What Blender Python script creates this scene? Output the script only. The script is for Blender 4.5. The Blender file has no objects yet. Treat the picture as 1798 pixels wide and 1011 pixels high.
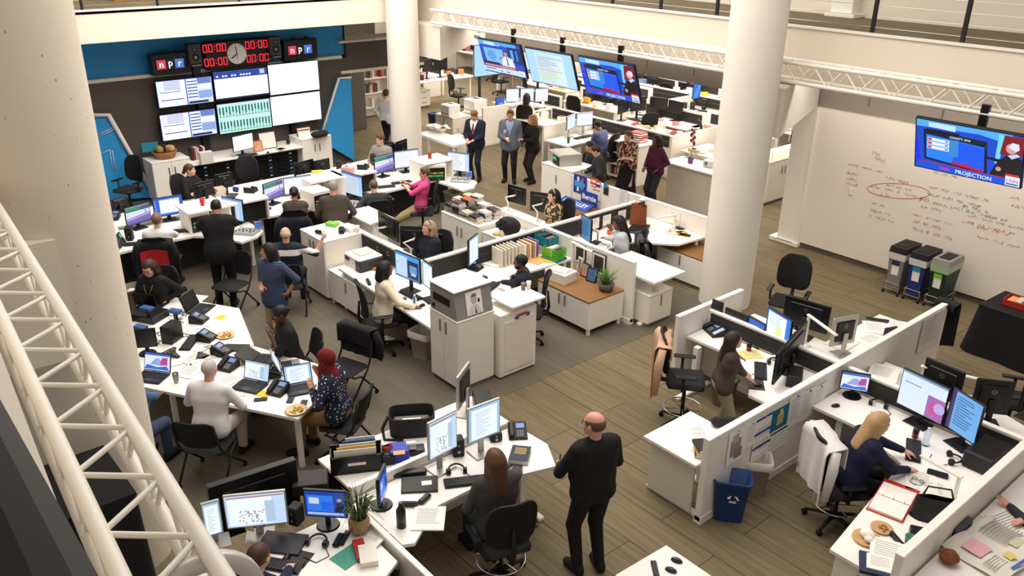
import bpy, math, random
import numpy as np
from mathutils import Vector, Matrix
random.seed(7)
SC = bpy.context.scene
COL = SC.collection
# ---------------------------------------------------------------- camera
CF, CP, CR, CY, CH = 1488.0, 0.412911, 0.0137947, -0.8628887, 5.9
_fw = Vector((math.sin(CY)*math.cos(CP), math.cos(CY)*math.cos(CP), -math.sin(CP)))
_r = Vector((math.cos(CY), -math.sin(CY), 0)); _u = _r.cross(_fw)
_R = _r*math.cos(CR)+_u*math.sin(CR); _U = _u*math.cos(CR)-_r*math.sin(CR)
cam = bpy.data.cameras.new('camera'); cam.sensor_width = 36; cam.lens = 36*CF/1798
cam.clip_start = .05; cam.clip_end = 200
cam_o = bpy.data.objects.new('camera', cam); COL.objects.link(cam_o)
cam_o.matrix_world = Matrix(((_R.x, _U.x, -_fw.x, 0), (_R.y, _U.y, -_fw.y, 0), (_R.z, _U.z, -_fw.z, CH), (0, 0, 0, 1)))
SC.camera = cam_o
# ---------------------------------------------------------------- light
w = bpy.data.worlds.new('world'); SC.world = w; w.use_nodes = True
w.node_tree.nodes['Background'].inputs[0].default_value = (1, .91, .83, 1)
w.node_tree.nodes['Background'].inputs[1].default_value = .35
def area(name, loc, sx, sy, power, col=(1, .937, .865), rot=(0, 0, 0)):
    l = bpy.data.lights.new(name, 'AREA'); l.shape = 'RECTANGLE'; l.size = sx; l.size_y = sy
    l.energy = power; l.color = col
    o = bpy.data.objects.new(name, l); COL.objects.link(o); o.location = loc; o.rotation_euler = rot
    return o
area('atrium_ceiling_light', (-12.5, 8.4, 8.6), 10, 6, 980)
area('atrium_ceiling_light', (-4.5, 7.5, 8.6), 6, 5, 330)
area('atrium_ceiling_light', (-9, 2.6, 8.8), 10, 3, 260)
area('whiteboard_fill', (-4, 12.9, 4.2), 8, .6, 170, rot=(math.radians(28), 0, 0))  # unseen fill light added under the slab to brighten the whiteboard
area('display_wall_fill', (-15.2, 7, 8), 2, 7, 300, rot=(0, math.radians(38), 0))  # added fill, tilted to lift the grey and blue display wall
for lx, ly, lp in ((-24, 17, 500), (-17.5, 15.5, 270), (-17, 21, 400), (-24, 26, 620), (-33, 24, 620), (-33, 34, 620), (-11.5, 16.5, 330), (-23, 36, 450), (-12, 24, 330)):
    area('office_ceiling_light', (lx, ly, 3.45), 6, 4.5, lp, (1, .9, .78))
SC.view_settings.view_transform = 'Standard'; SC.view_settings.look = 'None'
SC.view_settings.exposure = 0.0; SC.view_settings.gamma = 1.0
try: SC.view_settings.use_curve_mapping = False
except Exception: pass
SC.cycles.max_bounces = 6
SC.cycles.use_denoising = True
SC.cycles.sample_clamp_indirect = 4
# ---------------------------------------------------------------- helpers
def ray(x, y): return _R*((x-899)/CF) - _U*((y-505.5)/CF) + _fw
def at(x, y, z=0.0):
    d = ray(x, y); t = (z-CH)/d.z
    return Vector((d.x*t, d.y*t, z))
def onx(x, y, X):
    d = ray(x, y); t = X/d.x; return Vector((X, d.y*t, CH+d.z*t))
def ony(x, y, Y):
    d = ray(x, y); t = Y/d.y; return Vector((d.x*t, Y, CH+d.z*t))
def yaw_of(v): return math.atan2(v.y, v.x)
def lin(h):
    h = h.lstrip('#'); o = []
    for i in (0, 2, 4):
        c = int(h[i:i+2], 16)/255
        o.append(c/12.92 if c <= .04045 else ((c+.055)/1.055)**2.4)
    return (*o, 1)
_M = {}
def M(h, rough=.55, metal=0, noise=0.06, scale=9, bump=0, spec=.4):
    k = (h, rough, metal, noise, scale, bump, spec)
    if k in _M: return _M[k]
    m = bpy.data.materials.new('mat_'+h.strip('#')); m.use_nodes = True
    nt = m.node_tree; b = nt.nodes['Principled BSDF']
    b.inputs['Roughness'].default_value = rough; b.inputs['Metallic'].default_value = metal
    b.inputs['Specular IOR Level'].default_value = spec
    c = lin(h)
    if noise:
        tc = nt.nodes.new('ShaderNodeTexCoord'); nz = nt.nodes.new('ShaderNodeTexNoise'); nz.inputs['Scale'].default_value = scale
        nz.inputs['Detail'].default_value = 3
        nt.links.new(tc.outputs['Object'], nz.inputs['Vector'])
        mx = nt.nodes.new('ShaderNodeMix'); mx.data_type = 'RGBA'
        mx.inputs[6].default_value = [max(0, v*(1-noise)) for v in c[:3]]+[1]
        mx.inputs[7].default_value = [min(1, v*(1+noise)) for v in c[:3]]+[1]
        nt.links.new(nz.outputs['Fac'], mx.inputs[0]); nt.links.new(mx.outputs[2], b.inputs['Base Color'])
        if bump:
            bp = nt.nodes.new('ShaderNodeBump'); bp.inputs['Strength'].default_value = bump
            nt.links.new(nz.outputs['Fac'], bp.inputs['Height']); nt.links.new(bp.outputs[0], b.inputs['Normal'])
    else: b.inputs['Base Color'].default_value = c
    _M[k] = m; return m
def E(h, s=1.0):
    k = ('E', h, s)
    if k in _M: return _M[k]
    m = bpy.data.materials.new('screen_'+h.strip('#')); m.use_nodes = True
    nt = m.node_tree; b = nt.nodes['Principled BSDF']
    b.inputs['Base Color'].default_value = (.01, .01, .01, 1); b.inputs['Roughness'].default_value = .35
    b.inputs['Emission Color'].default_value = lin(h); b.inputs['Emission Strength'].default_value = s
    _M[k] = m; return m
def glass(h='ffffff', rough=.05):
    k = ('G', h)
    if k in _M: return _M[k]
    m = bpy.data.materials.new('glass_'+h); m.use_nodes = True; nt = m.node_tree; b = nt.nodes['Principled BSDF']
    b.inputs['Base Color'].default_value = lin(h); b.inputs['Roughness'].default_value = rough
    b.inputs['Transmission Weight'].default_value = .9; b.inputs['IOR'].default_value = 1.2
    _M[k] = m; return m
WHITE = M('f2ece2', .45, 0, .03, 3); LAM = M('f7f3ec', .38, 0, .02, 3); GREYP = M('d8cfc2', .6, 0, .03)
BLACK = M('0d0d0e', .5); DARK = M('1b1a1a', .6); MESHB = M('141416', .8, 0, .2, 60); SOFT = M('232325', .9, 0, .12, 40)
STEEL = M('a9a7a3', .3, .8, .03); CHROME = M('d0d0d0', .15, 1, 0); SILVER = M('b5b3ae', .35, .6, .02)
CHAR = M('2c2a29', .85, 0, .1, 25); PAPER = M('f5f1e8', .8, 0, .03, 20); BROWN = M('8a6238', .45, 0, .15, 14)
ROT0 = Matrix.Identity(4)
class MB:
    """collects shapes, builds them as one mesh object"""
    def __init__(s, m=None):
        s.V = []; s.F = []; s.I = []; s.mats = []; s.T = ROT0.copy(); s.m = m; s.sm = []
    def mi(s, m):
        m = m or s.m or WHITE
        if m not in s.mats: s.mats.append(m)
        return s.mats.index(m)
    def add(s, vs, fs, m=None, smooth=False):
        n = len(s.V); T = s.T
        s.V += [T @ Vector(v) for v in vs]
        i = s.mi(m)
        for f in fs: s.F.append([a+n for a in f]); s.I.append(i); s.sm.append(smooth)
        return s
    def box(s, x0, x1, y0, y1, z0, z1, m=None, b=0.0):
        if x0 > x1: x0, x1 = x1, x0
        if y0 > y1: y0, y1 = y1, y0
        if z0 > z1: z0, z1 = z1, z0
        b = min(b, (x1-x0)*.45, (y1-y0)*.45, (z1-z0)*.45)
        if b <= 0:
            v = [(x, y, z) for z in (z0, z1) for y in (y0, y1) for x in (x0, x1)]
            return s.add(v, [(0, 2, 3, 1), (4, 5, 7, 6), (0, 1, 5, 4), (2, 6, 7, 3), (0, 4, 6, 2), (1, 3, 7, 5)], m)
        v = []; ix = {}
        for sx in (0, 1):
            for sy in (0, 1):
                for sz in (0, 1):
                    X, Y, Z = (x0, x1)[sx], (y0, y1)[sy], (z0, z1)[sz]
                    dx, dy, dz = b*(1-2*sx), b*(1-2*sy), b*(1-2*sz)
                    ix[sx, sy, sz] = len(v)
                    v += [(X, Y+dy, Z+dz), (X+dx, Y, Z+dz), (X+dx, Y+dy, Z)]
        f = []
        for a in (0, 1):
            o = lambda q: q if a else q[::-1]
            f.append(o([ix[a, 0, 0], ix[a, 1, 0], ix[a, 1, 1], ix[a, 0, 1]]))
            f.append(o([ix[0, a, 0]+1, ix[0, a, 1]+1, ix[1, a, 1]+1, ix[1, a, 0]+1]))
            f.append(o([ix[0, 0, a]+2, ix[1, 0, a]+2, ix[1, 1, a]+2, ix[0, 1, a]+2]))
        for p in (0, 1):
            for q in (0, 1):
                g = lambda c: c if (p ^ q) else c[::-1]
                f.append(g([ix[0, p, q]+1, ix[1, p, q]+1, ix[1, p, q]+2, ix[0, p, q]+2]))
                f.append(g([ix[p, 0, q]+2, ix[p, 1, q]+2, ix[p, 1, q], ix[p, 0, q]]))
                f.append(g([ix[p, q, 0], ix[p, q, 1], ix[p, q, 1]+1, ix[p, q, 0]+1]))
        for k, i in ix.items():
            t = (i, i+1, i+2); f.append(t if sum(k) % 2 else t[::-1])
        return s.add(v, f, m)
    def cyl(s, p0, p1, r0, r1=None, n=12, m=None, cap=True):
        r1 = r0 if r1 is None else r1
        p0 = Vector(p0); p1 = Vector(p1); d = (p1-p0).normalized()
        a = d.orthogonal().normalized(); b = d.cross(a)
        v = []
        for p, r in ((p0, r0), (p1, r1)):
            for i in range(n):
                t = 2*math.pi*i/n; v.append(p+(a*math.cos(t)+b*math.sin(t))*r)
        s.add(v, [(i, (i+1) % n, n+(i+1) % n, n+i) for i in range(n)], m, n > 7)
        if cap:
            s.add(v[:n], [tuple(range(n))[::-1]], m); s.add(v[n:], [tuple(range(n))], m)
        return s
    def tube(s, pts, r, n=6, m=None, cap=True):
        pts = [Vector(p) for p in pts]; v = []; a = None
        for i, p in enumerate(pts):
            d = (pts[min(i+1, len(pts)-1)]-pts[max(i-1, 0)])
            d = d.normalized() if d.length > 1e-9 else Vector((0, 0, 1))
            a = d.orthogonal().normalized() if a is None else (a-d*a.dot(d)).normalized()
            b = d.cross(a); rr = r[i] if isinstance(r, (list, tuple)) else r
            for k in range(n):
                t = 2*math.pi*k/n; v.append(p+(a*math.cos(t)+b*math.sin(t))*rr)
        f = [(i*n+k, i*n+(k+1) % n, (i+1)*n+(k+1) % n, (i+1)*n+k) for i in range(len(pts)-1) for k in range(n)]
        if cap: f += [tuple(range(n))[::-1], tuple(range((len(pts)-1)*n, len(pts)*n))]
        return s.add(v, f, m, True)
    def lathe(s, prof, c=(0, 0, 0), n=20, m=None):
        v = []; k = len(prof)
        for i in range(n):
            t = 2*math.pi*i/n
            for r, z in prof: v.append((c[0]+r*math.cos(t), c[1]+r*math.sin(t), c[2]+z))
        f = [(i*k+j, ((i+1) % n)*k+j, ((i+1) % n)*k+j+1, i*k+j+1) for i in range(n) for j in range(k-1)]
        return s.add(v, f, m, True)
    def ball(s, c, r, m=None, n=12, k=8):
        if not isinstance(r, (tuple, list)): r = (r, r, r)
        v = []; f = []
        for j in range(k+1):
            p = math.pi*j/k
            for i in range(n):
                t = 2*math.pi*i/n
                v.append((c[0]+r[0]*math.sin(p)*math.cos(t), c[1]+r[1]*math.sin(p)*math.sin(t), c[2]+r[2]*math.cos(p)))
        for j in range(k):
            for i in range(n): f.append((j*n+i, (j+1)*n+i, (j+1)*n+(i+1) % n, j*n+(i+1) % n))
        return s.add(v, f, m, True)
    def prism(s, poly, z0, z1, m=None):
        n = len(poly)
        ar = sum(poly[i][0]*poly[(i+1) % n][1]-poly[(i+1) % n][0]*poly[i][1] for i in range(n))
        if ar < 0: poly = poly[::-1]
        v = [(x, y, z0) for x, y in poly]+[(x, y, z1) for x, y in poly]
        f = [tuple(range(n))[::-1], tuple(range(n, 2*n))]+[(i, (i+1) % n, n+(i+1) % n, n+i) for i in range(n)]
        return s.add(v, f, m)
    def quad(s, a, b, c, d, m=None): return s.add([a, b, c, d], [(0, 1, 2, 3)], m)
    def rect(s, x0, y0, x1, y1, z, m=None): return s.quad((x0, y0, z), (x1, y0, z), (x1, y1, z), (x0, y1, z), m)
    def grid(s, fn, nu, nv, m=None, th=0):
        """sheet fn(u,v) with u,v in 0..1; th gives it thickness along its normals"""
        P = [[Vector(fn(i/nu, j/nv)) for j in range(nv+1)] for i in range(nu+1)]
        v = [p for row in P for p in row]; w_ = nv+1
        f = [(i*w_+j, (i+1)*w_+j, (i+1)*w_+j+1, i*w_+j+1) for i in range(nu) for j in range(nv)]
        s.add(v, f, m, True)
        if th:
            v2 = []
            for i in range(nu+1):
                for j in range(nv+1):
                    a = P[min(i+1, nu)][j]-P[max(i-1, 0)][j]; b = P[i][min(j+1, nv)]-P[i][max(j-1, 0)]
                    v2.append(P[i][j]-a.cross(b).normalized()*th)
            f2 = [q[::-1] for q in f]
            s.add(v2, f2, m, True)
            ed = [i*w_ for i in range(nu+1)]+[nu*w_+j for j in range(1, nv+1)]+[i*w_+nv for i in range(nu-1, -1, -1)]+[j for j in range(nv-1, 0, -1)]
            L = len(ed); vv = [v[e] for e in ed]+[v2[e] for e in ed]
            s.add(vv, [(k, L+k, L+(k+1) % L, (k+1) % L) for k in range(L)], m)
        return s
    def text(s, txt, h, m, c=(0, 0, 0), bold=0, ext=0.0, align='CENTER', sx=1.0):
        """lettering in the xy plane, centred at c"""
        cu = bpy.data.curves.new('lettering', 'FONT'); cu.body = txt; cu.size = h; cu.align_x = align; cu.align_y = 'CENTER'
        cu.resolution_u = 2; cu.extrude = ext; cu.offset = bold
        o = bpy.data.objects.new('lettering', cu); me = o.to_mesh()
        vs = [(v.co.x*sx+c[0], v.co.y+c[1], v.co.z+c[2]) for v in me.vertices]; fs = [tuple(p.vertices) for p in me.polygons]
        s.add(vs, fs, m); o.to_mesh_clear(); bpy.data.objects.remove(o); bpy.data.curves.remove(cu)
        return s
    def at_(s, loc=(0, 0, 0), rz=0, rx=0, ry=0):
        s.T = Matrix.Translation(Vector(loc)) @ Matrix.Rotation(rz, 4, 'Z') @ Matrix.Rotation(ry, 4, 'Y') @ Matrix.Rotation(rx, 4, 'X'); return s
    def obj(s, name, parent=None, loc=None, rz=0):
        me = bpy.data.meshes.new(name); me.from_pydata([tuple(v) for v in s.V], [], s.F)
        for m in s.mats: me.materials.append(m)
        me.polygons.foreach_set('material_index', s.I); me.polygons.foreach_set('use_smooth', s.sm); me.update()
        o = bpy.data.objects.new(name, me); COL.objects.link(o)
        if parent is not None: o.parent = parent
        if loc is not None: o.location = loc; o.rotation_euler = (0, 0, rz)
        return o
def tag(o, label, cat, group=None, kind=None):
    if label: o['label'] = label
    if cat: o['category'] = cat
    if group: o['group'] = group
    if kind: o['kind'] = kind
    return o
def T(name, label, cat, loc=(0, 0, 0), rz=0, group=None):
    o = bpy.data.objects.new(name, None); COL.objects.link(o); o.empty_display_size = .1
    o.location = loc; o.rotation_euler = (0, 0, rz)
    return tag(o, label, cat, group)
KIDS = {}
def kids(o): return [c for c in bpy.data.objects if c.parent == o]
def dup(o, loc, rz=0, label=None, group=None, parent=None):
    c = o.copy(); COL.objects.link(c)
    if parent is not None: c.parent = parent
    else:
        c.location = loc; c.rotation_euler = (o.rotation_euler.x, o.rotation_euler.y, rz)
        if label: c['label'] = label
        if group: c['group'] = group
    if o.name not in KIDS: KIDS[o.name] = kids(o)
    KIDS[c.name] = []
    for k in KIDS[o.name]: KIDS[c.name].append(dup(k, None, parent=c))
    return c
def structure(mb, name, label=None):
    o = mb.obj(name); o['kind'] = 'structure'
    if label: o['label'] = label
    return o
# ================================================================ the setting
def planks(name, base, dark, rowh=.5, bw=1.9, streak=1.0):
    m = bpy.data.materials.new(name); m.use_nodes = True; nt = m.node_tree; b = nt.nodes['Principled BSDF']
    b.inputs['Roughness'].default_value = .75; b.inputs['Specular IOR Level'].default_value = .25
    tc = nt.nodes.new('ShaderNodeTexCoord')
    br = nt.nodes.new('ShaderNodeTexBrick'); br.inputs['Scale'].default_value = 1; br.inputs['Brick Width'].default_value = bw
    br.inputs['Row Height'].default_value = rowh; br.inputs['Mortar Size'].default_value = .006; br.offset = .37
    br.inputs['Color1'].default_value = lin(base); br.inputs['Color2'].default_value = [v*.86 for v in lin(base)[:3]]+[1]
    br.inputs['Mortar'].default_value = lin(dark); br.inputs['Bias'].default_value = -.1
    nt.links.new(tc.outputs['Object'], br.inputs['Vector'])
    mp = nt.nodes.new('ShaderNodeMapping'); mp.inputs['Scale'].default_value = (.5, 9, 1); nt.links.new(tc.outputs['Object'], mp.inputs[0])
    nz = nt.nodes.new('ShaderNodeTexNoise'); nz.inputs['Scale'].default_value = 2.2; nz.inputs['Detail'].default_value = 5
    nt.links.new(mp.outputs[0], nz.inputs['Vector'])
    rp = nt.nodes.new('ShaderNodeMapRange'); rp.inputs[1].default_value = .3; rp.inputs[2].default_value = .7
    rp.inputs[3].default_value = 1-.38*streak; rp.inputs[4].default_value = 1.12; nt.links.new(nz.outputs['Fac'], rp.inputs[0])
    mx = nt.nodes.new('ShaderNodeMix'); mx.data_type = 'RGBA'; mx.blend_type = 'MULTIPLY'; mx.inputs[0].default_value = 1
    nt.links.new(br.outputs['Color'], mx.inputs[6]); nt.links.new(rp.outputs[0], mx.inputs[7]); nt.links.new(mx.outputs[2], b.inputs['Base Color'])
    return m
WOOD = planks('plank_carpet', '7d6f55', '4e4434', .5, 1.9, .8)
GREYC = planks('grey_carpet', '676052', '605947', 1.2, 1.2, .25)
structure(MB(WOOD).box(-50, 3, -3, 48, -.1, 0), 'floor')
structure(MB(GREYC).box(-19.2, -7.55, -2, 11.0, 0, .004), 'floor_carpet')
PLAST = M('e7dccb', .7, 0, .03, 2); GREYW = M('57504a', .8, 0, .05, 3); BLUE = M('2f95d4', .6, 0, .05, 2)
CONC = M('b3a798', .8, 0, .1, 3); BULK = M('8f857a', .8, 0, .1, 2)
# screen wall with blue strip above
g = MB(GREYW).box(-19.35, -19.2, 0, 10.9, 0, 2.62).box(-19.35, -19.2, 10.9, 13.2, 2.3, 3.0)
structure(g, 'wall_screen')
structure(MB(PLAST).box(-19.36, -19.17, 0, 10.75, 2.62, 2.69).box(-19.36, -19.17, 10.7, 13.2, 2.24, 2.31).box(-19.36, -19.17, 10.7, 13.2, 2.98, 3.03), 'trim_1')
structure(MB(BLUE).box(-19.5, -19.3, 0, 10.88, 2.69, 3.75), 'wall_blue')
structure(MB(M('15120f', .8)).box(-24, -19.6, 10.9, 11.1, 2.2, 3.55).box(-24.2, -19.5, 16.4, 16.6, 2.9, 3.3), 'wall_dark')
# slanted blue wall panels edged in white
def slant(name, pts, X, mw, lines=()):
    P = [onx(x, y, X) for x, y in pts]
    b = MB(BLUE); n = len(P)
    v = [(X, p.y, max(0.02, p.z)) for p in P]; v2 = [(X-.09, p[1], p[2]) for p in v]
    b.add(v+v2, [tuple(range(n)), tuple(range(n, 2*n))[::-1]]+[(i, n+i, n+(i+1) % n, (i+1) % n) for i in range(n)])
    o = structure(b, name)
    return v
PB = slant('wall_panel_right', [(594, 137), (616, 136), (623, 284), (561, 246)], -19.05, 1)
structure(MB(WHITE).tube([(p[0]+.02, p[1], p[2]) for p in (PB[3], PB[0], PB[1])], .035, 4), 'trim_2')
PL = slant('wall_panel_left', [(150, 202), (190, 201), (273, 350), (150, 352)], -19.05, 1)
structure(MB(WHITE).tube([(p[0]+.03, p[1], p[2]) for p in (PL[0], PL[1], PL[2])], .06, 4), 'trim_3')
ln = MB(M('dbe6ee', .6))
for a, b_ in (((172, 237), (200, 223)), ((172, 241), (200, 227)), ((178, 270), (193, 263)), ((193, 263), (198, 300)), ((197, 264), (203, 300)), ((233, 290), (246, 338)), ((237, 294), (250, 338))):
    ln.tube([onx(*a, -19.03), onx(*b_, -19.03)], .008, 4)
structure(ln, 'trim_4')
# fascias of the upper floor and its slabs
structure(MB(PLAST).box(-17.9, -17.5, -2, 11.6, 3.63, 4.2), 'wall_fascia_left')
structure(MB(PLAST).box(-25, 3, 12.1, 12.45, 3.55, 4.4), 'wall_fascia_right')
structure(MB(WOOD).box(-34, -17.5, -2, 12, 4.15, 4.2), 'floor_upper_left')
structure(MB(WOOD).box(-34, 3, 12.12, 15.6, 4.3, 4.4), 'floor_upper_right')
structure(MB(WHITE).box(-34, 3, 12.07, 12.2, 4.4, 4.43).box(-17.6, -17.46, -2, 11.9, 4.2, 4.23), 'trim_5')
structure(MB(PLAST).box(-34, 3, 14.3, 14.5, 4.4, 6.6), 'wall_upper_right')
structure(MB(PLAST).box(-27, -26.8, -2, 12, 4.2, 6.6), 'wall_upper_left')
structure(MB(WHITE).box(-8.1, -7.7, 14.05, 14.3, 4.4, 6.6, b=.01).box(-8.15, -7.6, 13.95, 14.3, 4.4, 4.47, b=.01), 'trim_6')
# bulkhead under the slab and whiteboard wall
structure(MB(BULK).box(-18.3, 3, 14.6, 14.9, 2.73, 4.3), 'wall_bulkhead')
jt = MB(M('6b6259', .8))
for q in range(9): jt.box(-12.6+q*1.3, -12.585+q*1.3, 14.585, 14.6, 2.9, 3.5)
structure(jt, 'trim_7')
WB = M('efe6da', .35, 0, .02, 2)
structure(MB(WB).box(-8.28, 3, 14.5, 14.85, .1, 2.74), 'wall_whiteboard')
structure(MB(M('5c5044', .8)).box(-8.28, 3, 14.52, 14.8, 0, .1), 'baseboard_whiteboard')
structure(MB(WHITE).box(-8.74, -8.28, 14.47, 14.85, .08, 2.74, b=.01).box(-8.3, -8.26, 14.45, 14.5, .08, 2.74).box(-8.88, -8.24, 14.4, 14.9, 0, .09, b=.01).box(-8.7, -8.35, 14.395, 14.4, .075, .085, M('4a4038')), 'trim_8')
# round concrete columns and their brackets
PITTED = M('ece4d9', .75, 0, .05, 2)
def pitted():
    m = bpy.data.materials.new('pitted_concrete'); m.use_nodes = True; nt = m.node_tree; b = nt.nodes['Principled BSDF']; b.inputs['Roughness'].default_value = .7
    tc = nt.nodes.new('ShaderNodeTexCoord'); mp = nt.nodes.new('ShaderNodeMapping'); mp.inputs['Scale'].default_value = (1, 1, .55)
    nt.links.new(tc.outputs['Object'], mp.inputs[0])
    vo = nt.nodes.new('ShaderNodeTexVoronoi'); vo.inputs['Scale'].default_value = 13; nt.links.new(mp.outputs[0], vo.inputs['Vector'])
    nz = nt.nodes.new('ShaderNodeTexNoise'); nz.inputs['Scale'].default_value = 40; nt.links.new(tc.outputs['Object'], nz.inputs['Vector'])
    ad = nt.nodes.new('ShaderNodeMath'); ad.operation = 'MULTIPLY_ADD'; ad.inputs[1].default_value = .22; nt.links.new(nz.outputs['Fac'], ad.inputs[0]); nt.links.new(vo.outputs['Distance'], ad.inputs[2])
    cr = nt.nodes.new('ShaderNodeValToRGB'); cr.color_ramp.elements[0].position = .17; cr.color_ramp.elements[0].color = lin('a99a86')
    cr.color_ramp.elements[1].position = .2; cr.color_ramp.elements[1].color = lin('eadfce')
    nt.links.new(ad.outputs[0], cr.inputs[0]); nt.links.new(cr.outputs[0], b.inputs['Base Color'])
    return m
def column(name, x, y, r, m, sgn, w, br=None):
    b = MB(m).cyl((x, y, 0), (x, y, 7.5), r, r, 48)
    structure(b, name)
    c = MB(m); ya, yb, yc = y+sgn*.12, y+sgn*.95, y+sgn*3.0
    prof = [(ya, 2.45), (yb, 2.45), (yc, 2.95), (yc, 3.5), (ya, 3.5)]
    v = [(x-w, p, z) for p, z in prof]+[(x+w, p, z) for p, z in prof]; n = 5
    if br: xa, xb, z0, z1, yb, xc, xd, z2 = br; n = 4; yf = y+.5; v = [(x+xa, yf, z0), (x+xc, yb, z2), (x+xc, yb, z1), (x+xa, yf, z1), (x+xb, yf, z0), (x+xd, yb, z2), (x+xd, yb, z1), (x+xb, yf, z1)]
    c.add(v, [tuple(range(n)), tuple(range(n, 2*n))[::-1]]+[(i, n+i, n+(i+1) % n, (i+1) % n) for i in range(n)])
    structure(c, name+'_bracket')
column('column_right', -7.58, 11.2, .42, PITTED, 1, .5, (-.5, .28, 2.76, 3.52, 14.55, -1.45, -.77, 2.75))
column('column_middle', -17.1, 11.2, .37, PITTED, 1, .5, (-.35, .78, 2.84, 3.58, 13.6, -1.3, -.4, 2.95))
column('column_left', -7.6, 1.46, .43, pitted(), -1, .44)
# ledge beside the camera
structure(MB(PLAST).prism([(-12, -.4), (1, -.4), (1, .06), (-12, .97)], 3.75, 4.4), 'wall_fascia_near')
# trusses
def truss(label, x0, x1, y, z, s, step, n0, skip=()):
    t = T('lighting_truss', label, 'truss', ((x0+x1)/2, y, z)); L = (x1-x0)/2
    TR = M('efe9de', .4, 0, .02)
    r = .032
    for a in (-1, 1):
        for b in (-1, 1):
            MB(TR).cyl((-L, a*s/2, b*s/2), (L, a*s/2, b*s/2), r, r, 12).obj('chord', t)
    n = int(2*L/step)
    for i in range(n):
        xa = -L+i*step; xb = xa+step/2; xc = xa+step
        for a in (-1, 1):
            MB(TR).cyl((xa, a*s/2, -s/2), (xb, a*s/2, s/2), .012, None, 8).cyl((xb, a*s/2, s/2), (xc, a*s/2, -s/2), .012, None, 8).obj('brace', t)
        MB(TR).cyl((xa, -s/2, s/2), (xb, s/2, s/2), .012, None, 8).cyl((xb, s/2, s/2), (xc, -s/2, s/2), .012, None, 8).obj('brace', t)
    return t
truss('long white lighting truss along the right fascia behind the TV screens', -16.6, 2, 11.8, 3.8, .28, .5, 0)
tl = truss('white lighting truss close to the camera beside the pitted column', -9.4, -1.6, .745, 3.79, .27, .42, 0)
tl.rotation_euler = (0, 0, -3.3*math.pi/180)
b = MB(M('d9d5cd', .4, .2)); b.T = Matrix.Translation((3.1, .08, -.1)) @ Matrix.Rotation(math.pi/2, 4, 'Y'); b.lathe([(.17, 0), (.23, 0), (.23, .04), (.17, .04), (.17, 0)], n=36).obj('end_ring', tl)
# railings
def railing(label, pts, h, rails, name='railing'):
    t = T(name, label, 'railing', pts[0]); p0 = Vector(pts[0]); p1 = Vector(pts[-1])
    for p in pts:
        q = Vector(p)-p0; MB(DARK).box(q.x-.03, q.x+.03, q.y-.02, q.y+.02, 0, h, b=.005).obj('post', t)
    d = p1-p0
    MB(DARK).box(min(0, d.x)-.03, max(0, d.x)+.03, min(0, d.y)-.03, max(0, d.y)+.03, h, h+.05, b=.01).obj('handrail', t)
    for k in range(rails):
        z = h*(k+.7)/rails; MB(STEEL).cyl((0, 0, z), (d.x, d.y, z), .004, None, 5).obj('cable', t)
    MB(DARK).box(min(0, d.x)-.02, max(0, d.x)+.02, min(0, d.y)-.02, max(0, d.y)+.02, 0, .03).obj('bottom_rail', t)
px = [ony(x, y, 12.2).x for x, y in ((1075, 10), (1160, 15), (1258, 30), (1375, 44), (1530, 62), (1688, 80))]
xs = sorted([-17, -15.5, -14.2]+px+[-2.6, -.9])
railing('black cable railing along the upper floor edge over the trusses and TVs', [(x, 12.2, 4.4) for x in xs], 1.05, 7)
railing('black cable railing on the upper floor edge over the blue wall', [(-17.55, y, 4.2) for y in (2.2, 4.53, 5.9, 7.55, 9.4, 11)], 1.05, 7)
structure(MB(DARK).box(-9, 3, .035, .1, 5.33, 5.4, b=.02), 'trim_handrail')
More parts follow.
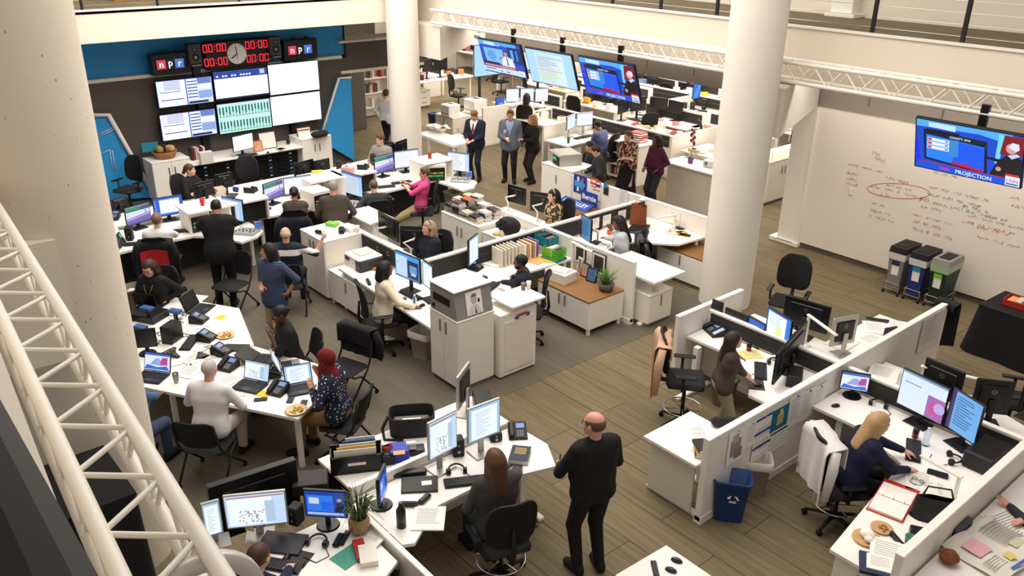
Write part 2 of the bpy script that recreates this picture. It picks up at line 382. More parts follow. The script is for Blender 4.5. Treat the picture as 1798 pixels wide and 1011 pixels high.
# ================================================================ kit
D2R = math.pi/180
SCR = {}
def scr(b, kind, w, h, s=1.0):
    """draws a display picture on the xz plane of b, facing -y, origin at its lower left"""
    Wt = E('e4eeff', 1.05*s); k = [0]
    T0 = b.T.copy()
    def R(x0, y0, x1, y1, c, st=.9):
        k[0] += 1; d = -.0006*k[0] if k[0] < 12 else -.0006*12-.00006*k[0]
        b.quad((x0*w, d, y0*h), (x1*w, d, y0*h), (x1*w, d, y1*h), (x0*w, d, y1*h), E(c, st*s))
    def P(pts, c, st=.9):
        k[0] += 1; d = -.0006*k[0] if k[0] < 12 else -.0006*12-.00006*k[0]
        b.add([(x*w, d, y*h) for x, y in pts], [tuple(range(len(pts)))], E(c, st*s))
    def TX(t, x, y, hh, c, st=1.0, sx=1.0):
        k[0] += 1; d = -.0006*k[0]-.001
        b.T = T0 @ Matrix.Translation((x*w, d, y*h)) @ Matrix.Rotation(math.pi/2, 4, 'X'); b.text(t, hh*h, E(c, st*s), bold=.0006, sx=sx); b.T = T0
    def circ(x, y, r, c, st=.9, a=1.0):
        P([(x+r*math.cos(t*math.pi/8), y+a*r*w/h*math.sin(t*math.pi/8)) for t in range(16)], c, st)
    rnd = random.Random(hash(kind) % 97 if False else sum(map(ord, kind)))
    if kind == 'off': R(0, 0, 1, 1, '0c0d12', .5)
    elif kind == 'doc':
        R(0, 0, 1, 1, 'cfe2ff', 1.0); R(.06, 0, .8, .93, 'f0f6ff', 1.1)
        for q in range(11): R(.14, .82-q*.07, .14+rnd.uniform(.35, .58), .84-q*.07, '9fb4d8', .8)
        R(0, .94, 1, 1, '8fb3e6', .9)
    elif kind == 'mail':
        R(0, 0, 1, 1, '2f62d8', 1.0); R(.2, .12, .9, .9, 'eaf1ff', 1.1); R(.2, .86, .9, .9, 'c7d6f2', .9); R(.32, .2, .86, .8, 'f7faff', 1.1)
        for q in range(6): R(.03, .8-q*.13, .08, .85-q*.13, 'a8c4ff', .9)
    elif kind == 'wave':
        R(0, 0, 1, 1, 'dfe4ff', 1.0); R(0, .72, .62, .95, '3f8f72', .8); R(.62, .72, 1, .95, '6b6f9c', .6)
        for q in range(4): R(.06+q*.16, .82, .15+q*.16, .9, '2fae6a', .9)
        P([(0, .02), (1, .02), (1, .42), (0, .26)], '7d6cc9', .9); P([(0, .3), (1, .46), (1, .52), (0, .36)], 'a05fc0', .9)
        R(.8, .5, .83, .68, '3c4668', .5); R(0, .95, 1, 1, '8ea2e0', .9); R(0, 0, 1, .1, '5560a8', .7)
    elif kind == 'blank': R(0, 0, 1, 1, 'e8ecff', 1.1); R(0, .94, 1, 1, 'b7c6f2', .9); R(0, 0, 1, .05, '93a7df', .8)
    elif kind == 'sheet':
        R(0, 0, 1, 1, 'a9d0ff', 1.0); R(.12, .06, .8, .88, 'd9e9fb', 1.0)
        for q in range(13): R(.16, .82-q*.06, .76, .835-q*.06, 'e0a58e' if q % 3 == 0 else '8fb0cf', .75)
        for q in range(5): R(.2+q*.12, .06, .205+q*.12, .86, '89a6c4', .7)
        R(0, .93, 1, 1, '4c7fd6', .9)
    elif kind == 'web':
        R(0, 0, 1, 1, 'c4defa', 1.0); R(.04, .05, .78, .9, 'e6f1fb', 1.1); R(.02, .92, .98, .96, 'd98f95', .7)
        for q in range(46):
            x, y = .2+rnd.random()*.42, .1+rnd.random()*.42; R(x, y, x+.03, y+.035, rnd.choice(['9fb2cc', '7f93b8', 'b9c6d8', 'd77f8c']), .8)
        R(.66, .1, .82, .8, 'b9cfe6', .95)
    elif kind == 'page':
        R(0, 0, 1, 1, '9ac4ee', 1.0); R(.08, .03, .92, .93, 'e9f3ff', 1.1)
        for q in range(12): R(.2, .8-q*.06, .2+rnd.uniform(.2, .6), .815-q*.06, 'aabfd9', .8)
    elif kind == 'hilite':
        R(0, 0, 1, 1, '2a7be0', 1.0); R(.05, .03, .82, .95, 'eef6ff', 1.1)
        for q in range(9): R(.42, .5-q*.05, .42+rnd.uniform(.2, .32), .535-q*.05, 'e3f03a', 1.0)
        for q in range(6): R(.14, .85-q*.055, .6, .862-q*.055, 'b3c6dc', .8)
    elif kind == 'blue': R(0, 0, 1, 1, '1f5fc4', 1.0); R(.35, .42, .85, .5, '9fc6f7', .9); R(0, 0, 1, .07, '123a86', .8)
    elif kind == 'desktop': R(0, 0, 1, 1, '1e6fe0', 1.1); P([(.0, .0), (.6, .0), (1, .7), (1, 1), (.7, 1)], '3f92f2', 1.1)
    elif kind == 'tree': R(0, 0, 1, 1, '6fb0ee', 1.0); R(.0, .0, .14, 1, '4b3f74', .7); [R(.2, .88-q*.07, .5+rnd.random()*.4, .905-q*.07, '4a6aa8', .7) for q in range(11)]
    elif kind == 'photo':
        R(0, 0, 1, 1, 'dcebff', 1.05); R(.62, 0, 1, .62, 'b06fb8', .9); circ(.82, .3, .14, 'd84f9c', .9); circ(.9, .36, .12, 'c9b8ee', .9); R(.08, .7, .45, .73, '9db2cc', .8); R(0, .95, 1, 1, '7fa3dd', .9)
    elif kind == 'chart':
        R(0, 0, 1, 1, 'dfe9ff', 1.05); R(0, .86, 1, 1, '3a66d0', .9)
        for q in range(10): R(.24+q*.055, .3, .275+q*.055, .4+.32*math.sin(q/3), '5b79cf', .9)
        P([(.62, .35), (.92, .35), (.92, .8), (.7, .76)], 'c8479c', .9); P([(0, .05), (1, .05), (.9, .3), (.5, .2), (.1, .32)], '3b74d8', .9)
    elif kind == 'app':
        R(0, 0, 1, 1, '4d9bea', 1.0); R(.03, .05, .5, .9, 'c7e0fa', 1.0); R(.52, .05, .97, .8, '1d3c6e', .6); R(.6, .3, .9, .62, '6fa7d9', .9); R(.66, .2, .86, .3, 'd5e6fa', .9); R(.1, .56, .14, .62, 'd0507a', .9)
    elif kind == 'tv':
        R(0, 0, 1, 1, '1240a8', 1.0); R(.05, .2, .7, .85, '2f7be6', 1.0); R(.1, .5, .35, .75, 'd5def5', .9); R(.4, .25, .68, .6, '1463e8', 1.0); R(.05, .06, .95, .16, 'b8c8ee', .9)
        P([(.74, .2), (.98, .2), (.95, .55), (.8, .58)], '10204a', .6); circ(.86, .68, .06, 'c9a6b8', .8)
    elif kind == 'rows':
        R(0, 0, 1, 1, 'f2f5ff', 1.25)
        for q in range(7): R(.1, .9-q*.045, .9-.2*(q > 4), .912-q*.045, 'c9ece2', 1.0)
    elif kind == 'rows2':
        R(0, 0, 1, 1, 'f4f6ff', 1.25)
        for q in range(5): R(.08, .62-q*.08, .95, .625-q*.08, 'd4e0f8', 1.0)
    elif kind == 'slide':
        R(0, 0, 1, 1, 'fbfcff', 1.3); R(0, .74, 1, 1, '24489e', .9); R(.86, .8, .95, .96, 'c6d3f2', .9); R(0, 0, 1, .05, '1d2f6c', .6)
        for q in (0, 2, 3, 5, 6, 8, 9, 10, 11): R(.04+q*.055, .8, .08+q*.055, .86, 'e6ecfb', .9)
    elif kind == 'list':
        R(0, 0, 1, 1, '2f55c8', .9); R(.01, .01, .51, .98, 'f4f7ff', 1.25); R(.53, .01, .99, .98, 'cfdcfa', 1.1)
        for q in range(7): R(.12, .93-q*.05, .42, .96-q*.05, '9aa6da', .8)
        for q in range(5): R(.02, .9-q*.08, .09, .93-q*.08, '9fdad0', .9)
        R(.05, .54, .42, .57, '4856a0', .7); R(.05, .24, .46, .28, '3a52b8', .7); R(.3, .1, .36, .14, 'a5e8d2', 1); R(.42, .12, .48, .15, 'a5e8d2', 1)
        for q in range(6): R(.54, .86-q*.12, .72, .9-q*.12, '31489c', .7); R(.54, .91-q*.12, .7, .955-q*.12, 'f2f6ff', 1.1)
        R(.73, .6, .98, .72, 'f2f6ff', 1.1); R(.73, .76, .98, .98, '6f8ed4', .8); R(.54, .03, .9, .12, '24357c', .6); R(.73, .2, .98, .5, '93aee6', .9)
    elif kind == 'meters':
        R(0, 0, 1, 1, 'b9f0e0', 1.0); R(0, .49, 1, .54, 'c7d0fb', 1.1); R(0, .95, 1, 1, 'c7d0fb', 1.1)
        for r0 in (0, .5):
            for q in range(16):
                x = .025+q*.061; hh = rnd.uniform(.16, .26); R(x, r0+.38-hh, x+.03, r0+.4, '3a6f78', .7); R(x+.008, r0+.1, x+.02, r0+.38-hh, '57958c', .7); R(x-.004, r0+.06, x+.036, r0+.085, '2f5c60', .6)
    elif kind in ('cnn', 'news'):
        R(0, 0, 1, 1, '0b46c8', 1.0); P([(0, .86), (.6, .9), (.9, .8), (.9, 1), (0, 1)], '4fa8ff', 1.0); P([(.12, .88), (.38, .86), (.38, .97), (.12, .97)], 'bfe0ff', 1.0)
        if kind == 'cnn':
            P([(.0, .15), (.05, .15), (.02, .6), (0, .6)], '0a2cff', 1.0)
            P([(.09, .2), (.7, .13), (.68, .78), (.07, .82)], '0a1a3c', .6); P([(.11, .24), (.67, .17), (.66, .66), (.1, .72)], '1d7ff0', 1.0)
            P([(.37, .2), (.67, .17), (.66, .64), (.37, .68)], '0f56f0', 1.0); P([(.36, .2), (.66, .155), (.66, .2), (.36, .26)], 'c81e4a', .8); R(.48, .2, .52, .27, 'c81e4a', .8)
            for q in range(3): R(.115, .6-q*.08, .33, .665-q*.08, 'dbe6fb', 1.0); R(.12, .61-q*.08, .16, .655-q*.08, 'd0455f', .8); R(.29, .62-q*.08, .32, .645-q*.08, '3c62d0', .8)
            R(.34, .36, .42, .7, '3b8ad8', .9)
            TX('COUNTY, 2016', .43, .745, .055, 'e8f2ff'); R(.1, .8, .42, .84, '0a1020', .5); R(.12, .75, .3, .79, '0a1020', .5)
            P([(.76, .4), (.8, .4), (.83, .98), (.78, .98)], '6fd0f5', 1.0); P([(.8, .6), (1, .6), (1, .98), (.83, .98)], '8a1420', .8)
            P([(.72, .14), (1, .14), (1, .56), (.94, .62), (.86, .6), (.78, .42)], '0c0a10', .4); P([(.66, .47), (.8, .43), (.82, .5), (.68, .5)], '0c0a10', .4)
            P([(.87, .6), (.95, .66), (.98, .62), (.91, .54)], 'c2d8f6', .9); circ(.9, .74, .05, 'd9a09a', .9, 1.1); P([(.87, .76), (.94, .7), (.97, .74), (.96, .85), (.9, .86)], 'd5dcea', 1.0); circ(.8, .3, .025, 'd6a1a6', .8)
            R(.04, .005, .86, .14, '0b4fd8', 1.0); P([(.04, .14), (.86, .14), (.86, .16), (.04, .16)], 'b01530', .9); TX('CNN', .3, .075, .085, 'ee2f43', 1.0); TX('PROJECTION', .58, .07, .11, 'e6eeff', 1.1)
            R(.87, .01, 1, .2, 'd5e4f8', 1.0); TX('CNN', .935, .12, .09, 'd01c2e'); R(.87, .2, .99, .245, 'd62b3a', .9); R(.88, .03, .99, .06, '2a62c8', .8)
        else:
            P([(.1, .3), (.5, .3), (.56, .78), (.08, .78)], '79b7ec', 1.0); circ(.26, .55, .11, '5d9fe0', .95, .8); R(.68, .4, 1, .9, '10307c', .7); R(.74, .5, .8, .82, '58a9f2', 1.0); R(.86, .5, .9, .82, '3c83e0', 1.0)
            P([(.46, .16), (.8, .16), (.76, .52), (.66, .58), (.56, .58), (.5, .45)], 'dbe6f8', 1.0); P([(.61, .3), (.64, .3), (.635, .57), (.615, .57)], '27407c', .7)
            circ(.61, .68, .045, 'c98f86', .9, 1.2); P([(.56, .7), (.58, .77), (.64, .77), (.66, .7), (.62, .73)], '20151a', .5); circ(.47, .5, .025, 'd0607a', .8)
            [R(.28+.06*q, .885, .325+.06*q, .915, 'd8ecff', .9) for q in range(4)]; R(0, .18, .82, .27, '9c1f3a', .9); [R(.04+.062*q, .205, .09+.062*q, .245, 'e9c3ca', .8) for q in range(12)]; R(.02, .28, .42, .34, '101c3c', .5); R(0, .02, .86, .17, 'c2dcf8', 1.0); R(.04, .1, .3, .13, '40609c', .8); R(.4, .06, .46, .1, '7a90c0', .8); R(.55, .06, .63, .1, 'c06a80', .8)
            R(.84, .02, .99, .2, 'dde9fb', 1.0); TX('CNN', .915, .11, .09, '2a52c8')
    elif kind == 'sched':
        R(0, 0, 1, 1, 'a8d4fa', 1.0); R(.2, .05, .8, .92, 'cfe6f8', 1.0)
        for q in range(13): R(.22, .86-q*.062, .22+rnd.uniform(.25, .56), .88-q*.062, rnd.choice(['d9dd5a', '8aa9c8', 'd9dd5a', 'd29aa8']), .9); R(.24, .835-q*.062, .6, .843-q*.062, '8ea9c4', .8)
    b.T = T0
def ring2(b, c, r, t, m, n=18):
    v = []
    for i in range(n):
        a = 2*math.pi*i/n; v += [(c[0]+r*math.cos(a), c[1], c[2]+r*math.sin(a)), (c[0]+(r-t)*math.cos(a), c[1], c[2]+(r-t)*math.sin(a))]
    b.add(v, [(2*i, 2*i+1, (2*i+3) % (2*n), (2*i+2) % (2*n)) for i in range(n)], m)
BEZ = M('0e0f13', .35, 0, 0)
def monitor(label, BL, BR, zb, hh, kind, zt=.73, back=False, stand='base', tilt=0, group=None, silver=False, logo=True, name='monitor', s=1.0, deep=.03, cat='monitor'):
    """BL, BR: lower corners as the photo shows them, zb their height; hh height of the panel in metres"""
    p0, p1 = (BL, BR) if isinstance(BL, Vector) else (at(*BL, zb), at(*BR, zb))
    if back: p0, p1 = p1, p0
    d = p1-p0; w = d.length; mid = (p0+p1)/2
    t = T(name, label, cat, (mid.x, mid.y, zt), yaw_of(d), group); z0 = zb-zt
    def B(m=None):
        b = MB(m); b.T = Matrix.Translation((0, 0, z0)) @ Matrix.Rotation(-tilt*D2R, 4, 'X'); return b
    fr = SILVER if silver else BEZ
    B(fr).box(-w/2, w/2, 0, deep, 0, hh, b=.004).box(-w*.36, w*.36, deep-.005, deep+.018, hh*.15, hh*.85, BEZ, b=.01).obj('housing', t)
    b = B(); q = .012 if w < .9 else .015
    b.T = b.T @ Matrix.Translation((-w/2+q, -.0012, q+.004)); scr(b, kind, w-2*q, hh-2*q-.004, s); b.obj('screen', t)
    if logo and hh < .6:
        b = B(); b.T = b.T @ Matrix.Translation((0, deep+.0195, hh*.68)) @ Matrix.Rotation(math.pi, 4, 'Z')
        ring2(b, (0, 0, 0), hh*.07, hh*.012, STEEL); b.T = b.T @ Matrix.Rotation(math.pi/2, 4, 'X'); b.text('DELL', hh*.05, STEEL); b.obj('logo', t)
    if stand == 'base':
        sm = SILVER if silver else DARK
        zc = hh*.45
        MB(sm).box(-.035, .035, deep+.02, deep+.05, .01, z0+zc, b=.008).obj('neck', t)
        MB(sm).box(-.13, .13, -.06, .15, 0, .014, b=.006).obj('base', t)
    elif stand == 'arm':
        b = MB(M('d9d7d2', .35, .3)); zc = z0+hh*.5
        b.tube([(0, deep+.02, zc), (0, deep+.09, zc), (.16, deep+.13, zc-.05), (.03, deep+.2, zc-.12), (.03, deep+.2, 0)], .018, 8).box(-.03, .09, deep+.14, deep+.26, 0, .02); b.obj('arm', t)
    elif stand == 'round':
        MB(DARK).cyl((0, .04, 0), (0, .04, z0+.04), .025, None, 10).obj('neck', t); MB(BEZ).cyl((0, .03, 0), (0, .03, .015), .11, .1, 20).obj('base', t)
    return t
def desk_phone(label, loc, yaw, group=None, sc=1.0, side=False):
    t = T('desk_phone', label, 'phone', loc, yaw*D2R, group); b = MB(DARK); w = .19*sc
    def wedge(b, x0, x1, m): b.add([(x0, -.1, 0), (x1, -.1, 0), (x1, .1, 0), (x0, .1, 0), (x0, -.1, .03), (x1, -.1, .03), (x1, .1, .11), (x0, .1, .11)], [(3, 2, 1, 0), (4, 5, 6, 7), (0, 1, 5, 4), (1, 2, 6, 5), (2, 3, 7, 6), (3, 0, 4, 7)], m)
    wedge(b, -.1, .1, DARK); b.obj('body', t)
    tl = math.atan2(.08, .2)
    def top(m=None): b = MB(m); b.T = Matrix.Translation((0, -.1, .0305)) @ Matrix.Rotation(tl, 4, 'X'); return b
    top(BEZ).box(-.095, -.04, .005, .205, 0, .035, b=.012).obj('handset', t)
    top().rect(-.015, .13, .075, .19, .001, E('7fa6f0', .8)).obj('display', t)
    k = top(M('8d8d8d', .5))
    for i in range(3):
        for j in range(4): k.box(-.01+i*.026, .008+i*.026, .02+j*.021, .033+j*.021, 0, .004)
    k.obj('keypad', t)
    if side:
        b = MB(DARK); wedge(b, .105, .2, DARK); b.obj('side_module', t); top().rect(.12, .03, .185, .19, .001, E('cfe0ff', .9)).obj('display', t)
    return t
def keyboard(label, loc, yaw, group=None, w=.44, m=None):
    t = T('keyboard', label, 'keyboard', loc, yaw*D2R, group); MB(m or BEZ).box(-w/2, w/2, -.075, .075, 0, .018, b=.005).obj('base', t)
    k = MB(M('2b2b2d', .5, 0, 0))
    for r in range(5):
        n = 14
        for i in range(n): k.box(-w/2+.015+i*(w-.03)/n, -w/2+.011+(i+1)*(w-.03)/n, -.064+r*.026, -.042+r*.026, .018, .025)
    k.obj('keys', t); return t
def mouse(label, loc, yaw, group=None, m=None):
    t = T('mouse', label, 'mouse', loc, yaw*D2R, group); m = m or BEZ
    v = MB(m); v.ball((0, 0, .004), (.031, .055, .032), m, 14, 8); v.V = [Vector((p.x, p.y, max(0, p.z))) for p in v.V]; v.obj('shell', t)
    MB(STEEL).cyl((-.003, .028, .031), (.003, .028, .031), .008, None, 10).obj('wheel', t); return t
def laptop(label, loc, yaw, kind='doc', ang=105, w=.36, m=None, s=1.0, group=None):
    t = T('laptop', label, 'laptop', loc, yaw*D2R, group); m = m or BEZ; d = .25
    MB(m).box(-w/2, w/2, -d/2, d/2, 0, .02, b=.005).obj('base', t)
    k = MB(M('26262a', .5, 0, 0))
    for r in range(5):
        for i in range(13): k.box(-w*.44+i*w*.88/13, -w*.44+(i+.85)*w*.88/13, -.02+r*.026, .002+r*.026, .02, .023)
    k.rect(-.05, -.11, .05, -.04, .0208, M('3a3a3e', .4, 0, 0)); k.obj('keys', t)
    def L(): b = MB(m); b.T = Matrix.Translation((0, d/2, .02)) @ Matrix.Rotation((90-ang)*D2R, 4, 'X'); return b
    L().box(-w/2, w/2, 0, .012, 0, .235, b=.004).obj('lid', t)
    b = L(); b.T = b.T @ Matrix.Translation((-w/2+.012, -.001, .015)); scr(b, kind, w-.024, .21, s); b.obj('screen', t)
    return t
def speaker(label, loc, yaw, w=.1, d=.12, h=.2, m=None, group=None):
    t = T('speaker', label, 'speaker', loc, yaw*D2R, group); MB(m or DARK).box(-w/2, w/2, -d/2, d/2, 0, h, b=.012).obj('cabinet', t)
    for z, r in ((h*.33, w*.34), (h*.72, w*.2)):
        MB(BEZ).cyl((0, -d/2-.004, z), (0, -d/2+.002, z), r, None, 16).cyl((0, -d/2-.006, z), (0, -d/2-.003, z), r*.35, None, 10, STEEL).obj('cone', t)
    return t
def headphones(label, loc, yaw, group=None):
    t = T('headphones', label, 'headphones', loc, yaw*D2R, group)
    MB(BEZ).tube([(.085*math.cos(a), .1*math.sin(a)+.02, .03+.012*math.sin(a)) for a in [math.pi*i/12 for i in range(13)]], .01, 8).obj('headband', t)
    for sx in (-1, 1): MB(BEZ).cyl((sx*.085-sx*.02, .015, .032), (sx*.085+sx*.02, .01, .032), .034, .03, 14).obj('ear_cup', t)
    MB(BEZ).tube([(.085, 0, .012), (.16, -.1, .006), (.08, -.2, .006), (-.05, -.16, .006)], .004, 5).obj('cord', t); return t
def cup(label, loc, m, r=.035, h=.1, liquid=None, group=None, name='cup', cat='cup'):
    t = T(name, label, cat, loc, 0, group); MB(m).lathe([(r*.0, 0), (r*.75, 0), (r, h), (r*.93, h), (r*.7, .008), (0, .008)], n=16).obj('shell', t)
    if liquid: MB(liquid).cyl((0, 0, .01), (0, 0, h*.45), r*.72, r*.84, 14).obj('drink', t)
    return t
def bottle(label, loc, m, r=.032, h=.2, cap=None, group=None):
    t = T('bottle', label, 'bottle', loc, 0, group); MB(m).lathe([(0, 0), (r, 0), (r, h*.68), (r*.4, h*.88), (r*.4, h*.92), (0, h*.92)], n=14).obj('body', t)
    MB(cap or WHITE).cyl((0, 0, h*.9), (0, 0, h), r*.45, None, 10).obj('cap', t); return t
def can(label, loc, m, m2=None):
    t = T('drink_can', label, 'can', loc); MB(m).lathe([(0, 0), (.026, 0), (.033, .012), (.033, .108), (.026, .12), (0, .118)], n=16).obj('body', t)
    MB(m2 or M('c22a2a', .4)).lathe([(.0336, .03), (.0336, .06)], n=16).obj('band', t); return t
def book(label, loc, yaw, w=.16, d=.235, h=.03, m=None, group=None, title=None):
    t = T('book', label, 'book', loc, yaw*D2R, group); m = m or M('3a3f55', .5)
    MB(m).box(-w/2, w/2, -d/2, d/2, 0, .003).box(-w/2, w/2, -d/2, d/2, h-.003, h).box(-w/2, -w/2+.003, -d/2, d/2, 0, h).obj('cover', t)
    MB(PAPER).box(-w/2+.003, w/2-.005, -d/2+.005, d/2-.005, .003, h-.003).obj('pages', t); return t
def sheets(label, loc, yaw, w=.216, d=.28, h=.004, m=None, lines=8, group=None, name='paper', cat='paper', curl=0):
    t = MB(m or PAPER)
    t.grid(lambda u, v: ((u-.5)*w, (v-.5)*d, h+curl*(u*u)*(v*.5+.5)), 4, 4, None, max(h, .0012))
    g = M('8d8d90', .8, 0, 0)
    rr = random.Random(int(abs(loc[0]*97+loc[1]*31)))
    for q in range(lines):
        y = d*.36-q*d*.085; a = rr.uniform(.2, .38); t.rect(-w*.38, y, w*a*.95, y+d*.022, h+curl+.0012 if curl else h+.0006, g)
    o = t.obj(name, None, loc, yaw*D2R); return tag(o, label, cat, group)
def slab(name, label, cat, loc, yaw, w, d, h, m, b=.003, group=None):
    return tag(MB(m).box(-w/2, w/2, -d/2, d/2, 0, h, b=b).obj(name, None, loc, yaw*D2R), label, cat, group)
def bin_(label, loc, yaw, m, w=.36, d=.26, h=.4, liner=None, mark=False, group=None, name='waste_bin', paper=False):
    t = T(name, label, 'bin', loc, yaw*D2R, group)
    def loop(w, d, z, r=.05, n=4):
        P = []
        for cx, cy, a0 in ((w/2-r, d/2-r, 0), (-w/2+r, d/2-r, 90), (-w/2+r, -d/2+r, 180), (w/2-r, -d/2+r, 270)):
            for k in range(n+1): a = (a0+90*k/n)*D2R; P.append((cx+r*math.cos(a), cy+r*math.sin(a), z))
        return P
    def shell(b, L):
        n = len(L[0]); v = [p for l in L for p in l]
        b.add(v, [(i*n+k, i*n+(k+1) % n, (i+1)*n+(k+1) % n, (i+1)*n+k) for i in range(len(L)-1) for k in range(n)]+[tuple(range((len(L)-1)*n, len(L)*n))], None, True); return b
    s = .78
    shell(MB(m), [loop(w*s, d*s, 0), loop(w, d, h-.03), loop(w+.025, d+.025, h-.025), loop(w+.025, d+.025, h), loop(w-.01, d-.01, h), loop(w*s-.01, d*s-.01, .01)]).obj('shell', t)
    if liner: shell(MB(liner), [loop(w+.03, d+.03, h-.09), loop(w+.034, d+.034, h+.006), loop(w-.02, d-.02, h+.004), loop(w*.85, d*.85, h*.5), loop(w*.5, d*.4, h*.3)]).obj('liner', t)
    if mark:
        b = MB(WHITE); b.T = Matrix.Translation((.02, -d*.47, h*.62)) @ Matrix.Rotation(math.pi/2-.06, 4, 'X')
        for k in range(3):
            a = k*120*D2R; ca, sa = math.cos(a), math.sin(a)
            for q in ([(-.045, -.05), (.015, -.05), (.015, -.03), (-.035, -.03)], [(.012, -.062), (.04, -.04), (.012, -.018)]):
                b.add([(x*ca-y*sa, x*sa+y*ca, .002) for x, y in q], [tuple(range(len(q)))])
        b.obj('recycling_symbol', t)
    if paper: MB(PAPER).ball((0, 0, h*.75), (w*.32, d*.32, .07), None, 8, 5).obj('waste_paper', t)
    return t
def cyl5(t, name, r0, z0, m, ring=None, hz=.4):
    st = MB(m)
    for k in range(5):
        a = (k*72+20)*D2R; c, s_ = math.cos(a), math.sin(a)
        st.tube([(.03*c, .03*s_, .11), (.16*c, .16*s_, .095), (.3*c, .3*s_, .07)], [.028, .022, .016], 6)
    st.cyl((0, 0, .07), (0, 0, .14), .035, None, 12); st.obj('star_base', t)
    for k in range(5):
        a = (k*72+20)*D2R; c, s_ = .3*math.cos(a), .3*math.sin(a)
        MB(BEZ).cyl((c-.022, s_, .03), (c+.022, s_, .03), .03, None, 12).cyl((c, s_, .03), (c, s_, .075), .01, None, 6).obj('caster', t)
    MB(DARK).cyl((0, 0, .12), (0, 0, hz-.04), .024, None, 12).obj('gas_lift', t)
    MB(DARK).box(-.12, .12, -.12, .12, hz-.07, hz-.03, b=.02).obj('mechanism', t)
def pad(b, w, d, z0, z1, m=None, crown=.015, n=8, tap=0):
    """soft rounded cushion"""
    def S(u): return abs(u)**.35*(1 if u > 0 else -1)
    for top, z in ((1, z1), (0, z0)):
        def fn(u, v):
            a, c = u*2-1, v*2-1; k = max(abs(a), abs(c)); e = max(0, (k-.8)/.2)
            rr = (a*a+c*c)**.5; q = min(1, 1.22/rr) if rr > 1.0 else 1
            ww = w/2*(1-tap*(v-.5)*2)
            zz = z1+crown*(1-k*k)-e*e*(z1-z0)*.5 if top else z0+e*e*(z1-z0)*.5
            return (a*ww*q*(1 if top else -1), c*d/2*q, zz)
        b.grid(fn, n*2, n*2, m)
    return b
def task_chair(label, loc, yaw, hz=.48, style='mesh', arms=True, ring=False, group=None, m=None, name='office_chair'):
    t = T(name, label, 'chair', loc, yaw*D2R, group); m = m or MESHB
    cyl5(t, name, .3, .1, DARK, hz=hz)
    if ring:
        MB(CHROME).tube([(.24*math.cos(a), .24*math.sin(a), .26) for a in [2*math.pi*i/28 for i in range(29)]], .009, 8).obj('foot_ring', t)
        for k in range(5): a = k*72*D2R; MB(CHROME).cyl((.03*math.cos(a), .03*math.sin(a), .24), (.24*math.cos(a), .24*math.sin(a), .26), .007, None, 6).obj('ring_spoke', t)
    pad(MB(SOFT if style != 'mesh2' else m), .5, .48, hz-.04, hz+.03, None).obj('seat', t)
    bw, bh = (.46, .52)
    def back(u, v):
        a, c = u*2-1, v*2-1; wv = bw/2*(1-.16*c*c*(1 if c > 0 else .6))*(1.06 if style == 'mesh2' else 1)
        rr = (abs(a)**4+abs(c)**4)**.25; q = min(1, 1.02/rr) if rr > 1 else 1
        return (a*wv*q, -.23-.05*(1-a*a)-.07*v*v, hz+.13+bh*(c*q*.5+.5))
    MB(m).grid(back, 14, 14, None, .02).obj('backrest', t)
    rim = [back(.5+.5*math.cos(a)*min(1/max(abs(math.cos(a)), abs(math.sin(a))), 1.4), .5+.5*math.sin(a)*min(1/max(abs(math.cos(a)), abs(math.sin(a))), 1.4)) for a in [2*math.pi*i/40 for i in range(41)]]
    MB(DARK).tube(rim, .014, 6).obj('back_frame', t)
    MB(DARK).tube([(0, -.1, hz-.05), (0, -.3, hz-.02), (0, -.33, hz+.1), (0, -.31, hz+.35)], [.03, .03, .025, .015], 8).obj('back_support', t)
    if arms:
        for sx in (-1, 1):
            MB(DARK).tube([(sx*.15, -.02, hz-.05), (sx*.27, -.04, hz-.02), (sx*.28, -.04, hz+.16)], .02, 8).obj('arm_post', t)
            MB(BEZ).box(sx*.28-.04, sx*.28+.04, -.16, .12, hz+.16, hz+.19, b=.013).obj('armrest', t)
    return t
def guest_chair(label, loc, yaw, group=None, arms=False):
    t = T('stacking_chair', label, 'chair', loc, yaw*D2R, group)
    pad(MB(SOFT), .48, .46, .42, .47).obj('seat', t)
    def back(u, v):
        a = u*2-1; c = v*2-1; rr = (abs(a)**5+abs(c)**5)**.2; q = min(1, 1.02/rr) if rr > 1 else 1
        return (a*q*.235, -.22-.05*(1-a*a)-.09*v, .55+.36*(c*q*.5+.5))
    MB(MESHB).grid(back, 10, 10, None, .018).obj('backrest', t)
    for sx in (-1, 1):
        MB(DARK).tube([(sx*.235, -.33, .9), (sx*.24, -.24, .56), (sx*.245, -.2, .44), (sx*.26, .22, .03)] if False else [(sx*.24, -.31, .88), (sx*.245, -.23, .55), (sx*.25, -.15, .42), (sx*.26, .24, .05)], .014, 6).obj('front_leg', t)
        MB(DARK).tube([(sx*.25, .12, .42), (sx*.255, -.02, .38), (sx*.27, -.3, .05)], .014, 6).obj('rear_leg', t)
        for yy in (.24, -.3): MB(BEZ).cyl((sx*.265-.015, yy, .028), (sx*.265+.015, yy, .028), .028, None, 10).obj('caster', t)
    MB(DARK).cyl((-.25, .1, .41), (.25, .1, .41), .012, None, 6).obj('stretcher', t)
    return t
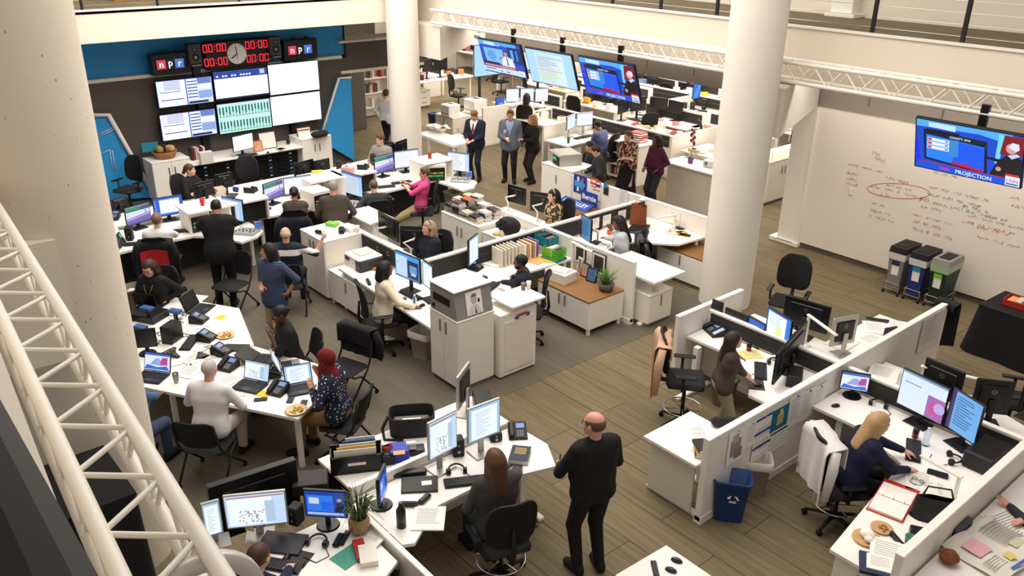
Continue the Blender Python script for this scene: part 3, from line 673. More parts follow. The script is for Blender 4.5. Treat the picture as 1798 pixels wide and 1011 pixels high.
def drape(label, loc, yaw, m, w=.5, top=1.0, drop=.6, name='jacket', cat='jacket', y=-.3, front=.25, sleeve=True, seed=1, group=None, lining=None):
    """garment hung over a chair back"""
    t = T(name, label, cat, loc, yaw*D2R, group); rr = random.Random(seed); ph = [rr.uniform(0, 6) for _ in range(4)]
    L = drop+front
    def fn(u, v):
        a = u*2-1; s_ = v*L
        fold = .022*math.sin(9*u+ph[0])+.014*math.sin(17*u+ph[1])
        if s_ < front: z = top-(front-s_); yy = y+.07+fold*.4
        else: z = top-(s_-front); yy = y-.02-.05*math.sin(min(1, (s_-front)/.1)*1.57)-fold*(s_-front)*1.6
        if abs(s_-front) < .06: z = min(z, top-.012)
        wd = w*(1+.16*max(0, s_-front)-.05*(s_ < front))
        return (a*wd/2, yy-(.05*a*a if s_ > front else -.02*a*a), z-.02*abs(a)**3+.015*math.sin(5*u+ph[2])*(v > .9))
    MB(m).grid(fn, 22, 22, None, .012).obj('body', t)
    if lining: MB(lining).grid(lambda u, v: (lambda p: (p[0]*.72, p[1]-.025, p[2]))(fn(u, .45+.5*v)), 12, 8, None, .01).obj('lining', t)
    if sleeve:
        for sx in (-1, 1): MB(m).tube([(sx*w*.47, y-.02, top-.06), (sx*w*.56, y-.05, top-.25), (sx*w*.54, y-.07, top-drop*.92)], [.05, .055, .04], 9).obj('sleeve', t)
    return t
# ================================================================ furniture
ZO = {'a': (440, 230, .22753), 'b': (170, 200, .19785), 'c': (190, 330, .22757), 'd': (780, 170, .23359), 'e': (760, 320, .23739), 'f': (560, 370, .31646),
      'g': (220, 440, .25716), 'h': (220, 580, .26699), 'i': (320, 780, .22844), 'j': (560, 680, .32738), 'k': (1140, 480, .27687), 'l': (1420, 520, .25714),
      'm': (1140, 680, .27687), 'n': (1420, 680, .32727), 's': (250, 40, .21766), 'o': (700, 100, .16816), 'q': (950, 100, .18793), 'u': (600, 0, .25028), 'r': (1180, 460, .34429), 'x': (1580, 410, .18793), 'y': (1000, 100, .15828), 'p': (1, 1, 1)}
def Z(k, x, y): o = ZO[k]; return (o[0]+x*o[2], o[1]+y*o[2])
def zat(k, x, y, z=0.0): return at(*Z(k, x, y), z)
def partition(label, p, q, h=1.07, t=.07, dark=0, name='cubicle_panel'):
    """cubicle panel from p to q along an axis; dark: how much of the upper face is charcoal fabric"""
    o = T(name, label, 'partition', (p[0], p[1], 0)); dx, dy = q[0]-p[0], q[1]-p[1]; L = math.hypot(dx, dy)
    o.rotation_euler = (0, 0, math.atan2(dy, dx))
    MB(WHITE).box(0, L, -t/2, t/2, .04, h-.03, b=.004).obj('panel', o)
    MB(LAM).box(-.003, L+.003, -t/2-.004, t/2+.004, h-.03, h, b=.006).obj('top_cap', o)
    MB(WHITE).box(0, L, -t/2-.01, t/2+.01, 0, .1, b=.004).obj('base_rail', o)
    if dark:
        b = MB(CHAR)
        for sy in (-1, 1): b.box(.05, L-.05, sy*(t/2), sy*(t/2+.012), .76, .9).box(.05, L-.05, sy*(t/2), sy*(t/2+.012), .91, h-.04)
        b.obj('fabric_inset', o)
    return o
def desk(label, poly, z=.73, th=.035, legs=(), m=None, name='desk', tleg=None, group=None, modesty=None, cat='desk'):
    c = Vector((sum(p[0] for p in poly)/len(poly), sum(p[1] for p in poly)/len(poly), 0))
    t = T(name, label, cat, c, 0, group)
    MB(m or LAM).prism([(p[0]-c.x, p[1]-c.y) for p in poly], z-th, z).obj('tabletop', t)
    for lx, ly in legs: MB(WHITE).box(lx-c.x-.03, lx-c.x+.03, ly-c.y-.03, ly-c.y+.03, 0, z-th, b=.006).obj('leg', t)
    for (lx, ly, d) in tleg or ():
        a, b_ = (.35, .04) if d == 'x' else (.04, .35)
        MB(WHITE).box(lx-c.x-.04, lx-c.x+.04, ly-c.y-.04, ly-c.y+.04, .05, z-th, b=.006).box(lx-c.x-a, lx-c.x+a, ly-c.y-b_, ly-c.y+b_, 0, .05, b=.01).obj('leg', t)
    if modesty:
        x0, y0, x1, y1 = modesty; MB(DARK).box(x0-c.x, x1-c.x, y0-c.y, y1-c.y, .08, z-th).obj('modesty_panel', t)
    return t
def cabinet(label, x0, x1, y0, y1, h, face='-y', doors=2, drawers=0, top=None, name='cabinet', base=.06, group=None, hz=.75, feet=False):
    """storage unit; face tells which side carries the doors"""
    cx, cy = (x0+x1)/2, (y0+y1)/2; rz = {'-y': 0, '+x': 90, '+y': 180, '-x': -90}[face]*D2R
    w, d = (x1-x0, y1-y0) if face in ('-y', '+y') else (y1-y0, x1-x0)
    t = T(name, label, 'cabinet', (cx, cy, 0), rz, group)
    MB(WHITE).box(-w/2, w/2, -d/2+.02, d/2, base, h-.02, b=.004).obj('body', t)
    if feet:
        for sx in (-1, 1):
            for sy in (-1, 1): MB(WHITE).box(sx*(w/2-.04)-.025, sx*(w/2-.04)+.025, sy*(d/2-.05)-.025, sy*(d/2-.05)+.025, 0, base, b=.004).obj('foot', t)
    else: MB(M('8d857b', .6)).box(-w/2+.03, w/2-.03, -d/2+.05, d/2-.03, 0, base).obj('plinth', t)
    MB(top or LAM).box(-w/2-.005, w/2+.005, -d/2-.005, d/2+.005, h-.025, h, b=.004).obj('top', t)
    n = doors or drawers
    for i in range(n):
        if doors: a, b_, c, e = -w/2+i*w/n+.004, -w/2+(i+1)*w/n-.004, base+.01, h-.035
        else: a, b_, c, e = -w/2+.004, w/2-.004, base+.01+i*(h-.035-base)/n, base+(i+1)*(h-.035-base)/n-.002
        dr = MB(WHITE).box(a, b_, -d/2, -d/2+.02, c, e, b=.003).obj('door' if doors else 'drawer', t)
        if doors:
            hx = b_-.06 if i % 2 == 0 and n > 1 else a+.06
            if n == 1: hx = (a+b_)/2
            MB(STEEL).box(hx-.012, hx+.012, -d/2-.02, -d/2, h*hz-.09, h*hz+.09, b=.004).obj('handle', dr)
        else: MB(STEEL).box(-.08, .08, -d/2-.015, -d/2, e-.05, e-.035).obj('handle', dr)
    return t
# ---------------------------------------------------------------- display wall
XS = -18.95
def wallscreen(label, bl, br, tl, tr, kind, s=1.0, deep=.09):
    P = [onx(*Z('s', *p), XS) for p in (bl, br, tl, tr)]
    y0, y1 = (P[0].y+P[2].y)/2, (P[1].y+P[3].y)/2; z0, z1 = (P[0].z+P[1].z)/2, (P[2].z+P[3].z)/2
    return monitor(label, Vector((XS, y0, z0)), Vector((XS, y1, z0)), z0, z1-z0, kind, zt=z0, stand=None, group='video wall panels', name='wall_display', s=s, logo=False, deep=deep, cat='display')
wallscreen('left upper wall display with two software windows under the npr box', (130, 700), (582, 638), (98, 475), (560, 420), 'list', 1.15)
wallscreen('left lower wall display with two software windows above the basket cabinet', (160, 966), (608, 895), (132, 745), (590, 682), 'list', 1.15)
wallscreen('wide wall display with a dark blue bar over a blank white page', (590, 636), (1025, 578), (570, 405), (1005, 342), 'slide', 1.15)
wallscreen('wall display filled with rows of green audio meters', (622, 910), (1045, 840), (597, 660), (1030, 602), 'meters', 1.15)
wallscreen('right upper white wall display with faint green text lines', (1029, 593), (1433, 540), (1006, 340), (1416, 296), 'rows', 1.15)
wallscreen('right lower blank white wall display beside the right blue panel', (1045, 838), (1447, 780), (1030, 598), (1435, 544), 'rows2', 1.15)
MB(BLACK)
def npr(label, bl, br, tl, tr):
    P = [onx(*Z('s', *p), XS) for p in (bl, br, tl, tr)]
    y0, y1 = (P[0].y+P[2].y)/2, (P[1].y+P[3].y)/2; z0, z1 = (P[0].z+P[1].z)/2, (P[2].z+P[3].z)/2
    w, h = y1-y0, z1-z0; t = T('logo_display', label, 'sign', (XS, (y0+y1)/2, z0), math.pi/2, 'npr logo boxes')
    MB(BEZ).box(-w/2, w/2, 0, .2, 0, h, b=.01).obj('housing', t)
    b = MB(); s = w*.23; zc = h*.5
    for k, (c, ch) in enumerate((('e2455a', 'n'), ('06060a', 'p'), ('4a7fe0', 'r'))):
        x = (k-1)*s*1.02-.02
        b.quad((x-s/2, -.003, zc-s/2), (x+s/2, -.003, zc-s/2), (x+s/2, -.003, zc+s/2), (x-s/2, -.003, zc+s/2), E(c, .9 if k != 1 else .1))
        T0 = b.T.copy(); b.T = Matrix.Translation((x, -.006, zc+(.0 if k != 1 else .02))) @ Matrix.Rotation(math.pi/2, 4, 'X'); b.text(ch, s*1.05, E('f6f4ff', 1.1), bold=.004); b.T = T0
    b.obj('logo', t)
    for x in (-.1, w*.25): MB(DARK).box(x-.06, x+.02, .05, .1, h, h+.06).obj('bracket', t)
npr('npr logo box above the left wall displays', (85, 435), (395, 400), (68, 262), (380, 228))
npr('npr logo box above the right wall displays beside a speaker', (1150, 308), (1418, 290), (1136, 146), (1406, 122))
# clock panel
P = [onx(*Z('s', *p), XS) for p in ((512, 392), (1010, 335), (495, 162), (1000, 105))]
cy0, cy1, cz0, cz1 = (P[0].y+P[2].y)/2, (P[1].y+P[3].y)/2, (P[0].z+P[1].z)/2, (P[2].z+P[3].z)/2
ck = T('clock_panel', 'black clock panel with a round dial and four red 00:00 readouts', 'clock', (XS, (cy0+cy1)/2, cz0), math.pi/2); cw, chh = cy1-cy0, cz1-cz0
MB(BEZ).box(-cw/2, cw/2, 0, .15, 0, chh, b=.03).obj('housing', ck)
RED = E('ff2a3c', 1.1)
for sx in (-1, 1):
    for sz in (.24, .72):
        b = MB(RED)
        dw, dh = .1, .17; x0 = sx*cw*.335-.27
        for i, xx in enumerate((0, .125, .31, .435)):
            t_ = .022; X, Zz = x0+xx, chh*sz-.06
            for a in ((0, 0, dw, t_), (0, dh-t_, dw, dh), (0, 0, t_, dh), (dw-t_, 0, dw, dh)): b.quad((X+a[0], -.004, Zz+a[1]), (X+a[2], -.004, Zz+a[1]), (X+a[2], -.004, Zz+a[3]), (X+a[0], -.004, Zz+a[3]))
        for zz in (.045, .11): b.quad((x0+.258, -.004, chh*sz-.06+zz), (x0+.28, -.004, chh*sz-.06+zz), (x0+.28, -.004, chh*sz-.04+zz), (x0+.258, -.004, chh*sz-.04+zz))
        b.obj('readout', ck)
b = MB(M('f4f4f2', .4, 0, 0)); r = chh*.36; b.cyl((0, -.02, chh*.5), (0, .01, chh*.5), r, None, 36)
for k in range(12):
    a = k*30*D2R; b.tube([(r*.82*math.sin(a), -.022, chh*.5+r*.82*math.cos(a)), (r*.93*math.sin(a), -.022, chh*.5+r*.93*math.cos(a))], .006, 4, DARK)
dial = b.obj('dial', ck)
for a, l, w_, mm in ((-8, .75, .008, BLACK), (236, .72, .011, BLACK), (183, .55, .005, M('c8283c', .4))):
    MB(mm).tube([(0, -.028, chh*.5), (r*l*math.sin(a*D2R), -.028, chh*.5+r*l*math.cos(a*D2R))], w_, 4).obj('hand', dial)
for lab, p in (('grey studio loudspeaker on a shelf left of the clock panel', (365, 330)), ('grey studio loudspeaker on a shelf right of the clock panel', (1008, 262))):
    q = onx(*Z('s', *p), XS-.02); q2 = onx(*Z('s', p[0]+105, p[1]), XS-.02)
    t = speaker(lab, (XS, (q.y+q2.y)/2, q.z), 90, .26, .24, .42, M('4b4641', .6))
    MB(DARK).box(-.16, .16, -.05, .2, -.06, 0).box(-.1, .1, -.14, .0, -.04, -.02, STEEL).obj('shelf_bracket', t)
# mounting poles of the wall
for lab, y in (('black mounting pole under the left wall displays', 7.05), ('black mounting pole under the right wall displays', 9.25)):
    tag(MB(BEZ).box(-19.19, -19.04, y-.08, y+.08, 0, 3.0).obj('mounting_pole'), lab, 'pole')
# storage and rack under the displays
rk = T('equipment_rack', 'long black rack of audio equipment with a white top under the displays', 'rack', (-18.65, 7.75, 0), math.pi/2)
RW = 2.6
MB(BEZ).box(-RW/2, RW/2, -.02, .45, .06, .78).box(-RW/2, RW/2, .0, .4, 0, .06).obj('body', rk)
MB(LAM).box(-RW/2-.05, RW/2+.03, -.32, .5, .78, .82, b=.006).obj('top', rk)
for k in range(5):
    x0 = -RW/2+k*RW/5; pn = MB(M('1c1c20', .4)).box(x0+.03, x0+RW/5-.03, -.035, -.02, .1, .75, b=.005)
    for q in range(6): pn.box(x0+.06, x0+RW/5-.06, -.04, -.034, .16+q*.09, .21+q*.09, M('0b0b0d', .3)).box(x0+.3, x0+.36, -.043, -.038, .17+q*.09, .195+q*.09, E('7fb4ff', .8) if (q+k) % 2 else STEEL)
    fp = pn.obj('equipment_panel', rk)
    if k == 2:
        cb = MB(M('c9c6bd', .5))
        for q in range(9): cb.tube([(x0+.08+q*.045, -.04, .42), (x0+.09+q*.045, -.12, .36), (x0+.085+q*.046, -.1, .27), (x0+.07+q*.05, -.045, .2)], .008, 5)
        cb.obj('patch_cable', fp)
cabinet('white two door cabinet with a basket of bags beside the left blue panel', -19.1, -18.5, 5.6, 6.42, .95, '+x', 2)
cabinet('white two door cabinet with a framed card beside the right blue panel', -19.0, -18.35, 9.06, 9.85, .98, '+x', 2)
# ---------------------------------------------------------------- control desk (three stations)
def offs(pts, dx): return [(p.x+dx, p.y) for p in pts]
def station(label, fr, back=-1.3, mod=True):
    pts = [at(x, y, .73) for x, y in fr]; poly = [(p.x, p.y) for p in pts]+[(pts[-1].x+back, pts[-1].y), (pts[0].x+back, pts[0].y)]
    ya, yb, xm = pts[0].y+.1, pts[-1].y-.1, min(p.x for p in pts)-.3
    return desk(label, poly, .73, .04, [(pts[0].x-.12, pts[0].y+.12), (pts[-1].x-.3, pts[-1].y-.12), (pts[0].x+back+.1, pts[0].y+.1), (pts[-1].x+back+.1, pts[-1].y-.1)], modesty=(xm-.03, ya, xm, yb), name='control_desk', group='curved control desk stations')
station('curved white control desk where the white shirted man sits by the column', [(150, 458), (180, 452), (207, 444), (260, 431), (338, 414), (385, 415), (424, 425), (452, 415), (462, 405)])
station('curved white control desk where the man in the brown shirt stands', [(452, 383), (500, 375.6), (560, 365), (600, 362), (631, 376), (646, 366)])
station('curved white control desk where the man in the pink polo sits', [(655, 342), (713, 328), (763, 317), (786, 324), (813, 334), (832, 329), (838, 319)], -1.5)
desk('white rear worktop of the control desk behind the left screens', [(-15.45, 3.3), (-15.42, 5.95), (-16.25, 5.95), (-16.25, 3.3)], .73, .04, [(-16.15, 3.4), (-16.15, 5.8)], name='control_desk')
desk('white rear worktop of the control desk behind the middle screens', [(-15.8, 6.1), (-15.8, 8.3), (-16.6, 8.3), (-16.6, 6.1)], .73, .04, [(-16.5, 6.2), (-16.5, 8.2)], name='control_desk')
desk('white rear worktop of the control desk in front of the seated grey shirted man', [(-15.35, 8.4), (-16.1, 10.35), (-16.75, 10.2), (-16.5, 8.4)], .73, .04, [(-16.45, 8.5), (-16.55, 10)], name='control_desk')
def rackbox(label, p0, p1, h, yaw=None, green=True, zb=.73, deep=.45, top=True):
    a, b_ = at(*p0, zb), at(*p1, zb); d = b_-a; w = d.length; m = (a+b_)/2
    t = T('rack_unit', label, 'equipment', (m.x, m.y, zb), yaw_of(d))
    MB(WHITE).box(-w/2, w/2, 0, deep, 0, h, b=.006).obj('case', t)
    MB(M('24231f', .4)).box(-w/2+.03, w/2-.03, -.008, .01, .02, h-.06, b=.003).obj('front_panel', t)
    k = MB(BEZ); k.box(-w/2+.05, w/2-.05, -.014, -.006, h*.62, h*.84)
    if green:
        n = 9
        for i in range(n):
            x = -w/2+.06+i*(w-.12)/n
            k.box(x, x+(w-.12)/n*.75, -.016, -.008, h*.5, h*.56, E('e9d43a' if i % 3 else 'f0513f', .9))
            for r in range(2): k.box(x, x+(w-.12)/n*.6, -.016, -.008, h*(.3+.07*r), h*(.345+.07*r), E('2fe27c', .9))
    k.obj('meter', t); return t
rackbox('rack unit with green lights under the red cup beside the black jacket', (336, 412), (372, 404), .36)
rackbox('rack unit with green lights beside the brown shirted man', (551, 372), (583, 364), .36)
rackbox('rack unit with green lights behind the pink polo man', (741, 320), (784, 318), .36)
def console(label, p0, p1, zb=.73, h=.34):
    a, b_ = at(*p0, zb), at(*p1, zb); d = b_-a; w = d.length; m = (a+b_)/2
    t = T('sloped_console', label, 'console', (m.x, m.y, zb), yaw_of(d)); D = .5
    v = [(-w/2, 0, 0), (w/2, 0, 0), (w/2, .16, h), (-w/2, .16, h), (-w/2, D, h), (w/2, D, h), (w/2, D, 0), (-w/2, D, 0)]
    MB(WHITE).add(v, [(0, 1, 2, 3), (3, 2, 5, 4), (4, 5, 6, 7), (0, 3, 4, 7), (1, 6, 5, 2), (0, 7, 6, 1)]).obj('case', t)
    b = MB(M('1d1c1a', .4)); b.T = Matrix.Rotation(math.atan2(h, .16), 4, 'X')
    L = math.hypot(h, .16); b.rect(-w/2+.03, .02, w/2-.03, L*.62, .003).rect(-w/2+.03, L*.64, w/2-.03, L-.02, .003, PAPER).rect(w/2-.13, L*.35, w/2-.05, L*.55, .005, E('3fe08c', .9)).rect(-w/2+.08, L*.08, -w/2+.2, L*.12, .005, E('b8e03a', .8)).rect(-w/2+.1, L*.3, w/2-.16, L*.5, .005, M('2c2a52', .3))
    b.obj('control_panel', t); return t
console('sloped white console with a green lit panel right of the sheet screen', (440, 380), (466, 362))
console('sloped white console under the tissue box', (632, 343), (655, 326))
console('sloped console by the column with a yellow note on its panel', (206, 447), (224, 425))
slab('raised_shelf', 'raised white shelf holding the red cup and papers', 'shelf', (at(358, 366, 1.12)+Vector((-.1, 0, 0))).to_tuple(), 90, .72, .62, .03, LAM)
for nm, lab, p in (('raised_shelf', 'raised white shelf with a notebook below the left speaker phone', (425, 346)), ('raised_shelf', 'raised white shelf with a pink tissue box and a desk phone', (620, 300)), ('raised_shelf', 'raised white shelf with papers over the middle rack unit', (563, 308)), ('raised_shelf', 'raised white shelf with a red pen cup over the right rack unit', (757, 278))):
    q = at(*p, 1.15); t = T(nm, lab, 'shelf', (q.x, q.y, .73), math.pi/2)
    MB(LAM).box(-.38, .38, -.3, .3, .38, .42, b=.005).obj('top', t)
    if 'phone' in lab: MB(DARK).box(-.34, .34, -.2, .2, .01, .37).obj('equipment_panel', t)
    for sx in (-1, 1): MB(WHITE).box(sx*.36-.015, sx*.36+.015, -.28, .28, 0, .38).obj('side_panel', t)
# screens of the control desk
def mz(label, k, bl, br, zb, hh, kind, **kw): return monitor(label, Z(k, *bl), Z(k, *br), zb, hh, kind, **kw)
G1 = 'control desk screens'
mz('screen with a purple and green audio timeline by the column', 'b', (270, 1003), (490, 940), .83, .34, 'wave', group=G1)
mz('screen with a white window on a blue desktop behind the white shirted man', 'b', (515, 925), (778, 878), .83, .36, 'mail', group=G1)
mz('screen with an orange ruled sheet right of the black jacket man', 'b', (1125, 925), (1310, 962), .8, .42, 'sheet', group=G1)
mz('screen with a green and purple audio timeline left of the sleeveless woman', 'a', (110, 553), (258, 500), .83, .36, 'wave', group=G1)
mz('blank pale screen above the sleeveless woman', 'a', (262, 500), (476, 470), .83, .36, 'blank', group=G1)
mz('screen with a pale blue sheet right of the brown shirted man', 'a', (708, 470), (868, 518), .8, .44, 'sheet', group=G1)
mz('screen with an audio timeline left of the pink polo man', 'a', (960, 340), (1105, 298), .83, .38, 'wave', group=G1)
mz('screen with pale columns above the pink polo man', 'a', (1112, 298), (1300, 272), .83, .4, 'blank', group=G1)
mz('end screen with a page and dark side strips by the round desk corner', 'a', (1520, 300), (1690, 322), .83, .42, 'doc', group=G1)
G2 = 'screens seen from behind at the control desk'
mz('dark back of a screen in front of the woman in the black blouse', 'b', (865, 757), (1050, 705), .86, .3, 'off', back=True, group=G2)
mz('dark back of the second screen right of the woman in the black blouse', 'b', (1060, 668), (1210, 640), .92, .3, 'off', back=True, group=G2)
mz('dark back of a screen below the empty armchair by the blue panel', 'b', (125, 850), (275, 810), .8, .2, 'off', back=True, group=G2)
mz('dark back of a screen beside the empty black chair back', 'a', (335, 357), (486, 318), .86, .3, 'off', back=True, group=G2)
mz('dark back of a screen right of the yellow folder', 'a', (492, 330), (610, 305), .86, .28, 'off', back=True, group=G2)
mz('dark back of a screen in front of the man in glasses and grey shirt', 'a', (985, 215), (1115, 195), .82, .3, 'off', back=True, group=G2)
mz('dark back of a tilted screen right of the man in glasses', 'a', (1120, 185), (1203, 155), .88, .3, 'off', back=True, group=G2)
mz('pale screen on the white topped rack under the wall displays', 'b', (1215, 345), (1395, 300), .95, .36, 'rows', zt=.82)
# ---------------------------------------------------------------- hanging TVs
def tvset(label, tl, tr, hgt, tilt, kind, Y, s=1.15):
    a, b_ = ony(*tl, Y), ony(*tr, Y); z = (a.z+b_.z)/2; w = b_.x-a.x
    t = T('hanging_television', label, 'television', ((a.x+b_.x)/2, Y, z), 0, 'hanging TV screens')
    def B(m=None): b = MB(m); b.T = Matrix.Rotation(tilt*D2R, 4, 'X') @ Matrix.Translation((0, 0, -hgt)); return b
    B(BEZ).box(-w/2, w/2, 0, .05, 0, hgt, b=.006).box(-.15, .15, .05, .09, hgt*.4, hgt*.7).obj('housing', t)
    b = B(); b.T = b.T @ Matrix.Translation((-w/2+.02, -.0015, .02)); scr(b, kind, w-.04, hgt-.04, s); b.obj('screen', t)
    MB(BEZ).box(-.05, .05, .38, .44, -.4, .22).box(-.04, .04, .2, .4, -.36, -.3).obj('ceiling_mount', t)
    return t
tvset('leftmost hanging TV with a presenter in a white shirt', (838, 66), (913, 80), .72, 18, 'news', 11.25)
tvset('middle hanging TV with a page of yellow marked lines', (920, 82), (1003, 97), .73, 19, 'sched', 11.25)
tvset('hanging TV with a dark suited man left of the right column', (1014, 97), (1113, 115), .76, 21, 'cnn', 11.25)
tvset('hanging TV in front of the whiteboard with the PROJECTION banner', (1608, 203), (1803, 241), .76, 20, 'cnn', 11.25)
# ---------------------------------------------------------------- pod of four desks
partition('long white partition through the middle of the pod behind the book piles', (-12.12, 9.3), (-7.95, 9.3), 1.07, .07)
partition('white partition between the grey haired woman and the man in headphones', (-10.03, 6.75), (-10.03, 9.26), 1.07, .07, 1)
partition('white partition behind the orange headset woman with dark fabric and pinned sheets', (-10.03, 9.34), (-10.03, 11.86), 1.07, .07, 1)
partition('white partition with campaign posters on its inner face', (-12.0, 11.9), (-8.05, 11.9), 1.07, .07)
partition('white partition behind the printer desk with pinned notes', (-12.1, 6.75), (-10.07, 6.75), 1.07, .07, 1)
desk('white desk of the woman in the cream jacket', [(-11.3, 6.02), (-8.6, 5.92), (-8.6, 6.7), (-11.3, 6.7)], .73, .035, [(-8.65, 6.0), (-11.25, 6.1)], name='desk')
desk('white corner desk of the man with the headphones', [(-9.98, 6.8), (-8.75, 6.8), (-8.75, 7.5), (-9.3, 7.9), (-9.27, 9.25), (-9.98, 9.25)], .73, .035, [(-8.8, 7.0), (-9.32, 9.1)])
desk('white desk of the grey haired woman with dark screens', [(-12.0, 6.8), (-10.08, 6.8), (-10.08, 7.3), (-12.0, 7.3)], .73, .035, [(-11.9, 7.25), (-10.2, 7.25)])
desk('white desk of the woman in the flowered top', [(-12.05, 9.36), (-10.08, 9.36), (-10.08, 10.15), (-12.05, 10.15)], .73, .035, [(-11.95, 10.05), (-10.2, 10.05)])
desk('white desk of the woman in the pale grey sweater', [(-9.98, 9.36), (-9.2, 9.36), (-9.2, 10.6), (-8.6, 11.15), (-8.55, 11.85), (-9.98, 11.85)], .73, .035, [(-9.3, 9.5), (-8.65, 11.7)])
sd = desk('white raised work surface at the outer end of the pod partition', [(-8.75, 9.36), (-7.6, 9.36), (-7.6, 10.1), (-8.75, 10.1)], .82, .035, tleg=[(-7.85, 9.7, 'y')])
cabinet('low white pedestal below the work surface at the outer pod end', -8.5, -7.7, 9.4, 9.95, .55, '+x', 1)
cabinet('low white cabinet with a brown top, framed photos and a potted herb', -9.24, -8.08, 8.45, 9.22, .58, '-y', 2, top=BROWN, feet=True, base=.1)
cabinet('low white cabinet with a brown top under the lamp by the poster partition', -9.1, -8.05, 11.2, 11.84, .58, '-y', 1, top=BROWN)
cabinet('white cabinet piled with books along the pod partition', -12.0, -10.9, 8.55, 9.22, .98, '-y', 2)
cabinet('white side shelf with the backpack behind the desk plants', -10.85, -10.1, 8.6, 9.22, .9, '-y', 1)
cabinet('tall white two door cabinet carrying the grey ballot box', -8.6, -7.98, 5.9, 6.52, 1.06, '-y', 2, hz=.84)
cabinet('tall white cabinet left of the printer with papers on top', -12.5, -11.7, 6.0, 6.72, 1.06, '-y', 2, hz=.84)
cabinet('low white cabinet below the printer', -11.65, -10.55, 6.02, 6.7, .6, '-y', 1, feet=True, base=.08)
lk = T('counter_unit', 'white counter unit with a raised top holding the two cups', 'counter', (-8.07, 6.92, 0))
MB(WHITE).box(-.2, .17, -.36, .3, .03, .98, b=.006).box(.165, .18, -.28, .24, .1, .86, M('efe6d8', .6), b=.004).obj('body', lk)
MB(WHITE).box(-.02, .12, -.06, .06, .98, 1.06).obj('riser', lk)
MB(LAM).box(-.25, .24, -.2, .4, 1.06, 1.095, b=.006).obj('top', lk)
MB(M('2f58a8', .5)).box(.182, .184, -.1, .16, .86, .91).box(.185, .186, -.06, .12, .895, .93, M('c23a3a', .5)).box(.187, .188, -.04, .09, .86, .89, M('e8e6e6', .5)).obj('sticker', lk)
# grey ballot box
bb = T('ballot_box', 'grey lockable box with a white lid on the tall cabinet', 'box', (-8.29, 6.21, 1.06))
v = [(-.3, -.3, 0), (.3, -.3, 0), (.3, .3, 0), (-.3, .3, 0), (-.3, -.3, .36), (.22, -.3, .4), (.22, .3, .4), (-.3, .3, .36)]
MB(M('8f8b86', .5)).add(v, [(3, 2, 1, 0), (4, 5, 6, 7), (0, 1, 5, 4), (1, 2, 6, 5), (2, 3, 7, 6), (3, 0, 4, 7)]).obj('body', bb)
MB(WHITE).box(-.31, .26, -.32, .31, .385, .405, b=.004).obj('lid', bb)
MB(BEZ).box(-.22, .14, -.31, -.298, .16, .26).box(-.24, -.2, -.315, -.3, .05, .1).obj('slot', bb)
pp = MB(PAPER); pp.T = Matrix.Translation((.301, -.02, .03)) @ Matrix.Rotation(-.2, 4, 'Y')
pp.box(.0, .003, -.11, .15, .0, .32)
for q in ((-.05, .2, .13, .06), (-.06, .25, .1, .1)): pass
gm = M('6f6c6a', .8, 0, 0); g2 = M('2e2c2b', .8, 0, 0)
pp.add([(.004, .02+.05*math.cos(a), .2+.065*math.sin(a)) for a in [k*math.pi/8 for k in range(16)]], [tuple(range(16))], M('b9b5b1', .8, 0, 0))
pp.add([(.0045, -.03, .24), (.0045, .07, .24), (.0045, .06, .28), (.0045, 0, .285)], [(0, 1, 2, 3)], gm).add([(.0045, -.1, .01), (.0045, .13, .01), (.0045, .07, .13), (.0045, -.03, .13)], [(0, 1, 2, 3)], M('d9d6d2', .8, 0, 0)).add([(.005, .02, .01), (.005, .05, .01), (.005, .035, .12)], [(0, 1, 2)], g2).add([(.005, .08, .15), (.005, .115, .15), (.005, .115, .2), (.005, .08, .2)], [(0, 1, 2, 3)], g2)
pp.obj('portrait_sheet', bb)
# ---------------------------------------------------------------- right pod
partition('long white partition with calendars pinned on its near face', (-4.23, 6.25), (-4.23, 11.57), 1.07, .075)
partition('short white partition at the outer end of the sweater woman desk', (-6.3, 8.3), (-6.3, 9.72), 1.07, .07)
partition('dark fabric partition between the two desks beyond the long partition', (-6.26, 8.95), (-4.28, 8.95), 1.0, .06, 1)
partition('dark fabric partition between the blonde woman and the far desk', (-4.18, 8.93), (-2.18, 8.93), 1.0, .06, 1)
partition('white partition along the right pod behind the big monitor', (-2.13, 6.12), (-2.13, 9.0), 1.07, .075)
desk('white corner desk of the woman in the brown sweater', [(-6.25, 8.48), (-6.25, 8.9), (-4.28, 8.9), (-4.28, 7.83), (-4.8, 7.83), (-5.05, 8.25), (-5.6, 8.5)], .73, .035, tleg=[(-4.55, 8.0, 'x'), (-6.0, 8.4, 'y')])
desk('white side table with the black pouch along the long partition', [(-5.0, 6.2), (-4.29, 6.2), (-4.29, 7.0), (-5.0, 7.0)], .73, .03, tleg=[(-4.65, 6.35, 'x'), (-4.65, 6.85, 'x')])
slab('modesty_board', 'pale board under the white side table', 'board', (-4.66, 6.3, .05), 0, .6, .03, .64, M('ded5c8'))
desk('white corner desk of the blonde woman', [(-4.17, 8.88), (-4.17, 8.2), (-3.6, 8.2), (-2.95, 7.9), (-2.85, 7.1), (-2.72, 6.13), (-2.19, 6.13), (-2.19, 8.88)], .73, .035, tleg=[(-3.85, 8.3, 'x')])
desk('white desk with papers beyond the fabric partition', [(-6.1, 9.0), (-4.28, 9.0), (-4.28, 11.2), (-4.95, 11.2), (-4.95, 9.8), (-6.1, 9.8)], .73, .035, tleg=[(-5.9, 9.4, 'y'), (-4.6, 11, 'x')])
desk('white desk with dark screens on the far right', [(-4.17, 9.0), (-4.17, 9.9), (-3.0, 9.9), (-2.2, 9.6), (-1.2, 9.6), (-1.2, 9.05), (-2.3, 9.05), (-2.3, 9.0)], .73, .035, tleg=[(-3.9, 9.5, 'y')])
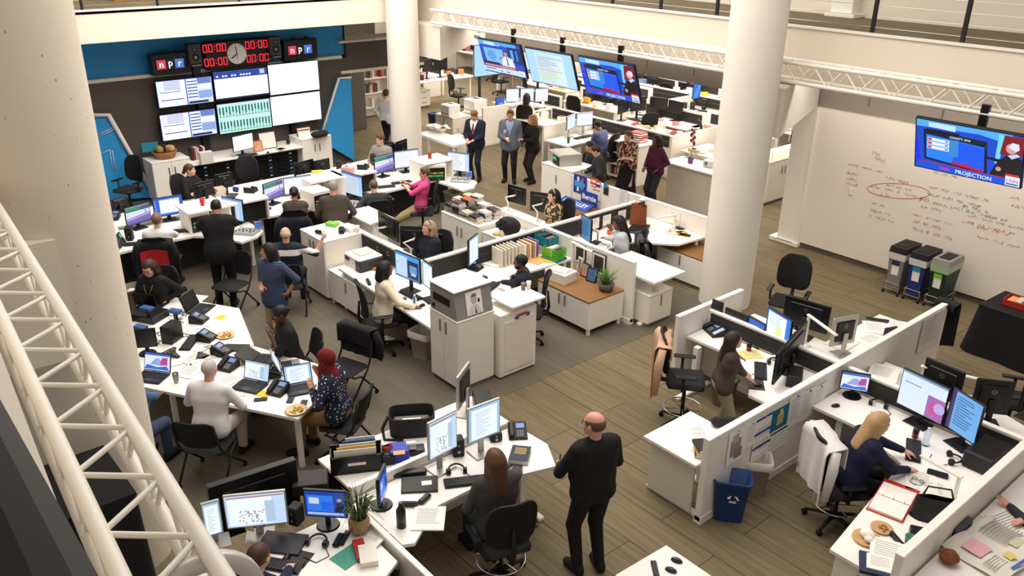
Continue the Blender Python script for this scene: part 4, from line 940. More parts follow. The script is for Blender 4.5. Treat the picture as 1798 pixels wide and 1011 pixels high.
cabinet('white cabinet end of the blonde woman desk', -2.68, -2.2, 6.17, 6.6, .69, '-y', 1)
desk('white desk with an open newspaper in the near right corner', [(-2.07, 5.9), (-1.38, 5.9), (-1.38, 8.9), (-2.07, 8.9)], .73, .035, [(-1.45, 6.0), (-1.45, 8.8)])
# ---------------------------------------------------------------- near desks
desk('white desk of the woman in the grey hoodie', [(-6.05, 3.2), (-6.05, 5.25), (-5.55, 5.28), (-5.2, 5.08), (-5.45, 4.3), (-5.45, 3.75), (-5.15, 3.3), (-5.2, 3.2)], .73, .035, tleg=[(-5.65, 5.0, 'x'), (-5.6, 3.4, 'x')])
desk('white rear shelf with the camera bag and organisers', [(-6.85, 3.25), (-6.85, 5.25), (-6.14, 5.25), (-6.14, 3.25)], .73, .035, modesty=(-6.8, 3.3, -6.77, 5.2))
tag(MB(LAM).box(-6.13, -6.07, 3.2, 5.0, 0, .84, b=.005).obj('desk_divider'), 'low white divider between the rear shelf and the near desk', 'partition')
desk('white desk with the potted grass plant at the lower left', [(-5.95, 1.3), (-5.95, 3.05), (-5.05, 3.05), (-4.6, 2.2), (-4.6, 1.3)], .73, .035, [(-5.1, 2.95)], modesty=(-5.2, 3.0, -5.0, 3.03))
partition('white partition panel beside the lower left desk', (-5.9, 3.12), (-3.9, 3.12), .8, .05)
desk('white table corner with two mice and a remote at the bottom edge', [(-3.72, 4.4), (-3.69, 5.03), (-3.1, 5.03), (-3.1, 4.4)], .73, .03, [(-3.65, 4.95)])
# ---------------------------------------------------------------- conference tables
tA = [at(*p, .73) for p in ((298, 520), (432, 546), (447, 604), (236, 570))]
desk('white meeting table with the tangle of cables and phones', [(p.x, p.y) for p in (at(302, 521, .73), at(420, 541, .73), at(446, 606, .73), at(235, 660, .73), at(225, 570, .73))], .73, .035, [(p.x, p.y) for p in (at(318, 530, .73), at(420, 556, .73), at(250, 600, .73))], name='meeting_table', cat='table')
desk('white meeting table where the woman in the red headscarf sits', [(p.x, p.y) for p in (at(446, 607, .73), at(606, 652, .73), at(523, 735, .73), at(240, 676, .73), at(236, 661, .73))], .726, .035, [(p.x, p.y) for p in (at(592, 656, .73), at(521, 724, .73), at(300, 680, .73))], name='meeting_table', cat='table')
# woven patterns of three tops
def pat_mat(kind):
    m = bpy.data.materials.new('pattern_'+kind.lower()); m.use_nodes = True; nt = m.node_tree; b = nt.nodes['Principled BSDF']; b.inputs['Roughness'].default_value = .85
    tc = nt.nodes.new('ShaderNodeTexCoord'); cr = nt.nodes.new('ShaderNodeValToRGB'); e = cr.color_ramp.elements
    if kind == 'STRIPE':
        tx = nt.nodes.new('ShaderNodeTexWave'); tx.bands_direction = 'Z'; tx.inputs['Scale'].default_value = 14; tx.inputs['Distortion'].default_value = .6; out = tx.outputs['Fac']
        e[0].color = lin('25304a'); e[1].color = lin('4c5d82'); e[0].position = .72; e[1].position = .82
    elif kind == 'DOTS':
        tx = nt.nodes.new('ShaderNodeTexVoronoi'); tx.inputs['Scale'].default_value = 26; tx.inputs['Randomness'].default_value = .5; out = tx.outputs['Distance']
        e[0].color = lin('e6e6ee'); e[1].color = lin('171c33'); e[0].position = .2; e[1].position = .24
    else:
        tx = nt.nodes.new('ShaderNodeTexNoise'); tx.inputs['Scale'].default_value = 22; tx.inputs['Detail'].default_value = 1; out = tx.outputs['Fac']
        a, c = ('4a161b', 'c9a58e') if kind == 'FLORAL' else ('2e2018', 'c7a77a')
        e[0].color = lin(a); e[1].color = lin(c); e[0].position = .5; e[1].position = .56
    nt.links.new(tc.outputs['Object'], tx.inputs['Vector']); nt.links.new(out, cr.inputs[0]); nt.links.new(cr.outputs[0], b.inputs['Base Color']); return m
PATM = {k: pat_mat(k) for k in ('STRIPE', 'DOTS', 'FLORAL', 'FLOWER')}
# ================================================================ people
def cap_d(P, a, b, ra, rb):
    a = np.array(a, np.float32); b = np.array(b, np.float32); d = b-a; L = float(d@d)
    if L < 1e-9: return np.linalg.norm(P-a, axis=-1)-ra
    t = np.clip((P-a)@d/L, 0, 1)
    return np.linalg.norm(P-(a+t[..., None]*d), axis=-1)-(ra+(rb-ra)*t)
def ell_d(P, c, r, R):
    q = (P-np.array(c, np.float32))@np.array(R, np.float32).T.T if False else (P-np.array(c, np.float32))@np.array(R, np.float32)
    r = np.array(r, np.float32); k0 = np.linalg.norm(q/r, axis=-1); k1 = np.linalg.norm(q/(r*r), axis=-1)+1e-9
    return k0*(k0-1)/k1
def surf(prims, h, cut=None):
    """surface of a smooth union; prims: ('c',a,b,ra,rb,k,tag) | ('e',c,r,R,k,tag), tag '-' carves. Returns verts, quads, tag per vert"""
    bb = []
    for p in prims:
        if p[0] == 'c': m = max(p[3], p[4]); bb.append((np.minimum(p[1], p[2])-m, np.maximum(p[1], p[2])+m))
        else: m = max(p[2]); bb.append((np.array(p[1])-m, np.array(p[1])+m))
    use = [i for i, p in enumerate(prims) if p[-1] != '-']
    lo = np.min([bb[i][0] for i in use], 0)-4*h; hi = np.max([bb[i][1] for i in use], 0)+4*h
    n = np.ceil((hi-lo)/h).astype(int)+1
    D = np.full(n, .5, np.float32); TG = np.full(n, -1, np.int16); BD = np.full(n, .5, np.float32)
    ax = [lo[i]+h*np.arange(n[i], dtype=np.float32) for i in range(3)]
    tags = []
    for p, (l, u) in zip(prims, bb):
        k = p[-2]; m = k+3*h
        s = [slice(max(0, int((l[i]-m-lo[i])/h)), min(n[i], int((u[i]+m-lo[i])/h)+2)) for i in range(3)]
        G = np.stack(np.meshgrid(ax[0][s[0]], ax[1][s[1]], ax[2][s[2]], indexing='ij'), -1)
        if G.size == 0: continue
        d = cap_d(G, *p[1:5]) if p[0] == 'c' else ell_d(G, p[1], p[2], p[3])
        S = tuple(s); o = D[S]
        if p[-1] == '-':
            d = -d; hh = np.clip(.5-.5*(o-d)/max(k, 1e-5), 0, 1); D[S] = o*(1-hh)+d*hh+k*hh*(1-hh)
        else:
            hh = np.clip(.5+.5*(d-o)/max(k, 1e-5), 0, 1); D[S] = d*(1-hh)+o*hh-k*hh*(1-hh)
            if p[-1] not in tags: tags.append(p[-1])
            q = d < BD[S]; BD[S] = np.where(q, d, BD[S]); TG[S] = np.where(q, tags.index(p[-1]), TG[S])
    if cut is not None:
        G = np.stack(np.meshgrid(*ax, indexing='ij'), -1); D = np.maximum(D, cut(G))
    V, F, C = nets(D); 
    cell = np.minimum(np.round(V).astype(int), n-1); tg = TG[cell[:, 0], cell[:, 1], cell[:, 2]]
    return V*h+lo, F, [tags[t] if t >= 0 else tags[0] for t in tg]
def nets(D):
    S = D < 0; n = S.shape
    c = np.zeros((n[0]-1, n[1]-1, n[2]-1), np.int8)
    for i in (0, 1):
        for j in (0, 1):
            for k in (0, 1): c += S[i:n[0]-1+i, j:n[1]-1+j, k:n[2]-1+k]
    act = (c > 0) & (c < 8); idx = np.argwhere(act); ids = np.full(act.shape, -1, np.int64); ids[act] = np.arange(len(idx))
    acc = np.zeros((len(idx), 3)); cnt = np.zeros(len(idx))
    for a in range(3):
        for u in (0, 1):
            for v in (0, 1):
                o = [0, 0, 0]; o[(a+1) % 3] = u; o[(a+2) % 3] = v; o2 = list(o); o2[a] = 1
                i0 = idx+o; i1 = idx+o2; d0 = D[tuple(i0.T)]; d1 = D[tuple(i1.T)]
                x = (d0 < 0) != (d1 < 0); t = np.where(x, d0/np.where(d0 == d1, 1, d0-d1), 0)
                p = np.array(o, float)[None].repeat(len(idx), 0); p[:, a] = t
                acc += p*x[:, None]; cnt += x
    V = idx+acc/np.maximum(cnt, 1)[:, None]
    F = []
    for a in range(3):
        b, c_ = (a+1) % 3, (a+2) % 3
        sl0 = [slice(None)]*3; sl1 = [slice(None)]*3; sl0[a] = slice(0, n[a]-1); sl1[a] = slice(1, n[a])
        for q in (sl0, sl1): q[b] = slice(1, n[b]-1); q[c_] = slice(1, n[c_]-1)
        A, B = S[tuple(sl0)], S[tuple(sl1)]; e = np.argwhere(A != B)
        if not len(e): continue
        fl = A[tuple(e.T)]
        e[:, b] += 1; e[:, c_] += 1
        def g(db, dc): q = e.copy(); q[:, b] += db; q[:, c_] += dc; return ids[tuple(q.T)]
        quad = np.stack([g(-1, -1), g(0, -1), g(0, 0), g(-1, 0)], 1)
        quad[~fl] = quad[~fl][:, ::-1]; F.append(quad)
    return V, np.concatenate(F), None
def relax(V, F, it=1):
    for _ in range(it):
        acc = np.zeros_like(V); cnt = np.zeros(len(V))
        for a, b in ((0, 1), (1, 2), (2, 3), (3, 0)):
            np.add.at(acc, F[:, a], V[F[:, b]]); np.add.at(acc, F[:, b], V[F[:, a]]); np.add.at(cnt, F[:, a], 1); np.add.at(cnt, F[:, b], 1)
        V = V*.45+.55*acc/np.maximum(cnt, 1)[:, None]
    return V
def mesh_obj(name, V, F, mats, mi=None, parent=None):
    me = bpy.data.meshes.new(name); me.vertices.add(len(V)); me.vertices.foreach_set('co', np.asarray(V, np.float32).ravel())
    n = len(F); me.loops.add(4*n); me.loops.foreach_set('vertex_index', np.asarray(F, np.int32).ravel())
    me.polygons.add(n); me.polygons.foreach_set('loop_start', np.arange(0, 4*n, 4, dtype=np.int32)); me.polygons.foreach_set('loop_total', np.full(n, 4, np.int32))
    for m in mats: me.materials.append(m)
    if mi is not None: me.polygons.foreach_set('material_index', np.asarray(mi, np.int32))
    me.polygons.foreach_set('use_smooth', np.ones(n, bool)); me.update(); me.validate()
    o = bpy.data.objects.new(name, me); COL.objects.link(o)
    if parent is not None: o.parent = parent
    return o
def nrm(v): v = np.asarray(v, float); return v/(np.linalg.norm(v)+1e-9)
def ik(a, t, l1, l2, pole):
    a = np.array(a, float); t = np.array(t, float); d = t-a; L = np.linalg.norm(d); Lm = min(L, (l1+l2)*.995); d = nrm(d); t = a+d*Lm
    x = (l1*l1-l2*l2+Lm*Lm)/(2*Lm); hh = math.sqrt(max(0, l1*l1-x*x)); p = np.array(pole, float); p = p-d*(p@d)
    return a+d*x+nrm(p)*hh, t
SKIN = {'fair': 'e0b097', 'pink': 'dda08a', 'tan': 'b98361', 'brown': '7d4f37', 'dark': '543423'}
def person(label, head, zhead, yaw, pose='stand', skin='fair', hair=('short', '3a2a1e'), top=None, bottom='1d1d22', shoes='17130f', lh=None, rh=None, lean=0, side=0, twist=0, look=0, nod=0,
           sc=1.0, fem=False, fl=None, fr=None, sleeve='long', jacket=None, tie=None, skirt=None, glasses=None, headset=None, beard=None, collar=None, lanyard=None, badge=None, hz=.5, h=.011, elb=None, fing=None, toph=None, pattern=None, belly=0, loc=None, untuck=0, yoke=None):
    S = sc; yr = yaw*D2R
    u = nrm([math.sin(side*D2R), math.sin(lean*D2R), math.cos(lean*D2R)*math.cos(side*D2R)])
    r = nrm(np.array([math.cos(twist*D2R), math.sin(twist*D2R), 0])); r = nrm(r-u*(r@u)); f = np.cross(u, r)
    pel = np.array([0, 0, (.93*S if pose == 'stand' else hz+.10)])
    TL = .50*S
    sp = lambda t: pel+u*TL*t
    nb = sp(1.02)+f*.0; hd_r = nrm(r*math.cos(look*D2R)+f*math.sin(look*D2R)); hf = nrm(np.cross(u*.4+np.array([0, 0, .6]), hd_r))
    up = nrm(np.cross(hd_r, hf)); hf2 = nrm(hf*math.cos(nod*D2R)-up*math.sin(nod*D2R)); hu = nrm(np.cross(hd_r, hf2))
    hc = nb+nrm(u*.6+hu*.4)*.165*S+hf2*.03*S
    # world placement from the head centre
    if loc is None:
        zh = zhead; w0 = at(*head, zh); dz = zh-hc[2]
        cx = w0.x-(math.cos(yr)*hc[0]-math.sin(yr)*hc[1]); cy = w0.y-(math.sin(yr)*hc[0]+math.cos(yr)*hc[1])
        loc = Vector((cx, cy, 0))
    inv = Matrix.Rotation(-yr, 4, 'Z') @ Matrix.Translation(-loc)
    def pt(q):
        if q is None: return None
        if isinstance(q, Vector): return np.array(inv @ q)
        if isinstance(q[0], str): return np.array(inv @ (at(q[1], q[2], q[3])))
        return np.array(q, float)*np.array([1, 1, 1])
    t = T('person', label, 'person', loc, yr)
    sw = (.165 if fem else .19)*S; hipw = (.095 if fem else .09)*S
    shl, shr = sp(.93)-r*sw, sp(.93)+r*sw
    la, lf = .285*S, .25*S
    dfl = sp(.05)-r*(sw+.07)+f*.05 if pose == 'stand' else np.array([-.16, .32, hz+.18])
    dfr = sp(.05)+r*(sw+.07)+f*.05 if pose == 'stand' else np.array([.16, .32, hz+.18])
    lw = pt(lh) if lh is not None else dfl; rw = pt(rh) if rh is not None else dfr
    el = elb or ((-.6, -.5, -.4), (.6, -.5, -.4))
    le, lw = ik(shl, lw, la, lf, r*el[0][0]+f*el[0][1]+u*el[0][2]); re, rw = ik(shr, rw, la, lf, r*el[1][0]+f*el[1][1]+u*el[1][2])
    hl, hr_ = pel-r*hipw-np.array([0, 0, .03]), pel+r*hipw-np.array([0, 0, .03]); th, sh = .43*S, .42*S
    if pose == 'stand':
        al, ar = np.array([-.11, .02, .085]), np.array([.11, -.02, .085])
        if fl is not None: al = pt(fl)
        if fr is not None: ar = pt(fr)
        kp = (0, 1, .1)
    else:
        al, ar = np.array([-.13, .46*S, .085]), np.array([.13, .42*S, .085])
        if fl is not None: al = pt(fl)
        if fr is not None: ar = pt(fr)
        kp = (0, .6, 1)
    kl, al = ik(hl, al, th, sh, (kp[0]-.12, kp[1], kp[2])); kr, ar = ik(hr_, ar, th, sh, (kp[0]+.12, kp[1], kp[2]))
    tl, tr = al+np.array([-.03, .15*S, -.05]), ar+np.array([.03, .15*S, -.05])
    for q in (al, ar, tl, tr): q[2] = max(q[2], .03)
    bust = .02 if fem else 0
    def torso(e=0.0, lo=0.0, hi=1.0, tg='top', k=.03):
        P = []
        prof = [(0.0, .10 if not fem else .115, .115), (.16, .085, .115), (.34, .075+belly*.3, .105+belly), (.52, .085+belly*.2, .105+belly*.6), (.7, .105, .112), (.86, .11 if not fem else .095, .098)]
        for s_, w_, r_ in prof:
            if lo <= s_ <= hi:
                c = sp(s_)+f*(.012 if s_ > .3 else 0)+f*belly*.5*(.2 < s_ < .6); P.append(('c', c-r*w_*S, c+r*w_*S, (r_+e)*S*.97, (r_+e)*S*.97, k, tg))
        if fem and hi > .6:
            for q in (-1, 1): P.append(('e', sp(.66)+r*q*.075*S+f*.085*S, [(.062+e)*S]*3, np.eye(3), .03, tg))
        if hi >= .9:
            P.append(('c', shl+r*.03-u*.0, shr-r*.03, (.058+e)*S, (.058+e)*S, .04, tg)); P.append(('c', sp(.93), sp(1.0), (.07+e)*S, (.055+e)*S, .03, tg))
        return P
    def arms(e=0.0, full=1.0, tg='top', k=.02):
        P = []
        for s_, e_, w_ in ((shl, le, lw), (shr, re, rw)):
            P.append(('c', s_, e_ if full >= .5 else s_+(e_-s_)*full*2, (.054+e)*S, (.043+e)*S if full >= .5 else (.052+e)*S, k, tg))
            if full > .5: q = e_+(w_-e_)*min(1, (full-.5)*2); P.append(('c', e_, q, (.042+e)*S, (.03+e*.9)*S, k*.7, tg))
        return P
    def legs(e=0.0, tg='leg', full=1.0):
        P = []
        for a, k_, b_ in ((hl, kl, al), (hr_, kr, ar)):
            P.append(('c', a, k_, (.092 if fem else .088)*S+e, .06*S+e, .025, tg)); P.append(('c', k_, k_+(b_-k_)*full, .058*S+e, .042*S+e, .02, tg))
        P.append(('c', pel-r*.07*S, pel+r*.07*S, .115*S+e, .115*S+e, .03, tg))
        return P
    HR = np.stack([hd_r, hf2, hu], 1)   # head axes as columns
    def H(x, y, z): return hc+HR@(np.array([x, y, z])*S)
    def hcap(a, b, ra, rb, k, tg): return ('c', H(*a), H(*b), ra*S, rb*S, k, tg)
    def hell(c, r3, k, tg): return ('e', H(*c), np.array(r3)*S, HR, k, tg)
    head_p = [hell((0, -.012, .032), (.074, .094, .084), .01, 'skin'), hell((0, .022, -.035), (.058, .07, .078), .03, 'skin'), hcap((-.02, .066, -.088), (.02, .066, -.088), .02, .02, .025, 'skin'),
              hcap((-.034, .074, .022), (.034, .074, .022), .011, .011, .02, 'skin'), hell((-.04, .058, -.025), (.024, .022, .026), .02, 'skin'), hell((.04, .058, -.025), (.024, .022, .026), .02, 'skin'),
              hell((-.031, .096, .004), (.015, .014, .01), .012, '-'), hell((.031, .096, .004), (.015, .014, .01), .012, '-'),
              hcap((0, .088, .012), (0, .106, -.026), .007, .0125, .008, 'skin'), hcap((-.011, .096, -.03), (.011, .096, -.03), .007, .007, .006, 'skin'),
              hcap((-.018, .085, -.056), (.018, .085, -.056), .0075, .0075, .006, 'lip'), hcap((-.015, .084, -.064), (.015, .084, -.064), .007, .007, .005, 'lip'),
              hell((-.077, -.004, -.004), (.011, .021, .033), .006, 'skin'), hell((.077, -.004, -.004), (.011, .021, .033), .006, 'skin')]
    # hands
    def hand(e_, w_, left, mode):
        d = nrm(w_-e_); P = []; mode = mode or 'relax'
        pn = np.array([0, 0, -1.0]) if abs(d[2]) < .75 else (r if left else -r)
        if mode == 'fist': pn = -f if abs(d[1]) < .6 else pn
        pn = nrm(pn-d*(pn@d)); sd = nrm(np.cross(d, pn)); sd = sd if (sd@r > 0) == left else -sd   # towards the thumb
        pc = w_+d*.055*S
        for k in (-.026, -.009, .009, .026): P.append(('c', w_+d*.012*S+sd*k*.7*S, w_+d*.088*S+sd*k*S, .0155*S, .0125*S, .012, 'hand'))
        cur = {'flat': .12, 'relax': .5, 'grip': 1.25, 'fist': 1.5}[mode]
        for k, ln in ((.029, .068), (.0098, .078), (-.0098, .072), (-.029, .056)):
            b0 = w_+d*.09*S+sd*k*S; dd = d; ss = b0
            for j, fr_ in enumerate((.45, .32, .25)):
                an = cur*(j+.6)*.5; dd = nrm(d*math.cos(an)+pn*math.sin(an)); s2 = ss+dd*ln*fr_*S
                P.append(('c', ss, s2, (.0092-.0008*j)*S, (.0086-.0008*j)*S, .003, 'hand')); ss = s2
        b0 = w_+d*.03*S+sd*.03*S; b1 = b0+nrm(d*.55+sd*.7+pn*.35)*.042*S; b2 = b1+nrm(d*.85+sd*.15+pn*(.3+cur*.3))*.034*S
        P.append(('c', b0, b1, .0125*S, .0105*S, .008, 'hand')); P.append(('c', b1, b2, .0102*S, .0088*S, .003, 'hand'))
        return P
    fg = fing or ('relax', 'relax')
    body = torso(-.012, tg='torso')+legs(-.012)+[('c', sp(.96), hc-hu*.055*S-hf2*.018*S, .054*S if not fem else .047*S, .052*S if not fem else .045*S, .02, 'skin')]+arms(-.004, 1, 'arm')
    body += [('c', a, b, .04*S, .03*S, .015, 'foot') for a, b in ((al, tl), (ar, tr))]
    body += head_p+hand(le, lw, True, fg[0])+hand(re, rw, False, fg[1])
    V, F, tg = surf(body, h)
    sk = lin(SKIN[skin]); mats = [M(SKIN[skin], .5, 0, .06, 22), M('%02x%02x%02x' % tuple(int(int(SKIN[skin][i:i+2], 16)*k) for i, k in ((0, .86), (2, .6), (4, .6))), .45, 0, 0)]
    lipv = np.array([x == 'lip' for x in tg]); mi = (lipv[F].sum(1) >= 3).astype(np.int32)
    V = relax(V, F, 1)
    mesh_obj('body', V, F, mats, mi, t)
    # eyes and brows
    if True:
        b = MB(); W = M('e8e2da', .25, 0, 0); I = M('2a1a12', .2, 0, 0)
        b.T = Matrix(((HR[0, 0]*S, HR[0, 1]*S, HR[0, 2]*S, hc[0]), (HR[1, 0]*S, HR[1, 1]*S, HR[1, 2]*S, hc[1]), (HR[2, 0]*S, HR[2, 1]*S, HR[2, 2]*S, hc[2]), (0, 0, 0, 1))); TH = b.T.copy()
        for q in (-1, 1): b.ball((q*.031, .0765, .004), (.0135, .0105, .0075), W, 10, 6).ball((q*.031, .0835, .004), (.0058, .0045, .0058), I, 8, 5)
        b.obj('eyes', t)
        bc = M(hair[1] if hair[0] not in ('hijab', 'bald', 'ring') else '4a382c', .8, 0, 0); b = MB(bc); b.T = TH
        for q in (-1, 1): b.tube([(q*.016, .087, .024), (q*.033, .086, .029), (q*.05, .072, .024)], [.0035, .0045, .002], 5)
        b.obj('eyebrows', t)
    # clothing
    e0 = .010
    tc = top; hasj = jacket is not None
    def cloth(name, prims, col, hh=.014, cut=None, mm=None, fn=None, rx=2):
        V, F, tg = surf(prims, hh, cut); V = relax(V, F, rx)
        m = mm or (col if not isinstance(col, str) else M(col, .85, 0, .08, 30)); mats = [m]; mi = None
        if fn is not None: mats, mi, F = fn(V, F, mats)
        return mesh_obj(name, V, F, mats, mi, t)
    sl = {'long': .97, 'short': .36, 'none': .12, 'elbow': .62, 'roll': .68}[sleeve]
    lo_t = 0.0
    if top:
        P = torso(e0+.004, 0.0)+arms(e0, sl)
        if untuck: P += [('c', pel-r*.07*S-u*untuck, pel+r*.07*S-u*untuck, .145*S, .145*S, .04, 'top')]
        if pose == 'stand' and not untuck: P = [p for p in P]
        def yfn(V, F, mats):
            d = V-sp(0); q = ((d@u/TL) > .74) & ((d@u/TL) < .9); return mats+[M(yoke, .85, 0, .05)], (q[F].sum(1) >= 2).astype(int), F
        cloth('sweater' if collar is None else 'shirt', P, PATM[pattern] if pattern else top, fn=yfn if yoke else None)
        if collar:
            n = 18; b = MB(M(collar, .8, 0, .03)); c0 = sp(1.0); rr = .064*S
            ringp = [(c0+(r*math.cos(a)*rr+f*math.sin(a)*rr*1.08)-u*.012+u*(.03*(1-max(0, math.sin(a)))*S)) for a in [math.pi/2+.35+(2*math.pi-.7)*k/n for k in range(n+1)]]
            b.grid(lambda u_, v_: tuple(ringp[min(n, int(round(u_*n)))]*(1)+(u*.03*S*(v_)+nrm(ringp[min(n, int(round(u_*n)))]-c0)*(-.012)*v_)), n, 2, None, .006); b.obj('collar', t)
    if jacket:
        def vfn(V, F, mats):
            d = V-sp(0); zz = d@u/TL; xx = np.abs(d@r); yy = d@f
            inV = (yy > .0) & (xx < np.clip((zz-.42)*.15, 0, .09)*S) & (zz > .42)
            keep = ~(inV[F].sum(1) >= 2)
            return mats, None, F[keep]
        P = torso(e0+.022, 0.0, tg='top')+arms(e0+.012, .93)+[('c', pel-r*.075*S-np.array([0, 0, .09*S])*(pose == 'stand'), pel+r*.075*S-np.array([0, 0, .09*S])*(pose == 'stand'), .132*S, .132*S, .04, 'top')]
        cloth('jacket', P, jacket, fn=vfn)
        if tie:
            b = MB(M(tie, .6, 0, 0)); y = f*.165*S
            a0, a1 = sp(.97)+f*.115*S, sp(.42)+y
            for s_, w0, w1 in ((0, .018, .03),):
                b.add([a0-r*.014, a0+r*.014, (a0*.4+a1*.6)+f*.012+r*.028, a1+f*.006, (a0*.4+a1*.6)+f*.012-r*.028], [(4, 3, 2, 1, 0)]); b.obj('tie', t)
    if skirt:
        zk = .1; b = MB(M(skirt, .9, 0, .1, 20)); c1 = (kl+kr)/2
        n = 28
        def fn(u_, v_):
            a = u_*2*math.pi; w_ = .15+.13*v_; w2 = .125+.12*v_; fo = 1+.05*v_*math.sin(a*9)
            p = sp(.2)*(1-v_)+np.array([0, 0.02, .1])*v_; return tuple(p+r*math.cos(a)*w_*fo*S+f*math.sin(a)*w2*fo*S)
        b.grid(fn, n*2, 10).obj('skirt', t)
    elif bottom:
        cloth('trousers', legs(.012, 'leg', .96), bottom)
    for i, (a, b_) in enumerate(((al, tl), (ar, tr))):
        cloth('shoe', [('c', a-np.array([0, .03, .03]), b_, .045*S, .04*S, .02, 's'), ('c', a, a-np.array([0, .045, .045]), .05*S, .042*S, .02, 's'), ('c', a-np.array([0, 0, .015]), b_+np.array([0, -.03, .012]), .05*S, .044*S, .02, 's')], shoes, .014, rx=1)
    # hair
    hs, hcol = hair; hm = M(hcol, .55, 0, .25, 60, .3)
    def hcut(line=.0, top=None):
        def fn(G):
            q = (G-hc)@HR/S; x, y, z = q[..., 0], q[..., 1], q[..., 2]
            d = (-z-.045+1.15*np.maximum(y, -.035)+line)*.62
            side_ = -(z+.02)*1.0+np.where((np.abs(x) > .05) & (y > .02), .03, -.05)
            d = np.maximum(d, np.where(y > .055, side_*.5, -1))
            if top is not None: d = np.maximum(d, (z-top))
            return d
        return fn
    base = [hell((0, -.014, .034), (.083, .103, .093), .01, 'h')]
    if hs == 'short': cloth('hair', base+[hell((0, .03, .09), (.06, .06, .035), .03, 'h')], None, .010, hcut(), hm)
    elif hs == 'crop': cloth('hair', [hell((0, -.013, .033), (.079, .099, .089), .01, 'h')], None, .010, hcut(.012), hm)
    elif hs == 'ring': cloth('hair', [hell((0, -.016, .02), (.08, .1, .08), .01, 'h')], None, .010, hcut(-.005, .072), hm)
    elif hs in ('long', 'bob', 'curly', 'back', 'shoulder'):
        L = {'long': .3, 'bob': .13, 'curly': .17, 'back': .34, 'shoulder': .17}[hs]
        P = base+[hell((0, -.03, .03), (.088, .095, .092), .02, 'h')]
        for q in (-1, 1): P += [hcap((q*.072, -.012, .02), (q*.08, -.02, -L*.55), .03, .034, .03, 'h'), hcap((q*.08, -.02, -L*.55), (q*.072, -.035, -L), .034, .024, .02, 'h')]
        P += [hcap((0, -.07, .0), (0, -.115, -L), .06, .05, .04, 'h'), hcap((-.04, -.07, .0), (-.05, -.11, -L), .055, .04, .04, 'h'), hcap((.04, -.07, .0), (.05, -.11, -L), .055, .04, .04, 'h')]
        if hs == 'curly':
            rr = random.Random(3)
            for _ in range(46):
                a = rr.uniform(0, 2*math.pi); z = rr.uniform(-.15, .1); 
                if math.sin(a) > .45 and z < .06: continue
                w_ = .09*math.sqrt(max(.1, 1-(z/.13)**2)) if z > 0 else .09+.02
                P.append(hell((w_*math.cos(a), -.015+w_*math.sin(a)*1.1, z+.02), (.026, .026, .026), .012, 'h'))
        def fcut(G):
            q = (G-hc)@HR/S; x, y, z = q[..., 0], q[..., 1], q[..., 2]
            face = np.minimum(np.minimum(y-.005, .058-z), .062+.02*(z < -.05)-np.abs(x))
            return face
        cloth('hair', P, None, .011, fcut, hm)
    elif hs in ('pony', 'bun'):
        P = base+([hell((0, -.115, .03), (.035, .035, .035), .02, 'h')] if hs == 'bun' else [hcap((0, -.1, .03), (0, -.13, -.06), .028, .03, .02, 'h'), hcap((0, -.13, -.06), (0, -.12, -.18), .03, .016, .02, 'h')])
        cloth('hair', P, None, .010, hcut(), hm)
    elif hs == 'hijab':
        P = [hell((0, -.016, .03), (.092, .112, .105), .02, 'h'), hell((0, .01, -.09), (.085, .09, .06), .05, 'h'), ('c', sp(.97), H(0, 0, -.1), .095*S, .085*S, .05, 'h'), ('c', sp(.9)+f*.05, sp(.97), .11*S, .09*S, .04, 'h')]
        def fcut(G):
            q = (G-hc)@HR/S; x, y, z = q[..., 0], q[..., 1], q[..., 2]
            return .05-np.sqrt((x/1.05)**2+((z+.018)/1.5)**2)+np.where(y > .03, 0, -9)
        cloth('headscarf', P, None, .012, fcut, M(hcol, .85, 0, .06, 8))
    if beard: cloth('beard', [hell((0, .024, -.045), (.062, .073, .074), .02, 'h')], None, .010, lambda G: (lambda q: np.maximum(q[..., 2]+.035, np.where(q[..., 1] > -.005, -1, 1)))((G-hc)@HR/S), M(beard, .9, 0, .2, 60))
    if glasses:
        b = MB(M(glasses, .3, 0, 0)); b.T = TH
        for q in (-1, 1):
            b.tube([(q*.033+.021*math.cos(a), .101-.012*abs(math.cos(a))*(1 if math.cos(a)*q > 0 else 0), .003+.016*math.sin(a)) for a in [2*math.pi*i/14 for i in range(15)]], .0022, 5)
            b.tube([(q*.053, .09, .008), (q*.08, 0, .01)], .002, 5)
        b.tube([(-.012, .102, .006), (.012, .102, .006)], .002, 5).obj('glasses', t)
    if headset:
        b = MB(M(headset, .4, 0, 0)); b.T = TH
        b.tube([(.087*math.cos(a), -.01, .01+.118*math.sin(a)) for a in [math.pi*i/14 for i in range(15)]], .009, 7)
        for q in (-1, 1): b.cyl((q*.07, -.005, -.005), (q*.1, -.005, -.005), .033, .028, 12)
        b.obj('headset', t)
    if lanyard:
        b = MB(M(lanyard, .7, 0, 0)); c = sp(.5)+f*(.135+belly*.8+bust)*S
        for q in (-1, 1): b.tube([sp(1.0)+r*q*.06*S, sp(.85)+r*q*.065*S+f*(.115+bust)*S, sp(.7)+r*q*.04*S+f*(.14+bust)*S, c+f*.01], .0045, 5)
        b.obj('lanyard', t)
    if badge is not None:
        c = sp(badge[1])+r*badge[0]*S+f*.155*S; b = MB(PAPER)
        b.quad(c-r*.03-u*.04, c+r*.03-u*.04, c+r*.03+u*.04, c-r*.03+u*.04).quad(c-r*.02-u*.02+f*.002, c+r*.02-u*.02+f*.002, c+r*.02+u*.01+f*.002, c-r*.02+u*.01+f*.002, M('b5525a', .7, 0, 0)); b.obj('badge', t)
    wl = lambda p: loc+Vector((math.cos(yr)*p[0]-math.sin(yr)*p[1], math.sin(yr)*p[0]+math.cos(yr)*p[1], p[2]))
